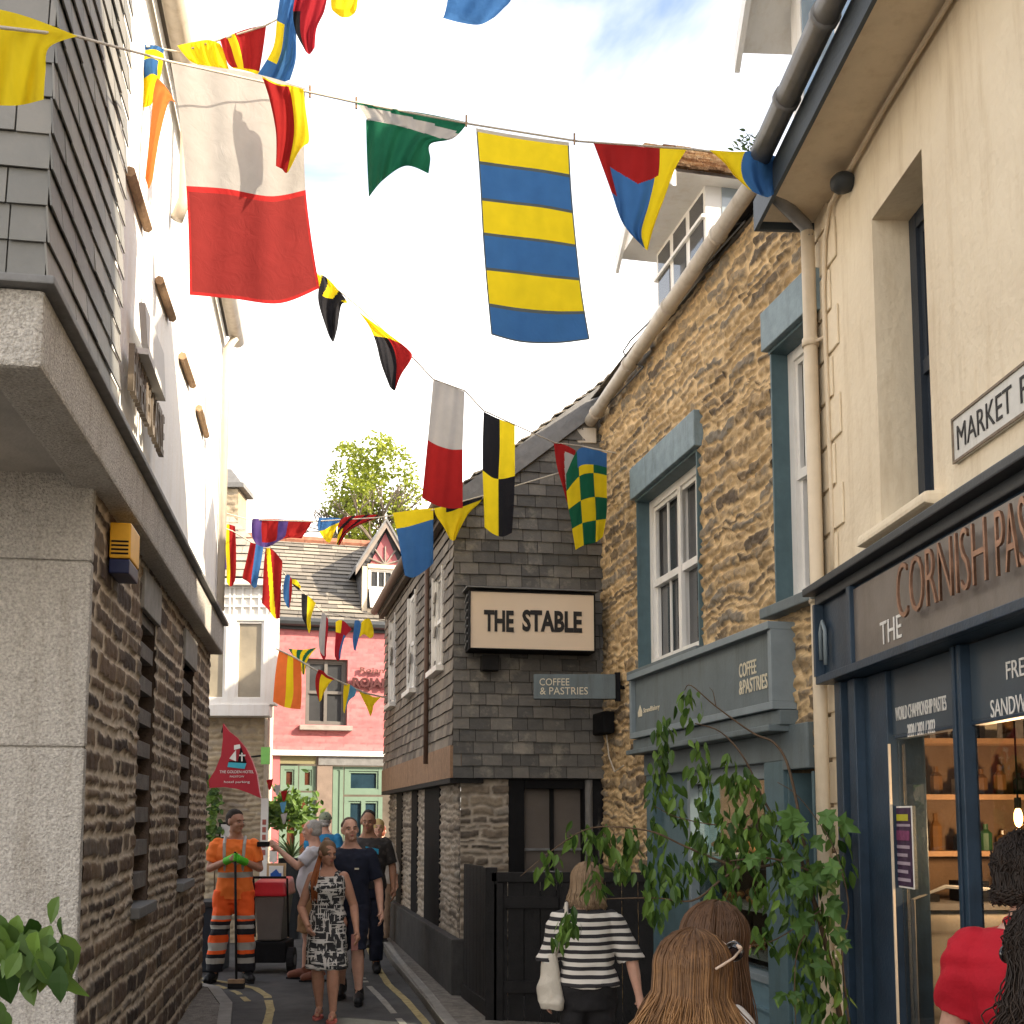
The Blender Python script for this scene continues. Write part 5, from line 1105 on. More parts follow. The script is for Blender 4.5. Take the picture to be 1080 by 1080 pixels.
        E((0, -.012, .032), (.075, .097, .088)); E((0, .016, -.030), (.061, .074, .082)); E((0, .058, -.082), (.030, .028, .024)); E((0, .0, -.055), (.056, .055, .035))
        E((0, .070, .034), (.050, .022, .014)); E((.034, .062, -.022), (.026, .022, .024)); E((-.034, .062, -.022), (.026, .022, .024))
        mb.tube([s.Hd((0, .084, .026)), s.Hd((0, .098, .0)), s.Hd((0, .108, -.016))], [.009*k, .011*k, .0145*k], 8); E((.010, .094, -.020), (.009, .012, .008)); E((-.010, .094, -.020), (.009, .012, .008))
        E((0, .080, -.050), (.022, .014, .012))
        for q in (-1, 1): E((q*.076, -.008, -.004), (.010, .020, .032)); E((q*.082, -.016, .002), (.006, .018, .028))
        me = remesh(mb, s.vox*k, 3); s.skin_o = link_mesh('body', me, s.root, [s.skin], True)
        for q in (-1, 1):
            e = MB(); e.ell(s.Hd((q*.030, .0815, .008)), (.0105*k, .007*k, .0050*k), 10, 6, rot=rot, m=0); e.ell(s.Hd((q*.030, .0875, .008)), (.0045*k, .0035*k, .0045*k), 8, 6, rot=rot, m=1); e.build('eye', [M_eye, M_iris], s.root, True)
            e = MB(); e.tube([s.Hd((q*.014, .092, .028)), s.Hd((q*.032, .090, .034)), s.Hd((q*.050, .076, .029))], [.002*k, .003*k, .0015*k], 6); e.build('eyebrow', M_iris if s.sex == 'm' else mat('brown_brow', (.10, .055, .03), .8), s.root)
        e = MB(); e.ell(s.Hd((0, .093, -.048)), (.019*k, .006*k, .004*k), 10, 6, rot=rot); e.ell(s.Hd((0, .091, -.056)), (.016*k, .007*k, .0045*k), 10, 6, rot=rot); e.build('lips', M_lip, s.root, True)
    def shirt(s, m, lo=.90, hi=1.455, grow=.016, sleeve=.62, sgrow=.016, flare=0, name='shirt', wr=.016, neck=True, parts=None, loose=0):
        mb = MB(); s.torso(mb, lo, hi, grow, flare)
        if sleeve:
            for q in 'LR':
                a, b_ = Vector(s.J['sh'+q]), Vector(s.J['el'+q])
                e = a.lerp(b_, min(1, sleeve)); keys = ['sh'+q, tuple(e)] if sleeve <= 1 else ['sh'+q, 'el'+q, tuple(b_.lerp(Vector(s.J['wr'+q]), sleeve-1))]
                rad = [(.060, .052+loose, .002)] if sleeve <= 1 else [(.060, .048, .0), (.048+loose*.5, .044+loose, 0)]
                s.limb(mb, keys, rad, sgrow*.9); mb.ell(s.P(s.J['sh'+q])-Vector((0, 0, .006)), (.058*s.k+sgrow*.5,)*3, 12, 8)
        me = remesh(mb, .010*s.k, 3, wr*1.1, 3); o = link_mesh(name, me, s.root, m if isinstance(m, list) else [m], True); return o
    def legs(s, m, knee=1.0, name='trousers', grow=.016, top=.97, wr=.02, wide=.0):
        """knee: 0..1 hem between hip and knee, 1..2 between knee and ankle"""
        mb = MB(); s.torso(mb, .80, top, .014)
        for q in 'LR':
            h, kn, an = (Vector(s.J[n+q]) for n in ('hip', 'knee', 'ank'))
            if knee <= 1: s.limb(mb, ['hip'+q, tuple(h.lerp(kn, knee))], [(.094, .066+wide, .0)], grow)
            else: s.limb(mb, ['hip'+q, 'knee'+q, tuple(kn.lerp(an, knee-1))], [(.094, .062, .0), (.062, .050+wide, .006)], grow)
            mb.ell(s.P(tuple(h)), (.1*s.k,)*3, 12, 8)
        me = remesh(mb, .010*s.k, 3, wr*1.1, 5); return link_mesh(name, me, s.root, m if isinstance(m, list) else [m], True)
    def shoes(s, m, sole=None, name='shoe', h=.05):
        for q in 'LR':
            k = s.k; t = s.P(s.J['toe'+q]); a = Vector(s.J['ank'+q]); an = s.P(tuple(a)); mb = MB()
            fl = s.P((a.x, a.y-.045, max(a.z-.045, .04)))
            mb.tube([fl, an.lerp(t, .4), t+Vector((0, 0, .008)), t+(t-fl).normalized()*.03*k], [.046*k, .050*k, .044*k, .025*k], 12); mb.tube([fl+Vector((0, 0, .01)), an+Vector((0, 0, h))], [.046*k, .044*k], 12)
            link_mesh(name, remesh(mb, .008, 3), s.root, [m], True)
            if sole:
                d = (t-fl); d.z = 0; d.normalize(); sd = Vector((-d.y, d.x, 0)); b = MB(); zz = min(fl.z, t.z)-.034*k
                pts = []
                for i in range(14):
                    a_ = 2*math.pi*i/14; pts.append((fl+t)/2+d*math.cos(a_)*((t-fl).length/2+.045*k)+sd*math.sin(a_)*.042*k)
                b.prism([(p.x, p.y, zz) for p in pts], (0, 0, .02*k)); b.build('sole', sole, s.root)
    def short_hair(s, m, r=(.080, .101, .090), c=(0, -.022, .044), name='hair', rough=.006):
        mb = MB(); k = s.k; mb.ell(s.Hd(c), tuple(v*k for v in r), 28, 18, rot=s.hrot()); mb.ell(s.Hd((c[0], c[1]-.02, c[2]-.045)), (r[0]*.96*k, r[1]*.8*k, r[2]*.75*k), 24, 14, rot=s.hrot())
        me = remesh(mb, .006, 1, rough*2.2, 7); return link_mesh(name, me, s.root, [m], True)
    def locks(s, m, n=500, length=.36, spread=.03, r=.0045, front=-.25, seed=1, wave=.012, curl=0, vol=.012, ombre=.5, gath=0, kmin=.5, side=0, frizz=0):
        """long hair: a core volume under many single locks that run over the scalp and then hang"""
        rr = random.Random(seed); k = s.k; mb = MB(); down = Vector((0, 0, -1))
        for i in range(n*4):
            if i % 14 == 0: ca, ce, cl_, cph, cL, cw = rr.uniform(-1, 1)*math.pi*(1-.5*(front+.5)), rr.uniform(.1, 1), rr.uniform(.3, 1), rr.uniform(0, 6.3), rr.uniform(kmin, 1), rr.random()*.5
            fly = 5 if rr.random() < .05 else 1; a = ca+rr.gauss(0, .06*fly); side_ = math.sin(a); bk_ = -math.cos(a)   # around the head, 0 = back
            if bk_ > -front and abs(side_) < .75: continue
            el = ce
            lay = min(1.1, max(.1, cl_+rr.gauss(0, .14)))+(.5*rr.random() if fly > 1 else 0)
            pts = []; th0 = .08+1.3*((ce*7.3) % 1)+rr.gauss(0, .05); th0 = max(.05, th0); g = .008+.010*lay
            for j in range(5):
                th = frac(th0, 1.75, j/4); rr_ = math.sin(th)
                pts.append(s.Hd((side_*(.080+g+vol*.4*rr_)*rr_, bk_*(.100+g+vol*.4*rr_)*rr_-.014, .030+(.092+g)*math.cos(th))))
            w = s.Hd((side_*(.086+vol*lay), bk_*(.104+vol*lay)-.014, -.045)); pts.append(w)
            if frizz: pts = [q_+Vector((rr.gauss(0, frizz), rr.gauss(0, frizz), rr.gauss(0, frizz))) for q_ in pts]; w = pts[-1]
            L_ = length*cL*rr.uniform(.88, 1.06)*k; N = 13 if curl else 9; ph = cph+rr.gauss(0, .25*fly); ou = (w-s.hc); ou.z = 0; ou.normalize(); tn = Vector((-ou.y, ou.x, 0))
            amp0 = wave*rr.uniform(.6, 1.2); q = w.copy()
            for j in range(1, N+1):
                t = j/N; amp = amp0*min(1, t*2.2); sp = spread*t*1.5
                qq = w+down*(L_*t)+ou*(sp*lay+(-.02 if t > .9 else 0)*0)+tn*amp*math.sin(ph+t*5+curl*t*9)+ou*amp*math.cos(ph*1.7+t*4+curl*t*9)
                pts.append(qq)
            M = len(pts); rad = [r*(.6 if j == 0 else 1 if j < M-2 else .6 if j == M-2 else .15) for j in range(M)]
            base = cw*.55+rr.random()*.2; k0 = len(mb.v); mb.tube(pts, [q_*.5 for q_ in rad], 3, cap=False)
            for v in range(k0, len(mb.v)): mb.r[v] = min(1, max(.01, base+ombre*((v-k0)//3)/M))
        core = MB(); core.ell(s.Hd((0, -.02, .028)), (.082*k, .100*k, .094*k), 20, 14, rot=s.hrot())
        a0 = s.Hd((0, -.045, -.02)); core.tube([a0, a0+down*length*.35*k, a0+down*length*.62*k], [.074*k, .070*k, .045*k], 16)
        c_ = remesh(core, .012, 2); h = link_mesh('hair', c_, s.root, [m], True)
        mb.build('locks', m, h, smooth=True); return h
def hair_mat(name, cols):
    m = ramp_mat(name, cols, rough=.5, nscale=30, nmix=.25, bump=.2, bscale=120, bdist=.003, spec=.28); return m
H_dark = hair_mat('dark_brown_hair', [(.012, .008, .006), (.03, .018, .012), (.05, .03, .018)]); H_grey = mat('grey_white_hair', (.42, .40, .37), .7, .15, 60, .5, 150)
H_ash = hair_mat('ash_blond_hair', [(.16, .10, .06), (.32, .22, .13), (.48, .36, .22)]); H_brown = hair_mat('caramel_brown_hair', [(.05, .024, .012), (.13, .065, .028), (.32, .17, .07), (.58, .36, .17)])
H_brown2 = hair_mat('plain_brown_hair', [(.06, .030, .015), (.12, .06, .028), (.18, .09, .04)]); H_red = hair_mat('auburn_hair', [(.12, .03, .012), (.25, .07, .02), (.30, .10, .03)])
H_stub = mat('cropped_dark_hair', (.035, .026, .020), .8, .3, 90, .6, 200)
def band_mat(name, base, bands, rough=.75, vari=.1, emis=0):
    """cloth with level bands: bands = [(z0, z1, colour)] in metres above the wearer's feet"""
    m, n, b, o = nodes(name); N = n.nodes; LK = n.links.new; tcn = N.new('ShaderNodeTexCoord'); sp = N.new('ShaderNodeSeparateXYZ'); LK(tcn.outputs['Object'], sp.inputs[0])
    nz_ = N.new('ShaderNodeTexNoise'); nz_.inputs['Scale'].default_value = 8; LK(tcn.outputs['Object'], nz_.inputs['Vector'])
    last = None; mv = N.new('ShaderNodeMix'); mv.data_type = 'RGBA'; mv.inputs['A'].default_value = (*[c*(1-vari) for c in base], 1); mv.inputs['B'].default_value = (*[min(1, c*(1+vari)) for c in base], 1); LK(nz_.outputs['Fac'], mv.inputs['Factor']); last = mv.outputs['Result']
    zz = N.new('ShaderNodeMath'); zz.operation = 'MULTIPLY_ADD'; zz.inputs[1].default_value = .02; LK(nz_.outputs['Fac'], zz.inputs[0]); LK(sp.outputs['Z'], zz.inputs[2])
    for z0, z1, c in bands:
        cmp_ = N.new('ShaderNodeMath'); cmp_.operation = 'COMPARE'; cmp_.inputs[1].default_value = (z0+z1)/2+.01; cmp_.inputs[2].default_value = (z1-z0)/2; LK(zz.outputs[0], cmp_.inputs[0])
        mx = N.new('ShaderNodeMix'); mx.data_type = 'RGBA'; LK(cmp_.outputs[0], mx.inputs['Factor']); LK(last, mx.inputs['A']); mx.inputs['B'].default_value = (*c, 1); last = mx.outputs['Result']
    LK(last, b.inputs['Base Color']); b.inputs['Roughness'].default_value = rough; b.inputs['Specular IOR Level'].default_value = .2; return m
def stripe_mat(name, c1, c2, pitch, duty=.5, wob=.02):
    m, n, b, o = nodes(name); N = n.nodes; LK = n.links.new; tcn = N.new('ShaderNodeTexCoord'); sp = N.new('ShaderNodeSeparateXYZ'); LK(tcn.outputs['Object'], sp.inputs[0])
    nz_ = N.new('ShaderNodeTexNoise'); nz_.inputs['Scale'].default_value = 4; LK(tcn.outputs['Object'], nz_.inputs['Vector'])
    z = N.new('ShaderNodeMath'); z.operation = 'MULTIPLY_ADD'; z.inputs[1].default_value = wob; LK(nz_.outputs['Fac'], z.inputs[0]); LK(sp.outputs['Z'], z.inputs[2])
    d = N.new('ShaderNodeMath'); d.operation = 'DIVIDE'; d.inputs[1].default_value = pitch; LK(z.outputs[0], d.inputs[0]); f = N.new('ShaderNodeMath'); f.operation = 'FRACT'; LK(d.outputs[0], f.inputs[0])
    g = N.new('ShaderNodeMath'); g.operation = 'GREATER_THAN'; g.inputs[1].default_value = duty; LK(f.outputs[0], g.inputs[0])
    mx = N.new('ShaderNodeMix'); mx.data_type = 'RGBA'; LK(g.outputs[0], mx.inputs['Factor']); mx.inputs['A'].default_value = (*c1, 1); mx.inputs['B'].default_value = (*c2, 1); LK(mx.outputs['Result'], b.inputs['Base Color']); b.inputs['Roughness'].default_value = .85; return m
def print_mat(name, c1, c2, kind='weave', scale=14):
    m, n, b, o = nodes(name); N = n.nodes; LK = n.links.new; tcn = N.new('ShaderNodeTexCoord')
    if kind == 'weave':
        fs = []
        for sc_, sd_ in (((scale, scale*1.0, scale*.12), 0), ((scale*.15, scale*.15, scale), 3)):
            mp_ = N.new('ShaderNodeMapping'); mp_.inputs['Scale'].default_value = sc_; mp_.inputs['Location'].default_value = (sd_, sd_, sd_); LK(tcn.outputs['Object'], mp_.inputs['Vector'])
            v = N.new('ShaderNodeTexNoise'); v.inputs['Scale'].default_value = 3.2; v.inputs['Detail'].default_value = 2; LK(mp_.outputs['Vector'], v.inputs['Vector'])
            g = N.new('ShaderNodeMath'); g.operation = 'GREATER_THAN'; g.inputs[1].default_value = .565; LK(v.outputs['Fac'], g.inputs[0]); fs.append(g)
        mm = N.new('ShaderNodeMath'); mm.operation = 'MAXIMUM'; LK(fs[0].outputs[0], mm.inputs[0]); LK(fs[1].outputs[0], mm.inputs[1]); fac = mm.outputs[0]
    else:
        v = N.new('ShaderNodeTexVoronoi'); v.inputs['Scale'].default_value = scale; LK(tcn.outputs['Object'], v.inputs['Vector']); g = N.new('ShaderNodeMath'); g.operation = 'LESS_THAN'; g.inputs[1].default_value = .33; LK(v.outputs['Distance'], g.inputs[0]); fac = g.outputs[0]
    mx = N.new('ShaderNodeMix'); mx.data_type = 'RGBA'; LK(fac, mx.inputs['Factor']); mx.inputs['A'].default_value = (*c1, 1); mx.inputs['B'].default_value = (*c2, 1); LK(mx.outputs['Result'], b.inputs['Base Color']); b.inputs['Roughness'].default_value = .8; return m
C_black = mat('black_cloth', (.014, .013, .014), .85, .2, 20, .3, 80); C_navy = mat('navy_cloth', (.012, .015, .030), .85, .15, 20, .3, 80); C_white = mat('white_cloth', (.62, .59, .55), .85, .06, 12, .3, 80)
C_lil = mat('pale_lilac_cotton', (.62, .60, .64), .85, .05, 12, .3, 80); C_khaki = mat('tan_cloth', (.27, .15, .07), .85, .12, 14, .3, 80); C_red = mat('red_jersey', (.42, .008, .02), .8, .08, 14, .25, 80)
C_shoe = mat('black_shoe', (.012, .012, .013), .5, .2, 14, .2, 80); C_tan = mat('tan_leather', (.20, .07, .04), .5, .15, 14, .2, 80); C_sand = mat('sand_boot', (.40, .30, .20), .7, .1)
HV = (1.0, .13, .025); GR = (.42, .40, .36); BK = (.02, .02, .025)

# street sweeper
p = Person('man in orange high visibility clothes with green gloves resting on a broom', -2.93, 12.15, 8, 1.80, skin=SK_A, head=(48, -6, 0), pose=dict(
    elR=(-.25, .02, 1.15), wrR=(-.03, .24, 1.25), elL=(.25, .02, 1.15), wrL=(.09, .25, 1.24), hdR=None, hdL=None, curlR=1.0, curlL=1.0, kneeR=(-.14, .02, .50), ankR=(-.19, -.02, .09), toeR=(-.24, .13, .035), kneeL=(.12, .03, .50), ankL=(.13, -.03, .09), toeL=(.20, .12, .035)), fat=.95)
s_ = p
p.shirt(band_mat('hi_vis_orange_shirt', (1.0, .21, .04), [(1.06*1.03, 1.115*1.03, GR)]), lo=.84, grow=.03, sleeve=.75, sgrow=.022, name='hi_vis_shirt', wr=.02)
for q in (-1, 1):
    b = MB(); b.tube([p.P((q*.085, .118, 1.13)), p.P((q*.095, .150, 1.28)), p.P((q*.100, .120, 1.40)), p.P((q*.10, .02, 1.47)), p.P((q*.1, -.11, 1.40))], .018, 6); b.build('reflective_brace', mat('silver_reflective', (.40, .38, .35), .4, .05), p.root)
p.legs(band_mat('hi_vis_trousers', HV, [(.10, .30, BK), (.34, .42, GR), (.50, .64, BK), (.56, .60, GR), (.66, .70, GR), (.20, .26, GR)]), knee=1.93, grow=.03, name='hi_vis_trousers', wide=.01)
p.shoes(C_shoe, sole=C_black, name='boot', h=.12); p.short_hair(H_stub, r=(.077, .098, .082), c=(0, -.026, .052))
for q in 'LR':
    mb = MB(); w = p.P(p.J['wr'+q]); e = p.P(p.J['el'+q]); d = (w-e).normalized(); mb.tube([w-d*.07, w+d*.01, w+d*.09], [.045, .042, .045], 10)
    for j in range(4): a = w+d*.08+Vector((0, 0, .03-.02*j)); mb.tube([a, a+d*.04, a+d*.03-p.fd*-.03], [.014, .014, .012], 8)
    link_mesh('glove', remesh(mb, .008, 2, .01), p.root, [mat('bright_green_glove', (.10, .55, .03), .6, .1)], True)
BR = thing('broom', 'long dark broom handle held upright by the man in orange', 'broom', p.P((.06, .42, 0)))
b = MB(); b.tube([p.P((.03, .33, 1.33)), p.P((.08, .42, .06))], .013, 8); b.build('handle', C_black, BR, smooth=True)
b = MB(); c_ = p.P((.08, .42, .05)); b.box((c_.x-.08, c_.y-.03, c_.z), (c_.x+.08, c_.y+.03, c_.z+.04)); b.build('head', M_wood, BR)
b = MB(); b.box((c_.x-.08, c_.y-.03, c_.z-.05), (c_.x+.08, c_.y+.035, c_.z)); b.build('bristles', C_black, BR)
# bin cart
BC = thing('bin_cart', 'grey street cleaning cart on black wheels with a red lid', 'bin cart', (-2.35, 13.0, 0))
x0, x1, y0 = at(272, 900, 12.9).x, at(304, 900, 12.9).x, 12.75
zt_ = at(290, 935, 12.9).z
b = MB(); b.hexa([(x0+.04, y0+.04, .36), (x1-.04, y0+.04, .36), (x1-.04, y0+.42, .36), (x0+.04, y0+.42, .36), (x0, y0, zt_-.10), (x1, y0, zt_-.10), (x1, y0+.5, zt_-.10), (x0, y0+.5, zt_-.10)]); b.build('bin', mat('grey_bin_plastic', (.12, .11, .10), .5, .1), BC, bevel=.02)
b = MB(); b.hexa([(x0-.03, y0-.03, zt_-.10), (x1+.03, y0-.03, zt_-.10), (x1+.03, y0+.53, zt_-.10), (x0-.03, y0+.53, zt_-.10), (x0+.0, y0-.01, zt_+.06), (x1, y0-.01, zt_+.06), (x1, y0+.5, zt_+.10), (x0, y0+.5, zt_+.10)]); b.build('lid', mat('red_bag_plastic', (.45, .02, .03), .35, .1, 8, .5, 12), BC, bevel=.03)
b = MB(); b.tube([(x0-.02, y0-.04, zt_+.11), (x1+.02, y0-.04, zt_+.11)], .014, 8); b.tube([(x0-.0, y0-.04, zt_+.1), (x0-.0, y0+.1, .4)], .012, 6); b.tube([(x1+.03, y0-.04, zt_+.1), (x1+.03, y0+.1, .4)], .012, 6); b.build('push_frame', M_black, BC)
b = MB(); b.box((x0-.02, y0+.02, .12), (x1+.02, y0+.5, .35)); b.build('chassis', M_black, BC, bevel=.02)
for xx in (x0-.06, x1+.06):
    b = MB(); b.tube([(xx-.035, y0+.15, .14), (xx+.035, y0+.15, .14)], .14, 18); w_ = b.build('wheel', C_black, BC); b = MB(); b.tube([(xx-.04, y0+.15, .14), (xx+.04, y0+.15, .14)], .06, 12); b.build('rim', M_lead, w_)
# older man pointing
p = Person('grey haired man in pale lilac shirt and tan shorts pointing with outstretched arm', -2.12, 12.3, -88, 1.70, skin=SK_B, head=(-5, -4, 0), belly=.05, pose=dict(
    elL=(.22, .15, 1.24), wrL=(.17, .36, 1.42), curlL=.25, elR=(-.24, -.02, 1.12), wrR=(-.24, .04, .88), kneeL=(.10, .05, .50), ankL=(.10, -.08, .09), toeL=(.12, .08, .035), kneeR=(-.10, .05, .50), ankR=(-.11, .10, .09), toeR=(-.12, .26, .035)))
p.shirt(C_lil, lo=.90, grow=.026, sleeve=.72, sgrow=.022, flare=.02); p.legs(C_khaki, knee=.95, grow=.03, name='shorts', wide=.02); p.shoes(C_tan, sole=C_black); p.short_hair(H_grey, r=(.080, .096, .084), c=(0, -.026, .036))
b = MB(); w = p.P(p.J['wrL'])+p.fd*.13+Vector((0, 0, .0)); b.box((w.x-.10, w.y-.02, w.z+.03), (w.x+.03, w.y+.02, w.z+.085)); b.build('phone', C_black, None, origin=None, label='dark wallet held out by the man in the lilac shirt', cat='wallet', bevel=.01)
# man in camouflage cap
p = Person('man with camouflage cap and bright blue shoulders seen behind the lilac shirt', -2.62, 16.0, 175, 1.80, skin=SK_B)
p.shirt(band_mat('blue_and_grey_jersey', (.10, .10, .12), [(1.30, 1.62, (.03, .20, .40))]), sleeve=.8, grow=.02); p.legs(C_navy, knee=1.9); p.shoes(C_shoe); p.short_hair(H_grey, r=(.078, .09, .05), c=(0, -.03, .0))
b = MB(); b.ell(p.Hd((0, -.012, .045)), (.088, .108, .085), 20, 12, rot=p.hrot()); b.tube([p.Hd((-.06, .08, .04)), p.Hd((0, .17, .03)), p.Hd((.06, .08, .04))], .02, 6); b.build('cap', print_mat('camouflage_print', (.28, .32, .22), (.09, .12, .09), 'spots', 22), p.root, smooth=True)
# man in dark tee behind
p = Person('tall man in dark patterned tee with a blue patch on the chest', -1.62, 12.9, 5, 1.80, skin=SK_C, head=(-4, -8, 0), fat=1.08, pose=dict(elL=(.27, -.03, 1.13), wrL=(.28, .04, .90)))
p.shirt(print_mat('dark_mottled_print', (.03, .026, .024), (.055, .045, .04), 'spots', 16), sleeve=.85, grow=.024, sgrow=.022); p.legs(C_navy, knee=1.9); p.shoes(C_shoe); p.short_hair(H_stub, r=(.077, .096, .078), c=(0, -.027, .05))
b = MB(); o_ = p.P((.06, .155, 1.31)); b.prism([p.P((-.02, .150, 1.36)), p.P((.12, .140, 1.33)), p.P((.12, .142, 1.27)), p.P((.04, .152, 1.33)), p.P((-.02, .155, 1.345))], p.fd*.02); b.build('chest_patch', mat('bright_blue_print', (.02, .30, .52), .6), p.root)
# man in navy
p = Person('cropped haired man in plain navy tee and shorts walking behind the patterned dress', -1.55, 11.0, -2, 1.74, skin=SK_B, head=(22, 2, 4), fat=1.02, pose=dict(
    elL=(.27, -.04, 1.12), wrL=(.31, .06, .86), elR=(-.25, -.08, 1.12), wrR=(-.26, -.05, .88), kneeL=(.10, .12, .52), ankL=(.12, .12, .09), toeL=(.14, .28, .035), kneeR=(-.09, .0, .50), ankR=(-.10, -.20, .13), toeR=(-.10, -.06, .05)))
p.shirt(C_navy, lo=.86, sleeve=.85, grow=.024, sgrow=.022); p.legs(C_navy, knee=1.02, grow=.026, name='shorts', wide=.02); p.shoes(C_shoe, sole=C_black, h=.06); p.short_hair(mat('cropped_brown_hair', (.10, .06, .04), .8, .3, 90, .5, 150), r=(.077, .094, .074), c=(0, -.028, .050))
b = MB(); q = p.P((.09, .146, 1.26)); b.box((q.x-.02, q.y-.012, q.z-.008), (q.x+.02, q.y+.0, q.z+.008)); b.build('chest_emblem', M_txtc, p.root)
# woman in patterned dress
p = Person('woman in black and white patterned dress and pink sandals walking with phone', -1.62, 10.15, 0, 1.55, sex='f', skin=SK_A, head=(38, -16, 0), lean=.04, fat=1.10, pose=dict(
    elR=(-.27, -.02, 1.08), wrR=(-.17, .16, .92), elL=(.25, -.05, 1.10), wrL=(.30, .10, .86), kneeR=(-.09, .04, .50), ankR=(-.09, -.12, .10), toeR=(-.09, .03, .04), kneeL=(.08, .14, .51), ankL=(.08, .10, .09), toeL=(.08, .25, .035)))
mb = MB(); p.torso(mb, 1.0, 1.40, .018)
rg = []
for i in range(9):
    u = frac(.50, 1.02, i/8); f = 1-i/8; c = p.P((0, .01+.04*f, u)); rx = frac(.165, .20, f**.8)*1.06; ry = frac(.125, .165, f)
    rg.append((c, p.sd*rx*p.k, p.fd*ry*p.k))
loft(mb, rg); me = remesh(mb, .010, 3, .022, 5)
D_m = print_mat('black_white_print', (.02, .02, .022), (.55, .52, .48), 'weave', 16)
DR = link_mesh('dress', me, p.root, [D_m], True)
for q in (-1, 1):
    b = MB(); b.tube([p.P((q*.085, .105, 1.36)), p.P((q*.095, .05, 1.425)), p.P((q*.10, -.02, 1.43)), p.P((q*.09, -.09, 1.36))], .022*p.k, 8); b.build('strap', D_m, DR, smooth=True)
p.short_hair(H_ash, r=(.082, .102, .094), c=(0, -.018, .034)); b = MB(); b.ell(p.Hd((0, -.06, .115)), (.032, .034, .028), 10, 8); b.build('hair_bun', H_ash, p.root, smooth=True)
b = MB(); r_ = random.Random(5)
for i in range(46):
    o_ = r_.uniform(-.03, .03); a = p.Hd((-.05+o_*.5, -.05, -.02)); b.rv = .1+.8*r_.random(); q = p.P((-.12+o_, .11+abs(o_)*.3, 1.36)); b.tube([a, a.lerp(q, .5)+p.fd*.01, q, p.P((-.11+o_, .15, 1.24-r_.uniform(0, .10)))], [.006, .007, .007, .002], 5)
b.build('hair', H_red, p.root, smooth=True)
for q in 'LR':
    t, a = p.P(p.J['toe'+q]), p.P(p.J['ank'+q]); b = MB(); d = (t-a); d.z = 0; d.normalize(); sd = Vector((-d.y, d.x, 0)); c_ = (t+a)/2+d*.0
    zz = min(t.z, a.z)-.055 if q == 'L' else min(t.z, a.z)-.07; zz = max(zz, gz(10)+.002)
    b.prism([tuple((c_+d*math.cos(w)*.125+sd*math.sin(w)*.045).to_2d())+(zz,) for w in [2*math.pi*i/12 for i in range(12)]], (0, 0, .018)); f_ = b.build('sandal', mat('pink_sandal', (.45, .12, .10), .6), p.root)
    b = MB(); b.tube([t-d*.05+sd*.04-Vector((0, 0, .02)), t-d*.0+Vector((0, 0, .026)), t-d*.05-sd*.04-Vector((0, 0, .02))], .007, 6); b.build('strap', mat('pink_sandal', (.45, .12, .10)), f_)
b = MB(); w = p.P(p.J['wrL'])+Vector((.0, -.03, -.09)); b.box((w.x-.04, w.y-.012, w.z-.07), (w.x+.02, w.y+.0, w.z+.07)); b.build('phone', mat('phone_pink', (.30, .12, .10), .3), None, label='phone in pink case held by the woman in the patterned dress', cat='phone', bevel=.004)
# people behind
p = Person('blonde woman in white top behind the tall man in dark tee', -1.80, 15.4, 10, 1.70, sex='f', skin=SK_B); p.shirt(C_white, sleeve=1.6, grow=.03, lo=.86); p.legs(mat('stone_cloth', (.40, .28, .20), .85), knee=1.9); p.shoes(C_shoe); p.short_hair(mat('straw_hair', (.52, .38, .16), .7, .2, 60, .4), r=(.084, .100, .094), c=(0, -.012, .036))
p = Person('red haired woman in a long green dress farthest along the right hand wall', -2.02, 17.6, 170, 1.62, sex='f', skin=SK_B); mb = MB(); p.torso(mb, .86, 1.40, .016); loft(mb, [(p.P((0, 0, frac(.3, 1.0, i/5))), p.sd*frac(.26, .17, i/5), p.fd*frac(.2, .12, i/5)) for i in range(6)]); link_mesh('dress', remesh(mb, .014, 2, .02), p.root, [mat('green_cloth', (.02, .20, .08), .85)], True); p.shoes(C_shoe)
p.short_hair(H_red, r=(.085, .105, .10), c=(0, -.02, .03))
# woman in striped top, from behind
p = Person('fair haired woman in black and cream striped top with a tote bag', .44, 6.75, 182, 1.54, sex='f', skin=SK_B, fat=1.03, head=(0, 0, 2), vox=.007, pose=dict(
    elL=(.27, -.02, 1.12), wrL=(.27, .03, .90), elR=(-.29, -.02, 1.12), wrR=(-.34, .0, .88), curlR=.45))
p.shirt(stripe_mat('striped_jersey', (.62, .58, .52), (.02, .018, .02), .046, .52), lo=.955, grow=.034, sleeve=1.02, sgrow=.030, loose=.020, name='striped_top', wr=.022, hi=1.46)
p.legs(C_black, knee=1.95, grow=.02); p.shoes(C_shoe); p.locks(H_ash, n=420, length=.13, spread=.012, r=.0055, seed=4, wave=.005, vol=.018, ombre=.2, kmin=.6, front=.3)
TB = thing('tote_bag', 'cream cloth tote bag hanging at the side of the woman in stripes', 'bag', p.P((.2, -.05, .8)))
mb = MB(); rg = []
for i in range(8):
    t = i/7; c = p.P((.245+.01*math.sin(t*3), -.05, frac(.80, 1.16, t))); rg.append((c, (p.sd*.9+p.fd*.2)*frac(.10, .035, t**1.3)*(.7 if i == 0 else 1), p.fd*frac(.09, .03, t)*(.6 if i == 0 else 1)))
loft(mb, rg); link_mesh('bag', remesh(mb, .010, 3, .03, 8), TB, [mat('natural_canvas', (.55, .50, .42), .9, .06, 20, .4, 150)], True)
b = MB(); b.tube([p.P((.22, -.06, 1.14)), p.P((.20, -.125, 1.25)), p.P((.150, -.125, 1.40)), p.P((.140, -.03, 1.485)), p.P((.15, .08, 1.40)), p.P((.22, .06, 1.16))], .012, 6); b.build('strap', mat('natural_canvas', (.55, .50, .42)), TB, smooth=True)
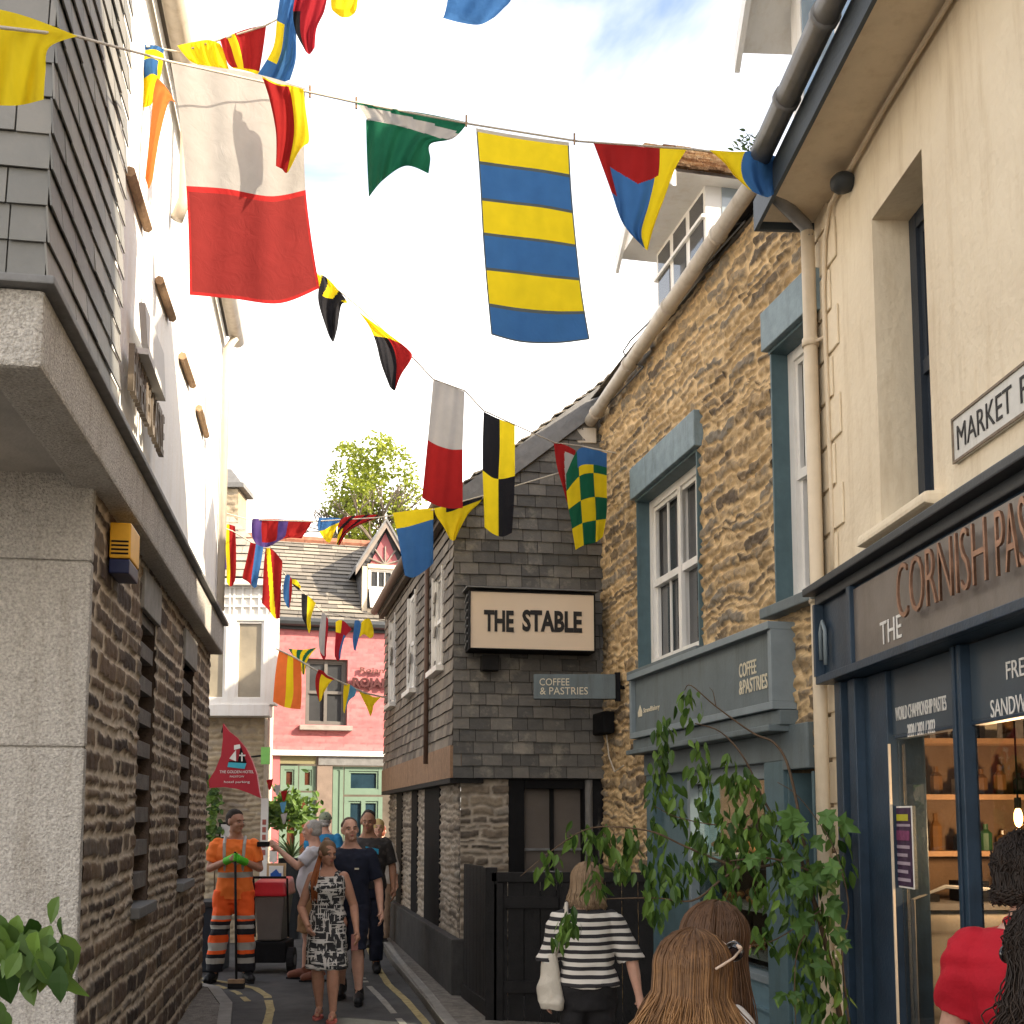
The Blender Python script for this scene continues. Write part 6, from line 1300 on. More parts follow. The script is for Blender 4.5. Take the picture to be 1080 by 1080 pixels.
# two brown-haired women in front
p = Person('brown haired woman facing the shops, behind the one with sunglasses', .60, 3.50, 108, 1.60, sex='f', skin=SK_B, vox=.006, head=(0, -4, 0)); p.shirt(C_white, sleeve=.6, lo=.9); p.legs(C_navy, knee=1.9); p.shoes(C_shoe)
p.locks(H_brown2, n=800, length=.40, spread=.02, r=.0045, seed=6, wave=.008, front=-.1, ombre=.2, kmin=.7)
p = Person('woman with long caramel brown hair and sunglasses pushed up on her head', .455, 3.0, 128, 1.57, sex='f', skin=SK_B, vox=.006, head=(0, -6, 0)); p.shirt(mat('pale_yellow_cloth', (.60, .52, .20), .85, .06), sleeve=.3, lo=.9); p.legs(C_navy, knee=1.9); p.shoes(C_shoe)
p.locks(H_brown, n=1300, length=.36, spread=.075, r=.0042, seed=8, wave=.016, front=-.05, ombre=.62, kmin=.6, vol=.016)
SGl = thing('sunglasses', 'dark sunglasses with pale frame resting on top of the caramel brown hair', 'sunglasses', p.Hd((0, .08, .07)))
for q in (-1, 1):
    b = MB(); b.ell(p.Hd((q*.036, .116, .082)), (.034, .012, .027), 14, 8, rot=p.hrot()); b.build('lens', mat('smoked_lens', (.01, .008, .008), .08, .1, 5, 0, spec=.8), SGl, smooth=True)
    b = MB(); b.tube([p.Hd((q*.070, .108, .090)), p.Hd((q*.110, .03, .066)), p.Hd((q*.118, -.05, .035))], .0035, 6); b.build('temple', mat('pale_acetate', (.55, .42, .32), .3), SGl, smooth=True)
b = MB(); b.tube([p.Hd((-.070, .106, .092)), p.Hd((-.03, .122, .108)), p.Hd((0, .124, .092)), p.Hd((.03, .122, .108)), p.Hd((.070, .106, .092))], .006, 6); b.build('frame', mat('pale_acetate', (.55, .42, .32)), SGl, smooth=True)
# man in red polo
p = Person('dark haired man in a red polo shirt at the right edge', 1.69, 3.75, 158, 1.80, skin=SK_B, fat=1.05, vox=.007, pose=dict(elL=(.25, .03, 1.12), wrL=(.24, .16, .96), elR=(-.25, .03, 1.12), wrR=(-.22, .18, .98)))
p.shirt(C_red, lo=.88, sleeve=.80, grow=.026, sgrow=.018, name='polo_shirt', wr=.018)
b = MB(); 
for i in range(12):
    pass
b.tube([p.P((.070*math.cos(a), -.012+.072*math.sin(a), 1.475+.012*math.sin(a)*-1)) for a in [2*math.pi*i/16 for i in range(17)]], .019, 8); b.build('collar', C_red, p.root, smooth=True)
p.legs(C_navy, knee=1.9); p.shoes(C_shoe); p.locks(H_dark, n=650, length=.045, spread=.01, r=.006, seed=12, wave=.007, curl=1.0, vol=.010, ombre=.1, kmin=.4, front=.35, frizz=.007)
# curly haired woman in front of him
p = Person('curly dark haired woman in red patterned top with a pale strap', 1.285, 2.70, -155, 1.67, sex='f', skin=SK_B, vox=.006, head=(8, -4, 0)); p.shirt(print_mat('red_floral_print', (.38, .01, .02), (.60, .50, .46), 'spots', 55), sleeve=.5, lo=.9, hi=1.47, grow=.02); p.legs(C_navy, knee=1.9); p.shoes(C_shoe)
p.locks(H_dark, n=1500, length=.33, spread=.035, r=.0045, seed=14, wave=.011, curl=1.0, vol=.016, ombre=.25, kmin=.4, front=.1, frizz=.007)
b = MB(); b.prism([p.P((-.06, -.115, 1.20)), p.P((-.10, -.115, 1.20)), p.P((-.115, -.03, 1.475)), p.P((-.075, -.03, 1.485))], -p.fd*.012); b.build('bag_strap', mat('natural_canvas', (.55, .50, .42)), p.root)
SG2 = thing('sunglasses', 'dark sunglasses worn by the curly haired woman at the right edge', 'sunglasses', p.Hd((0, .09, .01)))
for q in (-1, 1):
    b = MB(); b.ell(p.Hd((q*.032, .098, .006)), (.029, .010, .023), 14, 8, rot=p.hrot()); b.build('lens', mat('smoked_lens', (.01, .008, .008)), SG2, smooth=True)
b = MB(); b.tube([p.Hd((-.062, .090, .012)), p.Hd((0, .106, .014)), p.Hd((.062, .090, .012))], .004, 6)
b.build('bridge', C_black, SG2)
# ------------------------------------------------------------- signal flags and their lines
FC = dict(y=cloth_mat('yellow_bunting', (.86, .66, .02)), b=cloth_mat('blue_bunting', (.05, .155, .38)), r=cloth_mat('red_bunting', (.34, .018, .018)), w=cloth_mat('white_bunting', (.45, .43, .41)),
          g=cloth_mat('green_bunting', (.015, .13, .07)), k=cloth_mat('black_bunting', (.018, .018, .022), .25), o=cloth_mat('orange_bunting', (.85, .20, .05)), p=cloth_mat('purple_bunting', (.10, .06, .22)),
          s=cloth_mat('seam_red', (.38, .02, .02), .3), l=cloth_mat('light_blue_bunting', (.12, .34, .55)), d=cloth_mat('deep_red_bunting', (.36, .02, .03)), h=cloth_mat('header_tape', (.50, .46, .38), .2), m=cloth_mat('shaded_red_bunting', (.25, .028, .026), .5), n=cloth_mat('dark_seam', (.10, .12, .12), .2))  # the large flag's own red is darkened to look less sunlit
def cat_(p, t):
    """smooth interpolation through a list of values"""
    n = len(p)-1; x = t*n; i = min(int(x), n-1); f = x-i
    a, b_, c, d = p[max(i-1, 0)], p[i], p[i+1], p[min(i+2, n)]
    return .5*((2*b_)+(c-a)*f+(2*a-5*b_+4*c-d)*f*f+(3*b_-a-3*c+d)*f**3)
FG = {'n': 0}
def flag(label, rows, Y, pat, fold=.02, nf=3.0, nu=34, nv=40, group='signal flags strung across the lane', seed=None, cat='flag', hemd=None):
    """cloth through a grid of picture points (rows from the line downwards) at distance Y (left, right)"""
    FG['n'] += 1; sd = seed or FG['n']; r = random.Random(sd*13); Yl, Yr = Y if isinstance(Y, tuple) else (Y, Y)
    rows = [[Vector(p) for p in rw] for rw in rows]; keys = []; V = []
    ph, ph2 = r.random()*6, r.random()*6; x0 = min(p.x for rw in rows for p in rw); x1 = max(p.x for rw in rows for p in rw)
    for j in range(nv+1):
        v = j/nv
        for i in range(nu+1):
            u = i/nu
            cols = [cat_(rw, u) for rw in rows]; p = cat_(cols, v)
            yy = frac(Yl, Yr, (p.x-x0)/max(1, x1-x0))
            dep = fold*(math.sin(u*nf*6.28+ph+v*1.6+.8*math.sin(v*4+ph2))*(.35+.65*v)+.6*math.sin(u*nf*2.3*6.28+ph2+v*3)*.5+.7*math.sin(v*5+u*3+ph))
            q = at(p.x, p.y, yy); d = ray(p.x, p.y).normalized(); V.append(q+d*dep)
    ml = []; fs = []; mi = []
    for j in range(nv):
        for i in range(nu):
            a = j*(nu+1)+i; fs.append((a, a+nu+1, a+nu+2, a+1)); ch = pat((i+.5)/nu, (j+.5)/nv)
            if ch not in ml: ml.append(ch)
            mi.append(ml.index(ch))
    me = bpy.data.meshes.new('flag'); me.from_pydata(V, [], fs); me.polygons.foreach_set('material_index', mi); me.update()
    o = link_mesh('signal_flag', me, None, [FC[c] for c in ml], True); tag(o, label, cat, group)
    return o
def line(label, pts, r=.006):
    b = MB(); P = []
    for i in range(len(pts)-1):
        for t in range(6): P.append(at(*[frac(pts[i][k], pts[i+1][k], t/6) for k in range(3)]))
    P.append(at(*pts[-1])); return b.build('bunting_line', M_rope, None, smooth=True, label=label, cat='line', group='lines carrying the flags')
def vband(*c): return lambda u, v: c[min(len(c)-1, int(v*len(c)))]
def uband(*c): return lambda u, v: c[min(len(c)-1, int(u*len(c)))]
def rope(label, pts, r=.006):
    b = MB(); P = []
    for i in range(len(pts)-1):
        for t in range(5): P.append(at(*[frac(pts[i][k], pts[i+1][k], t/5) for k in range(3)]))
    P.append(at(*pts[-1])); b.tube(P, r, 6); b.build('bunting_line', M_rope, None, smooth=True, label=label, cat='line', group='lines carrying the flags')
rope('nearest line carrying the big flags from the slate bay to the cream gutter', [(-60, 22, 2.9), (80, 38, 3.8), (180, 65, 5.2), (325, 97, 5.75), (375, 108, 5.85), (497, 131, 6.0), (610, 149, 6.15), (725, 157, 6.3), (826, 168, 6.45)])
rope('high line behind the big red and white flag, rising out of the picture', [(118, 28, 5.9), (150, 48, 6.2), (190, 55, 6.3), (280, 27, 6.3), (330, 0, 6.3), (420, -60, 6.3)])
rope('line with quartered black and yellow flag ending at the golden stone gutter', [(222, 215, 9.6), (337, 290, 9.3), (380, 325, 9.3), (436, 378, 9.4), (457, 400, 9.5), (490, 412, 9.7), (510, 433, 9.9), (545, 449, 10.2), (585, 467, 10.5), (612, 470, 10.7), (650, 478, 10.6)])
rope('line over the lane in front of the dormer roof ending at the drainpipe', [(234, 540, 11.2), (262, 548, 11.4), (330, 550, 11.3), (398, 546, 11.1), (455, 538, 10.9), (512, 522, 10.7), (585, 500, 10.55), (624, 490, 10.75)])
rope('line sagging toward the pink building below the purple flag', [(232, 555, 11.3), (245, 560, 11.6), (275, 578, 12.4), (300, 605, 13.2), (320, 625, 13.8), (340, 645, 14.6), (372, 652, 15.6), (395, 653, 16.2), (407, 655, 16.6)])
rope('thick pale line of small pennants low in front of the pink wall', [(291, 684, 15.2), (310, 693, 15.3), (330, 705, 15.4), (365, 722, 15.6), (385, 731, 15.7), (408, 736, 15.9)], .012)
def peg(px, py, Y, n=[0]):
    q = at(px, py, Y); b = MB(); b.box((q.x-.006, q.y-.006, q.z-.03), (q.x+.004, q.y+.006, q.z+.035)); b.build('clothes_peg', M_wood, None, label='wooden clothes peg gripping a flag line overhead', cat='peg', group='pegs on the flag lines')
for q in ((492, 128, 5.99), (606, 147, 6.14), (327, 97, 5.76), (376, 109, 5.86)): peg(*q)
# first line
flag('plain yellow flag with pointed corner hanging off the slate bay', [[(-60, 0), (-10, 8), (30, 18), (82, 38)], [(-60, 40), (-10, 40), (25, 46), (52, 50)], [(-60, 75), (-10, 76), (22, 80), (48, 76)], [(-60, 110), (-10, 111), (20, 111), (46, 105)]], (3.1, 3.75), vband('y'), .03, 2.5)
def big(u, v):
    if v > .52 and (u < .03 or u > .97 or v > .975): return 's'
    if .52 < v < .545: return 's'
    return 'w' if v < .52 else 'm'
flag('very large flag, upper half white and lower half red', [[(180, 65), (222, 70), (275, 79), (322, 93)], [(190, 128), (232, 133), (280, 138), (321, 140)], [(196, 190), (238, 193), (285, 201), (322, 195)], [(199, 250), (242, 254), (288, 258), (328, 248)], [(200, 311), (245, 315), (295, 320), (337, 304)]], (5.45, 5.8), big, .018, 1.6, 60, 80)
flag('knotted yellow and blue flag bunched beside the large white and red one', [[(145, 46), (155, 47), (165, 48), (173, 52)], [(133, 70), (142, 72), (158, 66), (171, 72)], [(131, 84), (146, 90), (160, 82), (168, 86)], [(141, 106), (146, 112), (154, 113), (160, 110)]], 6.2, lambda u, v: 'b' if (.25 < v < .6 and .45 < u < .85) or v < .1 else 'y', .04, 2)
flag('thin orange pennant hanging below the knotted yellow and blue flag', [[(166, 82), (172, 88), (178, 96), (186, 110)], [(162, 96), (166, 100), (172, 104), (178, 108)], [(158, 140), (160, 142), (164, 144), (168, 146)], [(153, 188), (155, 194), (157, 199), (161, 190)]], 6.15, vband('o'), .02, 1)
flag('yellow knotted cloth left of the red one above the large flag', [[(187, 48), (205, 44), (220, 42), (232, 46)], [(192, 55), (208, 52), (222, 50), (236, 54)], [(200, 64), (214, 66), (226, 64), (240, 68)], [(208, 68), (220, 72), (232, 74), (242, 74)]], 6.3, vband('y'), .04, 3)
flag('red and yellow cloth draped above the large white and red flag', [[(232, 42), (245, 36), (262, 30), (281, 26)], [(235, 52), (250, 48), (264, 44), (279, 42)], [(240, 66), (254, 64), (266, 62), (276, 62)], [(246, 72), (256, 74), (264, 76), (273, 79)]], 6.3, lambda u, v: 'y' if abs(u-.3) < .08 or v > .9 else 'r', .03, 2)
flag('twisted blue flag with yellow lining high above the large flag', [[(296, -10), (306, -10), (314, -8), (320, -6)], [(292, 20), (300, 24), (308, 26), (313, 30)], [(288, 50), (296, 54), (306, 60), (312, 62)], [(272, 78), (284, 84), (296, 87), (306, 84)]], 6.2, lambda u, v: 'y' if .35 < v < .8 and u < .35 else 'b', .05, 1.5)
flag('dark red flag with black fold at the top of the picture', [[(312, -8), (322, -8), (334, -8), (346, -8)], [(309, 14), (318, 14), (330, 14), (342, 12)], [(312, 34), (318, 36), (326, 34), (334, 30)], [(320, 50), (323, 55), (327, 57), (332, 50)]], 6.1, lambda u, v: 'k' if u < .3 and v > .3 else 'd', .04, 1.5)
flag('small yellow cloth cut off by the top edge', [[(349, -8), (358, -8), (368, -8), (378, -8)], [(349, 4), (358, 6), (368, 6), (377, 4)], [(350, 10), (358, 12), (368, 12), (376, 10)], [(354, 14), (360, 18), (368, 18), (374, 14)]], 6.1, vband('y'), .03, 1)
flag('red and yellow pennant folded over the corner of the large flag', [[(276, 80), (292, 88), (306, 90), (320, 94)], [(284, 104), (298, 108), (310, 108), (322, 112)], [(291, 140), (300, 142), (312, 142), (326, 148)], [(291, 175), (297, 178), (304, 181), (318, 152)]], 5.55, lambda u, v: 'y' if u > .62 or v < .06 else 'r', .03, 1.5)
flag('dark green flag with a white twist along its top', [[(376, 108), (410, 114), (450, 120), (494, 129)], [(386, 124), (420, 130), (450, 138), (478, 146)], [(386, 130), (414, 136), (440, 144), (454, 152)], [(387, 165), (408, 166), (430, 164), (454, 168)], [(389, 208), (404, 190), (428, 175), (452, 183)]], (5.85, 6.0), lambda u, v: 'g' if v < .05+.12*u or v > .42-.12*u else 'w', .045, 2.2)
st = lambda u, v: 'h' if v < .03 else 'n' if (v*6) % 1 < .07 or u < .02 or u > .98 or v > .985 else 'yb'[min(5, int((v-.0)*6)) % 2]
flag('tall flag with six yellow and blue stripes', [[(502, 135), (535, 141), (568, 146), (600, 150)], [(506, 190), (538, 194), (571, 198), (603, 204)], [(509, 245), (542, 249), (576, 253), (608, 258)], [(513, 300), (547, 304), (582, 308), (614, 310)], [(518, 353), (550, 361), (588, 362), (622, 358)]], (6.0, 6.15), st, .016, 1.7, 40, 72)
flag('flag of red, blue and yellow quarters gathered to a point', [[(626, 151), (656, 153), (690, 156), (724, 158)], [(636, 178), (656, 180), (690, 184), (712, 178)], [(645, 203), (660, 212), (684, 214), (701, 208)], [(656, 234), (662, 240), (676, 244), (690, 238)], [(672, 254), (676, 258), (680, 262), (683, 264)]], (6.2, 6.3), lambda u, v: 'r' if (u < .17 and v < .5) or (v < .34*(1-abs(u-.5)) and u < .72) else ('y' if u > .68 else 'b'), .035, 2, 90, 120)
flag('blue and yellow flag bunched against the grey gutter', [[(748, 158), (775, 160), (800, 160), (822, 166)], [(764, 172), (780, 174), (802, 176), (820, 182)], [(775, 186), (788, 190), (804, 192), (818, 196)], [(790, 200), (800, 205), (810, 208), (817, 204)]], (6.3, 6.42), lambda u, v: 'y' if u < .48-.35*v else 'b', .04, 1.6, 90, 110)
flag('blue flag with darker hem hanging from the top edge of the picture', [[(476, -30), (500, -30), (520, -30), (548, -30)], [(472, 0), (495, 2), (518, 2), (540, -2)], [(469, 14), (490, 16), (510, 18), (530, 10)], [(467, 19), (486, 24), (506, 26), (522, 18)]], 6.0, vband('b'), .02, 1.5)
# second line
flag('black and yellow cloth knotted just right of the large flag', [[(334, 288), (340, 290), (346, 294), (352, 300)], [(336, 300), (344, 304), (356, 308), (366, 318)], [(336, 320), (344, 326), (352, 326), (360, 322)], [(346, 352), (349, 358), (352, 360), (356, 346)]], 9.3, lambda u, v: 'y' if v < .5 and (u+v*.8) % .6 < .35 else 'k', .05, 1.5)
flag('narrow pennant with yellow tip, black body and red edge', [[(374, 322), (376, 326), (378, 328), (380, 330)], [(388, 342), (392, 346), (398, 346), (404, 348)], [(396, 360), (404, 360), (414, 362), (430, 368)], [(402, 384), (410, 384), (420, 382), (434, 378)], [(411, 408), (414, 411), (417, 411), (422, 396)]], 9.3, lambda u, v: 'y' if v < .42 else ('r' if u > .62 else 'k'), .04, 1.5)
flag('white over red flag hanging before the pale sky', [[(457, 400), (468, 404), (480, 409), (490, 413)], [(454, 432), (465, 436), (478, 441), (489, 444)], [(451, 464), (462, 470), (476, 474), (488, 474)], [(448, 495), (460, 501), (475, 504), (488, 503)], [(445, 525), (458, 532), (472, 536), (488, 536)]], (9.5, 9.7), lambda u, v: 's' if .49 < v < .51 else ('w' if v < .5 else 'r'), .02, 1.6)
flag('quartered black and yellow flag in front of the slate gable', [[(510, 434), (520, 439), (532, 444), (543, 447)], [(509, 466), (520, 470), (532, 474), (543, 476)], [(509, 496), (520, 504), (530, 505), (543, 502)], [(510, 526), (520, 532), (530, 534), (542, 532)], [(511, 556), (520, 563), (530, 566), (540, 562)]], (9.9, 10.2), lambda u, v: 'y' if (u > .52) != (v > .5) else 'k', .018, 1.5)
flag('red and white flag hanging beside the chequered one', [[(584, 466), (592, 468), (600, 471), (607, 475)], [(587, 490), (594, 492), (601, 494), (608, 496)], [(593, 512), (598, 516), (604, 518), (610, 518)], [(598, 530), (602, 532), (606, 534), (610, 535)]], (10.5, 10.6), lambda u, v: 'r' if u < .5-.3*v or v < .12 else 'w', .02, 1.2)
flag('green and yellow chequered flag by the white downpipe', [[(597, 500), (610, 474), (625, 474), (640, 478)], [(598, 525), (612, 512), (626, 508), (640, 510)], [(602, 550), (614, 543), (628, 540), (640, 540)], [(607, 580), (616, 575), (628, 572), (636, 566)]], (10.3, 10.45), lambda u, v: 'b' if v < .18 and u > .3 else 'gy'[(int(u*3)+int(v*4)) % 2], .03, 1.6)
# third line
flag('purple and red cloth swagged in front of the slate roof', [[(266, 547), (285, 547), (308, 548), (330, 549)], [(265, 556), (284, 556), (306, 556), (326, 556)], [(266, 566), (284, 568), (304, 564), (322, 562)], [(270, 574), (282, 577), (300, 568), (318, 568)]], 11.4, lambda u, v: 'p' if u < .2 or (.48 < u < .62) or (v > .8 and u < .5) else 'r', .04, 2)
flag('red and blue swallow tail hanging under the purple cloth', [[(264, 572), (268, 573), (272, 574), (278, 575)], [(260, 590), (265, 592), (270, 592), (276, 590)], [(256, 608), (262, 610), (268, 610), (273, 606)], [(257, 611), (262, 614), (268, 620), (271, 618)]], 11.9, lambda u, v: 'r' if u < .5 else 'b', .02, 1)
flag('blue and yellow cloth with pointed end over the roof ridge', [[(336, 546), (344, 546), (352, 546), (360, 547)], [(335, 556), (343, 555), (350, 554), (358, 552)], [(338, 563), (344, 564), (349, 562), (354, 558)], [(344, 571), (346, 572), (348, 572), (351, 566)]], 11.3, lambda u, v: 'b' if v < .45-.3*u+.1 else 'y', .03, 1)
flag('twisted red and black cloth on the line before the dormer', [[(360, 546), (372, 544), (386, 543), (398, 543)], [(356, 556), (368, 554), (382, 550), (398, 546)], [(356, 566), (362, 564), (368, 560), (374, 556)], [(355, 574), (358, 575), (361, 570), (366, 562)]], 11.2, lambda u, v: 'k' if (u*3+v*2) % 1.0 < .35 else ('y' if u < .2 and v > .35 else 'r'), .05, 1)
flag('flag with yellow band over plain blue, left of the small yellow one', [[(414, 541), (428, 539), (442, 537), (457, 536)], [(418, 558), (430, 556), (444, 552), (457, 548)], [(422, 580), (434, 578), (446, 576), (457, 572)], [(427, 607), (436, 609), (448, 602), (457, 594)]], 10.9, lambda u, v: 'y' if v < .32 else 'b', .02, 1.3)
flag('crumpled yellow and black flag under the white over red one', [[(458, 536), (474, 533), (490, 528), (509, 523)], [(460, 544), (474, 544), (488, 538), (506, 530)], [(468, 556), (476, 558), (484, 552), (494, 542)], [(474, 568), (477, 570), (480, 569), (484, 560)]], 10.8, lambda u, v: 'k' if v < .22 and u > .25 else 'y', .03, 1.5)
flag('slim flag split yellow and red beside the white corner building', [[(239, 553), (242, 553), (245, 554), (248, 555)], [(238, 575), (242, 576), (246, 576), (249, 577)], [(239, 598), (243, 600), (246, 600), (249, 600)], [(239, 614), (242, 618), (245, 618), (248, 612)]], 11.8, uband('y', 'r', 'r'), .02, .6)
flag('small dark grey cloth beside the white corner building', [[(230, 572), (233, 571), (236, 573), (239, 578)], [(229, 582), (232, 582), (236, 584), (239, 588)], [(229, 592), (232, 594), (236, 596), (239, 598)], [(230, 601), (233, 604), (236, 602), (238, 600)]], 12.0, lambda u, v: 'k' if u < .6 else 'p', .02, .6)
flag('red flag with yellow cross knotted before the bay window', [[(280, 579), (284, 578), (290, 582), (298, 592)], [(278, 598), (284, 600), (290, 602), (297, 606)], [(277, 622), (284, 626), (290, 630), (296, 634)], [(276, 636), (282, 642), (290, 652), (295, 652)]], 12.5, lambda u, v: 'y' if abs(u-.25-v*.35) < .13 else 'r', .03, .8)
flag('blue and red cloth tied beside a yellow knot', [[(301, 607), (304, 606), (306, 608), (308, 611)], [(299, 618), (302, 619), (305, 620), (308, 622)], [(299, 630), (302, 632), (305, 634), (307, 632)], [(301, 636), (303, 640), (305, 641), (306, 637)]], 13.1, uband('b', 'b', 'r'), .02, .5)
flag('small yellow and black knot on the sagging line', [[(305, 612), (309, 611), (313, 612), (317, 618)], [(306, 614), (310, 615), (314, 617), (317, 620)], [(308, 616), (311, 618), (314, 620), (316, 622)], [(310, 618), (312, 620), (314, 622), (315, 623)]], 13.2, lambda u, v: 'k' if v > .5 else 'y', .02, .6)
flag('black and yellow pennant hanging before the grey roof slates', [[(318, 626), (322, 627), (327, 630), (333, 636)], [(318, 638), (322, 640), (326, 642), (331, 642)], [(319, 652), (322, 656), (325, 656), (328, 652)], [(322, 656), (324, 662), (326, 668), (328, 662)]], 13.8, uband('k', 'y'), .02, .6)
flag('white and red pennant above the pink wall window', [[(340, 646), (342, 647), (344, 649), (346, 653)], [(337, 662), (340, 663), (343, 664), (346, 665)], [(336, 678), (339, 682), (342, 684), (344, 684)], [(338, 690), (340, 694), (342, 696), (344, 692)]], 14.5, lambda u, v: 'd' if u > .7 or v > .85 else 'w', .02, .6)
flag('red pennant with yellow knot hanging left of the blue one', [[(354, 656), (358, 654), (364, 656), (371, 664)], [(354, 668), (357, 669), (361, 670), (364, 672)], [(353, 684), (355, 685), (357, 686), (360, 686)], [(353, 692), (355, 696), (357, 697), (359, 694)]], 15.2, lambda u, v: 'y' if v < .3 and u < .5 else ('b' if v > .3 and u > .75 else 'd'), .02, .6)
flag('narrow dark blue pennant before the pink building gutter', [[(374, 655), (376, 654), (379, 655), (381, 658)], [(373, 665), (375, 666), (377, 667), (380, 666)], [(372, 675), (374, 676), (376, 677), (378, 674)], [(373, 684), (374, 686), (375, 686), (376, 682)]], 15.7, vband('b'), .02, .6)
flag('crumpled plain yellow flag before the pink building gutter', [[(380, 658), (385, 653), (390, 653), (393, 660)], [(379, 664), (384, 662), (389, 662), (394, 666)], [(379, 669), (384, 667), (389, 668), (394, 670)], [(379, 672), (384, 669), (390, 673), (393, 672)]], 16.0, vband('y'), .03, 1)
# low thick line
flag('square orange flag with one wide yellow stripe before pink wall', [[(294, 686), (302, 689), (309, 692), (317, 696)], [(291, 706), (300, 709), (309, 711), (318, 714)], [(289, 726), (299, 730), (309, 732), (318, 735)], [(288, 740), (298, 745), (306, 747), (317, 748)]], (15.25, 15.35), lambda u, v: 'y' if .42 < u < .68 else 'o', .02, 1)
flag('green and yellow cloth tied behind the orange flag', [[(304, 684), (312, 685), (322, 685), (334, 683)], [(308, 690), (314, 692), (320, 692), (328, 690)], [(314, 698), (317, 700), (320, 700), (324, 698)], [(318, 708), (319, 711), (321, 711), (322, 706)]], 15.5, lambda u, v: 'gy'[int(u*5+v*2) % 2], .02, 1)
flag('red pennant with a white and yellow centre before the window', [[(336, 706), (341, 708), (346, 713), (353, 716)], [(333, 714), (338, 717), (343, 719), (348, 720)], [(333, 726), (337, 728), (340, 728), (343, 728)], [(336, 738), (337, 740), (339, 738), (340, 734)]], 15.4, lambda u, v: 'r' if u < .3 or v < .15 else 'y', .02, .8)
flag('yellow and light blue pennant beside the window of the pink wall', [[(363, 720), (366, 721), (371, 723), (376, 728)], [(362, 730), (365, 731), (369, 732), (374, 734)], [(362, 742), (364, 743), (366, 742), (369, 738)], [(362, 750), (363, 752), (364, 751), (366, 744)]], 15.6, lambda u, v: 'l' if u > .55 else 'y', .02, .8)
flag('plain yellow pennant at the slate corner end of the low line', [[(378, 728), (386, 731), (394, 735), (402, 735)], [(382, 736), (386, 739), (391, 741), (397, 740)], [(386, 744), (388, 747), (391, 748), (394, 744)], [(389, 751), (390, 754), (391, 755), (393, 750)]], 15.75, vband('y'), .02, .8)
for i, (x, y, c, w_) in enumerate(((284, 826, 'r', 'small red pennant by the white post'), (292, 832, 'w', 'small white pennant by the white post'), (299, 838, 'r', 'small red pennant above the hanging plant'), (298, 850, 'l', 'small blue pennant above the hanging plant'), (299, 862, 'w', 'small white pennant lowest by the hanging plant'))):
    flag(w_, [[(x-3, y-3), (x, y-4), (x+2, y-4), (x+4, y-5)], [(x-2, y+1), (x, y+1), (x+1, y+1), (x+3, y+1)], [(x-1, y+6), (x, y+7), (x+1, y+7), (x+2, y+5)]], 14.2, vband(c), .01, .5, 8, 10, group='tiny pennants by the plant')

# ------------------------------------------------------------- leaves and branches
def leaf_mat(name, c1, c2, tr=.3):
    m, n, b, o = nodes(name); N = n.nodes; LK = n.links.new; A = N.new('ShaderNodeAttribute'); A.attribute_name = 'rnd'; rp = N.new('ShaderNodeValToRGB')
    rp.color_ramp.elements[0].color = (*c1, 1); rp.color_ramp.elements[1].color = (*c2, 1); LK(A.outputs['Fac'], rp.inputs['Fac']); LK(rp.outputs['Color'], b.inputs['Base Color']); b.inputs['Roughness'].default_value = .5; b.inputs['Specular IOR Level'].default_value = .35
    t = N.new('ShaderNodeBsdfTranslucent'); LK(rp.outputs['Color'], t.inputs[0]); mx = N.new('ShaderNodeMixShader'); mx.inputs[0].default_value = tr; LK(b.outputs[0], mx.inputs[1]); LK(t.outputs[0], mx.inputs[2]); LK(mx.outputs[0], o.inputs[0]); return m
M_leaf = leaf_mat('sapling_leaf', (.025, .065, .010), (.16, .27, .045), .28); M_leafy = leaf_mat('spring_tree_leaf', (.13, .19, .02), (.42, .46, .07), .4)
M_bark = mat('brown_bark', (.10, .065, .04), .9, .3, 20, .5, 80)
def leaf(mb, p, d, n, L_, W, fold=.25, droop=.3):
    """one leaf: 4 x 2 folded blades tapering to a tip"""
    d = d.normalized(); n = (n-d*n.dot(d)); n = n.normalized() if n.length > 1e-3 else d.orthogonal().normalized(); s = d.cross(n)
    prof = ((0, .12), (.2, .75), (.45, 1), (.75, .62), (1, .03)); vs = []
    for t, w in prof:
        c = p+d*L_*t-n*droop*L_*t*t*.5
        vs += [c+s*W*w*.5+n*fold*W*w*.5, c, c-s*W*w*.5+n*fold*W*w*.5]
    fs = []
    for i in range(4): a = i*3; fs += [(a, a+1, a+4, a+3), (a+1, a+2, a+5, a+4)]
    mb.add(vs, fs)
def lobed(mb, p, d, n, S):
    d = d.normalized(); n = (n-d*n.dot(d)).normalized(); s = d.cross(n); pts = []
    for a, r_ in ((-2.6, .35), (-1.9, .62), (-1.55, .42), (-1.0, .82), (-.62, .55), (-.3, .72), (0, 1.0), (.3, .72), (.62, .55), (1.0, .82), (1.55, .42), (1.9, .62), (2.6, .35)):
        pts.append(p+d*(.25*S)+(d*math.cos(a)+s*math.sin(a))*S*r_*.62+n*(.10*S*math.cos(a*3)))
    k = [p]+pts; mb.add(k+[p+d*.3*S], [(len(k), i, i+1) for i in range(1, len(k)-1)]+[(0, 1, len(k)), (0, len(k), len(k)-1)])
SAP = thing('leafy_sapling', 'cut leafy sapling with drooping leaves leaning by the cream downpipe', 'sapling', at(885, 1078, 6.0))
r_ = random.Random(21)
def branch(pts, r0, r1, Ys):
    b = MB(); P = []; n = len(pts)
    for i, (x, y) in enumerate(pts): P.append(at(x, y, frac(Ys[0], Ys[1], i/(n-1))))
    Q = []; m_ = (n-1)*5
    for i in range(m_+1): Q.append(cat_(P, i/m_))
    b.tube(Q, [frac(r0, r1, i/m_) for i in range(m_+1)], 7); b.build('branch', M_bark, SAP, smooth=True); return Q
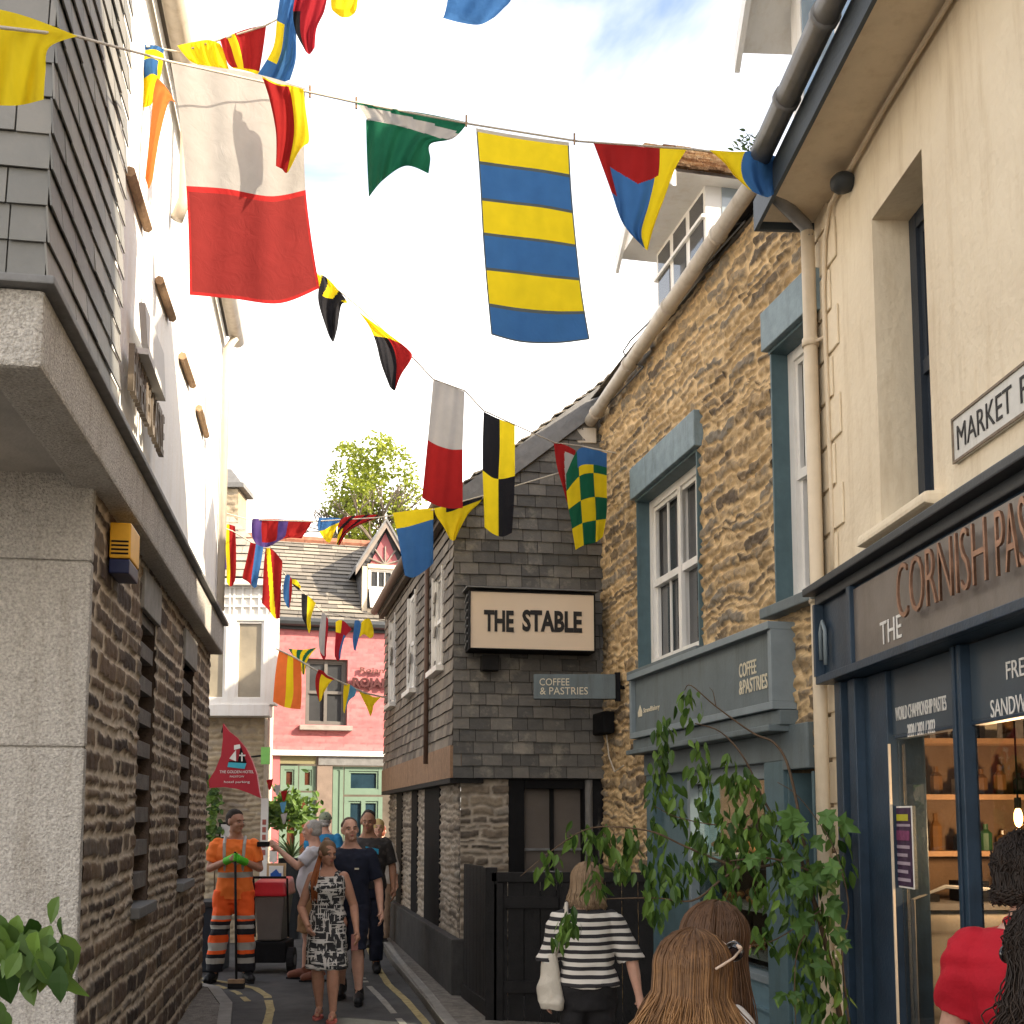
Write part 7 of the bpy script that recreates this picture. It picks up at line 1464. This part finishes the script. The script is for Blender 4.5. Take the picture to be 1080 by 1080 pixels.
BRS = [([(892, 1110), (880, 1040), (868, 985), (855, 940), (846, 925)], .016, .011, (5.95, 6.1)), ([(846, 925), (833, 890), (806, 845), (785, 800), (760, 772), (733, 763)], .009, .003, (6.1, 6.5)),
       ([(860, 960), (850, 900), (833, 814), (817, 784), (794, 773), (755, 745), (729, 723), (722, 728)], .010, .002, (6.0, 6.3)), ([(852, 930), (840, 900), (814, 912), (780, 914), (747, 903), (719, 891), (683, 876), (625, 873), (585, 895), (549, 924)], .010, .002, (6.05, 6.2)),
       ([(780, 914), (758, 930), (730, 950), (690, 947), (640, 948)], .008, .003, (6.05, 6.2)), ([(898, 1100), (892, 1050), (888, 1000), (895, 958), (886, 912), (872, 880), (842, 840), (820, 825)], .006, .002, (5.8, 6.2)),
       ([(868, 925), (845, 915), (810, 905), (770, 908)], .008, .003, (6.0, 5.95)), ([(790, 860), (760, 870), (715, 862), (690, 850)], .004, .002, (6.2, 6.4)), ([(755, 745), (752, 730), (748, 725)], .003, .001, (6.3, 6.3)), ([(860, 970), (842, 1000), (838, 1040), (840, 1090)], .004, .002, (5.9, 5.8)), ([(866, 960), (820, 990), (790, 998), (768, 1005)], .004, .002, (5.9, 5.7))]
for q in BRS: branch(*q)
CL = [(727, 745, 50, 6.35), (700, 800, 60, 6.4), (735, 800, 62, 6.3), (690, 830, 50, 6.45), (712, 850, 55, 6.4), (748, 845, 60, 6.3), (768, 815, 55, 6.25), (732, 880, 50, 6.3), (762, 880, 48, 6.2), (785, 830, 45, 6.2), (800, 850, 40, 6.15), (690, 880, 40, 6.4), (665, 890, 45, 6.25), (640, 885, 42, 6.2), (622, 890, 36, 6.2), (600, 970, 38, 6.15), (580, 910, 48, 6.15), (700, 905, 60, 6.2), (720, 925, 50, 6.15), (740, 905, 60, 6.1), (765, 915, 55, 6.1), (785, 900, 60, 6.1), (805, 890, 60, 6.05), (820, 910, 60, 6.05), (838, 895, 55, 6.0), (850, 930, 60, 6.0), (770, 945, 50, 6.05), (752, 950, 46, 6.05), (800, 940, 50, 6.0), (825, 945, 55, 5.95), (845, 965, 60, 5.95), (862, 950, 55, 5.95), (835, 985, 50, 5.95), (850, 1010, 60, 5.95), (868, 1000, 60, 5.9), (840, 1040, 40, 5.9), (862, 1045, 55, 5.9), (880, 1035, 50, 5.85), (705, 940, 40, 6.15), (655, 915, 40, 6.2), (680, 925, 45, 6.2), (812, 868, 30, 6.1), (880, 880, 40, 6.3), (888, 915, 36, 6.2), (800, 985, 30, 5.8), (765, 1000, 28, 5.75), (596, 985, 30, 6.15), (605, 880, 26, 6.2), (630, 925, 40, 6.2), (780, 872, 46, 6.15), (700, 770, 30, 6.35), (858, 1075, 40, 5.9), (885, 1070, 36, 5.85), (690, 960, 30, 6.1)]
b = MB()
for (x, y, h, Y) in CL:
    c = at(x, y-h*.45, Y); H = h/1200*Y
    for i in range(int(8+h*.30)):
        t = r_.random()**.8; p = c+Vector((r_.gauss(0, .020+.016*t), r_.gauss(0, .04), -H*t*.75+r_.gauss(0, .012)))
        d = Vector((r_.gauss(0, .35), r_.gauss(0, .35), -1)); n = Vector((r_.gauss(0, 1), -abs(r_.gauss(.4, .8)), r_.gauss(.3, .3)))
        b.rv = min(1, max(.01, r_.gauss(.38, .27))); L_ = r_.uniform(.055, .105); leaf(b, p, d, n, L_, L_*r_.uniform(.36, .5), r_.uniform(.1, .5), r_.uniform(-.1, .5))
b.build('foliage', M_leaf, SAP)
b = MB()
for (x, y, s, Y) in [(845, 868, 34, 5.75), (868, 875, 34, 5.7), (850, 893, 26, 5.75), (830, 905, 28, 5.75), (868, 930, 34, 5.7), (885, 925, 26, 5.65), (860, 912, 26, 5.7), (842, 940, 26, 5.7), (880, 945, 26, 5.6), (828, 870, 22, 5.85), (866, 1015, 26, 5.7), (878, 960, 28, 5.7), (852, 975, 28, 5.7), (838, 1060, 22, 5.7), (800, 905, 22, 5.8), (886, 990, 22, 5.7)]:
    for i in range(2):
        p = at(x+r_.gauss(0, 6), y-s*.4+r_.gauss(0, 5), Y+r_.gauss(0, .05)); b.rv = r_.uniform(.3, 1); lobed(b, p, Vector((r_.gauss(0, .5), r_.gauss(-.2, .2), -1)), Vector((r_.gauss(0, .5), -1, r_.gauss(.4, .3))), s/1200*Y*r_.uniform(.8, 1.1))
b.build('lobed_leaves', leaf_mat('broad_leaf', (.025, .07, .015), (.10, .20, .045)), SAP)
# leaves at the lower left
LP = thing('leafy_branch', 'branch of broad green leaves reaching in at the lower left before the pier', 'branch', at(-20, 1060, 3.6))
b = MB(); b.tube([at(-60, 1085, 3.5), at(-10, 1030, 3.55), at(25, 1000, 3.6), (at(55, 990, 3.6))], [.010, .008, .005, .003], 6); b.build('branch', M_bark, LP, smooth=True)
b = MB()
for i in range(60):
    x = r_.uniform(-40, 68); y = r_.gauss(1003, 14); p = at(x, y-12, 3.55+r_.gauss(0, .07)); b.rv = min(1, max(.01, r_.gauss(.45, .3))); L_ = r_.uniform(.07, .13)
    leaf(b, p, Vector((r_.gauss(.1, .5), r_.gauss(0, .4), -1)), Vector((r_.gauss(0, .7), -1, r_.gauss(.6, .5))), L_, L_*.62, .25, .3)
for x, y in ((4, 1075), (-2, 1065), (0, 975)): leaf(b, at(x, y-10, 3.5), Vector((.2, 0, -1)), Vector((0, -1, .3)), .07, .045)
b.build('foliage', M_leaf, LP)
# tree beyond the roofs
TR = thing('tree', 'airy yellow green spring tree rising behind the slate roof', 'tree', (-5.2, 42, 0))
b = MB(); cx, cy = at(392, 560, 42).x, 42; zt_ = at(400, 455, 42).z; zb_ = at(392, 600, 42).z
def limb(p, d, L_, r0, dep, tips):
    q = p+d*L_; m = p.lerp(q, .5)+Vector((r_.gauss(0, .1), r_.gauss(0, .1), 0))*L_*.3; b.tube([p, m, q], [r0, r0*.85, r0*.68], 6)
    if dep == 0: tips.append(q); return
    for i in range(3 if dep > 1 else 3):
        nd = (d+Vector((r_.gauss(0, .48), r_.gauss(0, .48), r_.gauss(.12, .28)))).normalized(); limb(q, nd, L_*r_.uniform(.68, .86), r0*.62, dep-1, tips)
    if dep < 3: tips.append(q)
tips = []
for dx, dz in ((-.28, .9), (.05, 1), (.3, .9), (-.1, .95)): limb(Vector((cx+dx, cy, zb_-1.2)), Vector((dx*.7, r_.gauss(0, .2), dz*1.2))  .normalized(), 1.35, .13, 4, tips)
b.tube([(cx, cy, -.1), (cx, cy, zb_-1)], [.35, .22], 10); b.build('trunk', mat('grey_bark', (.16, .13, .10), .9), TR)
b = MB(); c_ = Vector((cx, cy, frac(zb_, zt_, .50))); rad = (2.05, 1.7, 2.75); n_ = 0
while n_ < 6500:
    q = Vector((r_.uniform(-1, 1), r_.uniform(-1, 1), r_.uniform(-1, 1)))
    if q.length > 1: continue
    dn = mnoise.noise(q*2.3+Vector((3, 1, 7)))+.5*mnoise.noise(q*5.5)
    if dn < -.02+.42*(q.length-.55)+(0 if q.length < .92 else .2): continue
    p = c_+Vector((q.x*rad[0], q.y*rad[1], q.z*rad[2])); n_ += 1
    b.rv = min(1, max(.01, .45+dn*.5+r_.gauss(0, .2))); leaf(b, p, Vector((r_.gauss(0, 1), r_.gauss(0, 1), r_.gauss(-.2, .7))), Vector((r_.gauss(0, 1), r_.gauss(0, 1), 1)), r_.uniform(.10, .20), .10, .2, .2)
b.build('crown', M_leafy, TR)

# ------------------------------------------------------------- things by the far doors
PT_ = thing('potted_plant', 'bushy dark green hanging plant left of the sage green windows', 'plant', at(300, 900, 18))
b = MB()
for i in range(420):
    x = r_.gauss(302, 14); y = r_.gauss(855, 9); p = at(x, y, 18+r_.gauss(0, .2)); b.rv = r_.random()*.9+.05; leaf(b, p, Vector((r_.gauss(0, 1), r_.gauss(-.3, .5), r_.gauss(.2, .7))), Vector((r_.gauss(0, .5), -1, .5)), r_.uniform(.10, .18), .06, .2, .4)
b.build('foliage', M_leaf, PT_); b = MB(); q = at(302, 880, 18); b.tube([(q.x, 18, 0), (q.x, 18, .25), (q.x, 18, .9)], [.16, .22, .25], 14); b.build('pot', mat('dark_red_pot', (.12, .03, .02), .7), PT_)
PT2 = thing('potted_plant', 'spiky palm leaved plant behind the poster board', 'plant', at(312, 940, 16.5))
b = MB()
for i in range(46): a = r_.random()*6.28; q = at(308, 905, 16.5); b.rv = r_.random(); leaf(b, q, Vector((math.cos(a), math.sin(a)*.6, r_.uniform(-.1, 1.2))), Vector((0, 0, 1)), r_.uniform(.35, .6), .03, .1, .7)
b.build('foliage', leaf_mat('palm_leaf', (.05, .10, .03), (.22, .28, .10)), PT2); b = MB(); b.tube([(q.x, 16.5, 0), (q.x, 16.5, q.z)], [.15, .19], 14); b.build('pot', M_dgrey, PT2)
WP = thing('banner_post', 'tall narrow white banner post beside the stone corner', 'banner', at(280, 930, 15.2))
a_, c_ = at(273.5, 930, 15.2), at(283, 842, 15.2); b = MB(); b.box((a_.x, 15.2, 0), (c_.x, 15.23, c_.z)); b.build('panel', M_txtw, WP); b = MB()
for k in range(5): b.box((frac(a_.x, c_.x, .25), 15.195, c_.z-.35-.1*k), (frac(a_.x, c_.x, .75), 15.2, c_.z-.28-.1*k))
b.build('printed_mark', mat('faded_red_print', (.35, .10, .08), .6), WP)
PBo = thing('poster_board', 'small easel with a blue and white picture above the cleaning cart', 'notice', at(291, 940, 14.3))
a_, c_ = at(281, 932, 14.3), at(301.5, 910.5, 14.3); b = MB(); b.box((a_.x, 14.3, a_.z), (c_.x, 14.33, c_.z)); b.build('frame', mat('ochre_frame', (.45, .30, .16), .6), PBo)
b = MB(); b.box((a_.x+.03, 14.29, a_.z+.03), (c_.x-.03, 14.3, c_.z-.03)); b.build('sheet', M_txtw, PBo); b = MB(); b.box((a_.x+.05, 14.285, a_.z+.05), (c_.x-.05, 14.29, a_.z+.13)); b.prism([(a_.x+.06, 14.286, a_.z+.13), (a_.x+.16, 14.286, a_.z+.13), (a_.x+.12, 14.286, a_.z+.18)], (0, .004, 0)); b.build('picture', mat('picture_blue', (.02, .10, .40), .6), PBo)
b = MB(); b.tube([(a_.x+.03, 14.34, a_.z), (a_.x-.03, 14.5, 0)], .012, 6); b.tube([(c_.x-.03, 14.34, a_.z), (c_.x+.03, 14.5, 0)], .012, 6); b.build('legs', M_wood, PBo)
a_, c_ = at(284, 909, 14.5), at(292, 897, 14.5); b = MB(); b.box((a_.x, 14.5, a_.z), (c_.x, 14.52, c_.z)); b.box((a_.x+.04, 14.5, 0), (a_.x+.06, 14.52, a_.z)); b.build('notice_card', M_txtw, None, label='blank white card standing behind the picture easel', cat='notice')
GS = thing('green_sign', 'small lime green square sign on the stone corner', 'sign', at(279, 806, 15.6)); a_, c_ = at(275, 806, 15.6), at(284.5, 788, 15.6)
b = MB(); b.box((a_.x, 15.6, a_.z), (c_.x, 15.64, c_.z)); b.build('panel', mat('lime_green_sign', (.25, .62, .15), .6), GS); b = MB(); b.tube([(a_.x, 15.62, (a_.z+c_.z)/2), (a_.x-.2, 15.9, (a_.z+c_.z)/2)], .012, 6); b.build('bracket', M_black, GS)
# climbing plant on the corner, small notice frame
CP_ = thing('climbing_plant', 'thin climbing plant on the pale stone between red sign and rubble wall', 'plant', at(226, 940, 15.7))
b = MB()
for i in range(160):
    x = r_.gauss(226, 3); y = r_.uniform(820, 900); p = at(x, y, 15.75); b.rv = r_.random(); leaf(b, p, Vector((r_.gauss(0, 1), -.3, r_.gauss(-.3, .6))), Vector((0, -1, .4)), .09, .06)
b.build('foliage', M_leaf, CP_); b = MB(); b.tube([at(226, 950, 15.8), at(227, 880, 15.8), at(226, 820, 15.8)], .01, 5); b.build('stem', M_bark, CP_)
NF = thing('notice_case', 'black framed notice case on the pale stone behind the man in orange', 'notice', at(236, 880, 15.8)); a_, c_ = at(231, 885, 15.78), at(246, 867, 15.78)
b = MB(); b.box((a_.x, 15.76, a_.z), (c_.x, 15.85, c_.z)); b.build('case', M_black, NF); b = MB(); b.box((a_.x+.03, 15.75, a_.z+.03), (c_.x-.03, 15.76, c_.z-.03)); b.build('sheet', M_blind, NF)
BN = thing('bench', 'dark planter box standing by the end of the rubble wall', 'planter', at(222, 960, 12.9)); a_ = at(214, 1000, 12.9)
BN['label'] = 'dark blue planter box standing by the end of the rubble wall'; BN.name = 'planter_box'; BASE[BN.name] = BASE.get('bench', BN.location)
b = MB(); b.box((a_.x-.5, 12.9, 0), (at(231, 1000, 12.9).x, 13.4, .72)); b.build('box', mat('dark_blue_plastic', (.03, .04, .055), .6), BN, bevel=.02); b = MB(); b.box((a_.x-.52, 12.88, .72), (at(231, 1000, 12.9).x+.02, 13.42, .78)); b.build('rim', M_dgrey, BN, bevel=.01)
# weeds in the gutter of the cream building
WE = thing('weed', 'small weed growing from the end of the grey gutter', 'plant', PC.pt(.32, 5.66, .46)); b = MB()
for i in range(60): p = PC.pt(.30, 5.68, .48)+Vector((r_.gauss(-.03, .05), r_.gauss(0, .05), r_.uniform(0, .12))); b.rv = r_.random()*.5; leaf(b, p, Vector((r_.gauss(0, 1), r_.gauss(0, 1), 1)), Vector((1, 0, 0)), .05, .018)
b.build('foliage', M_leaf, WE)
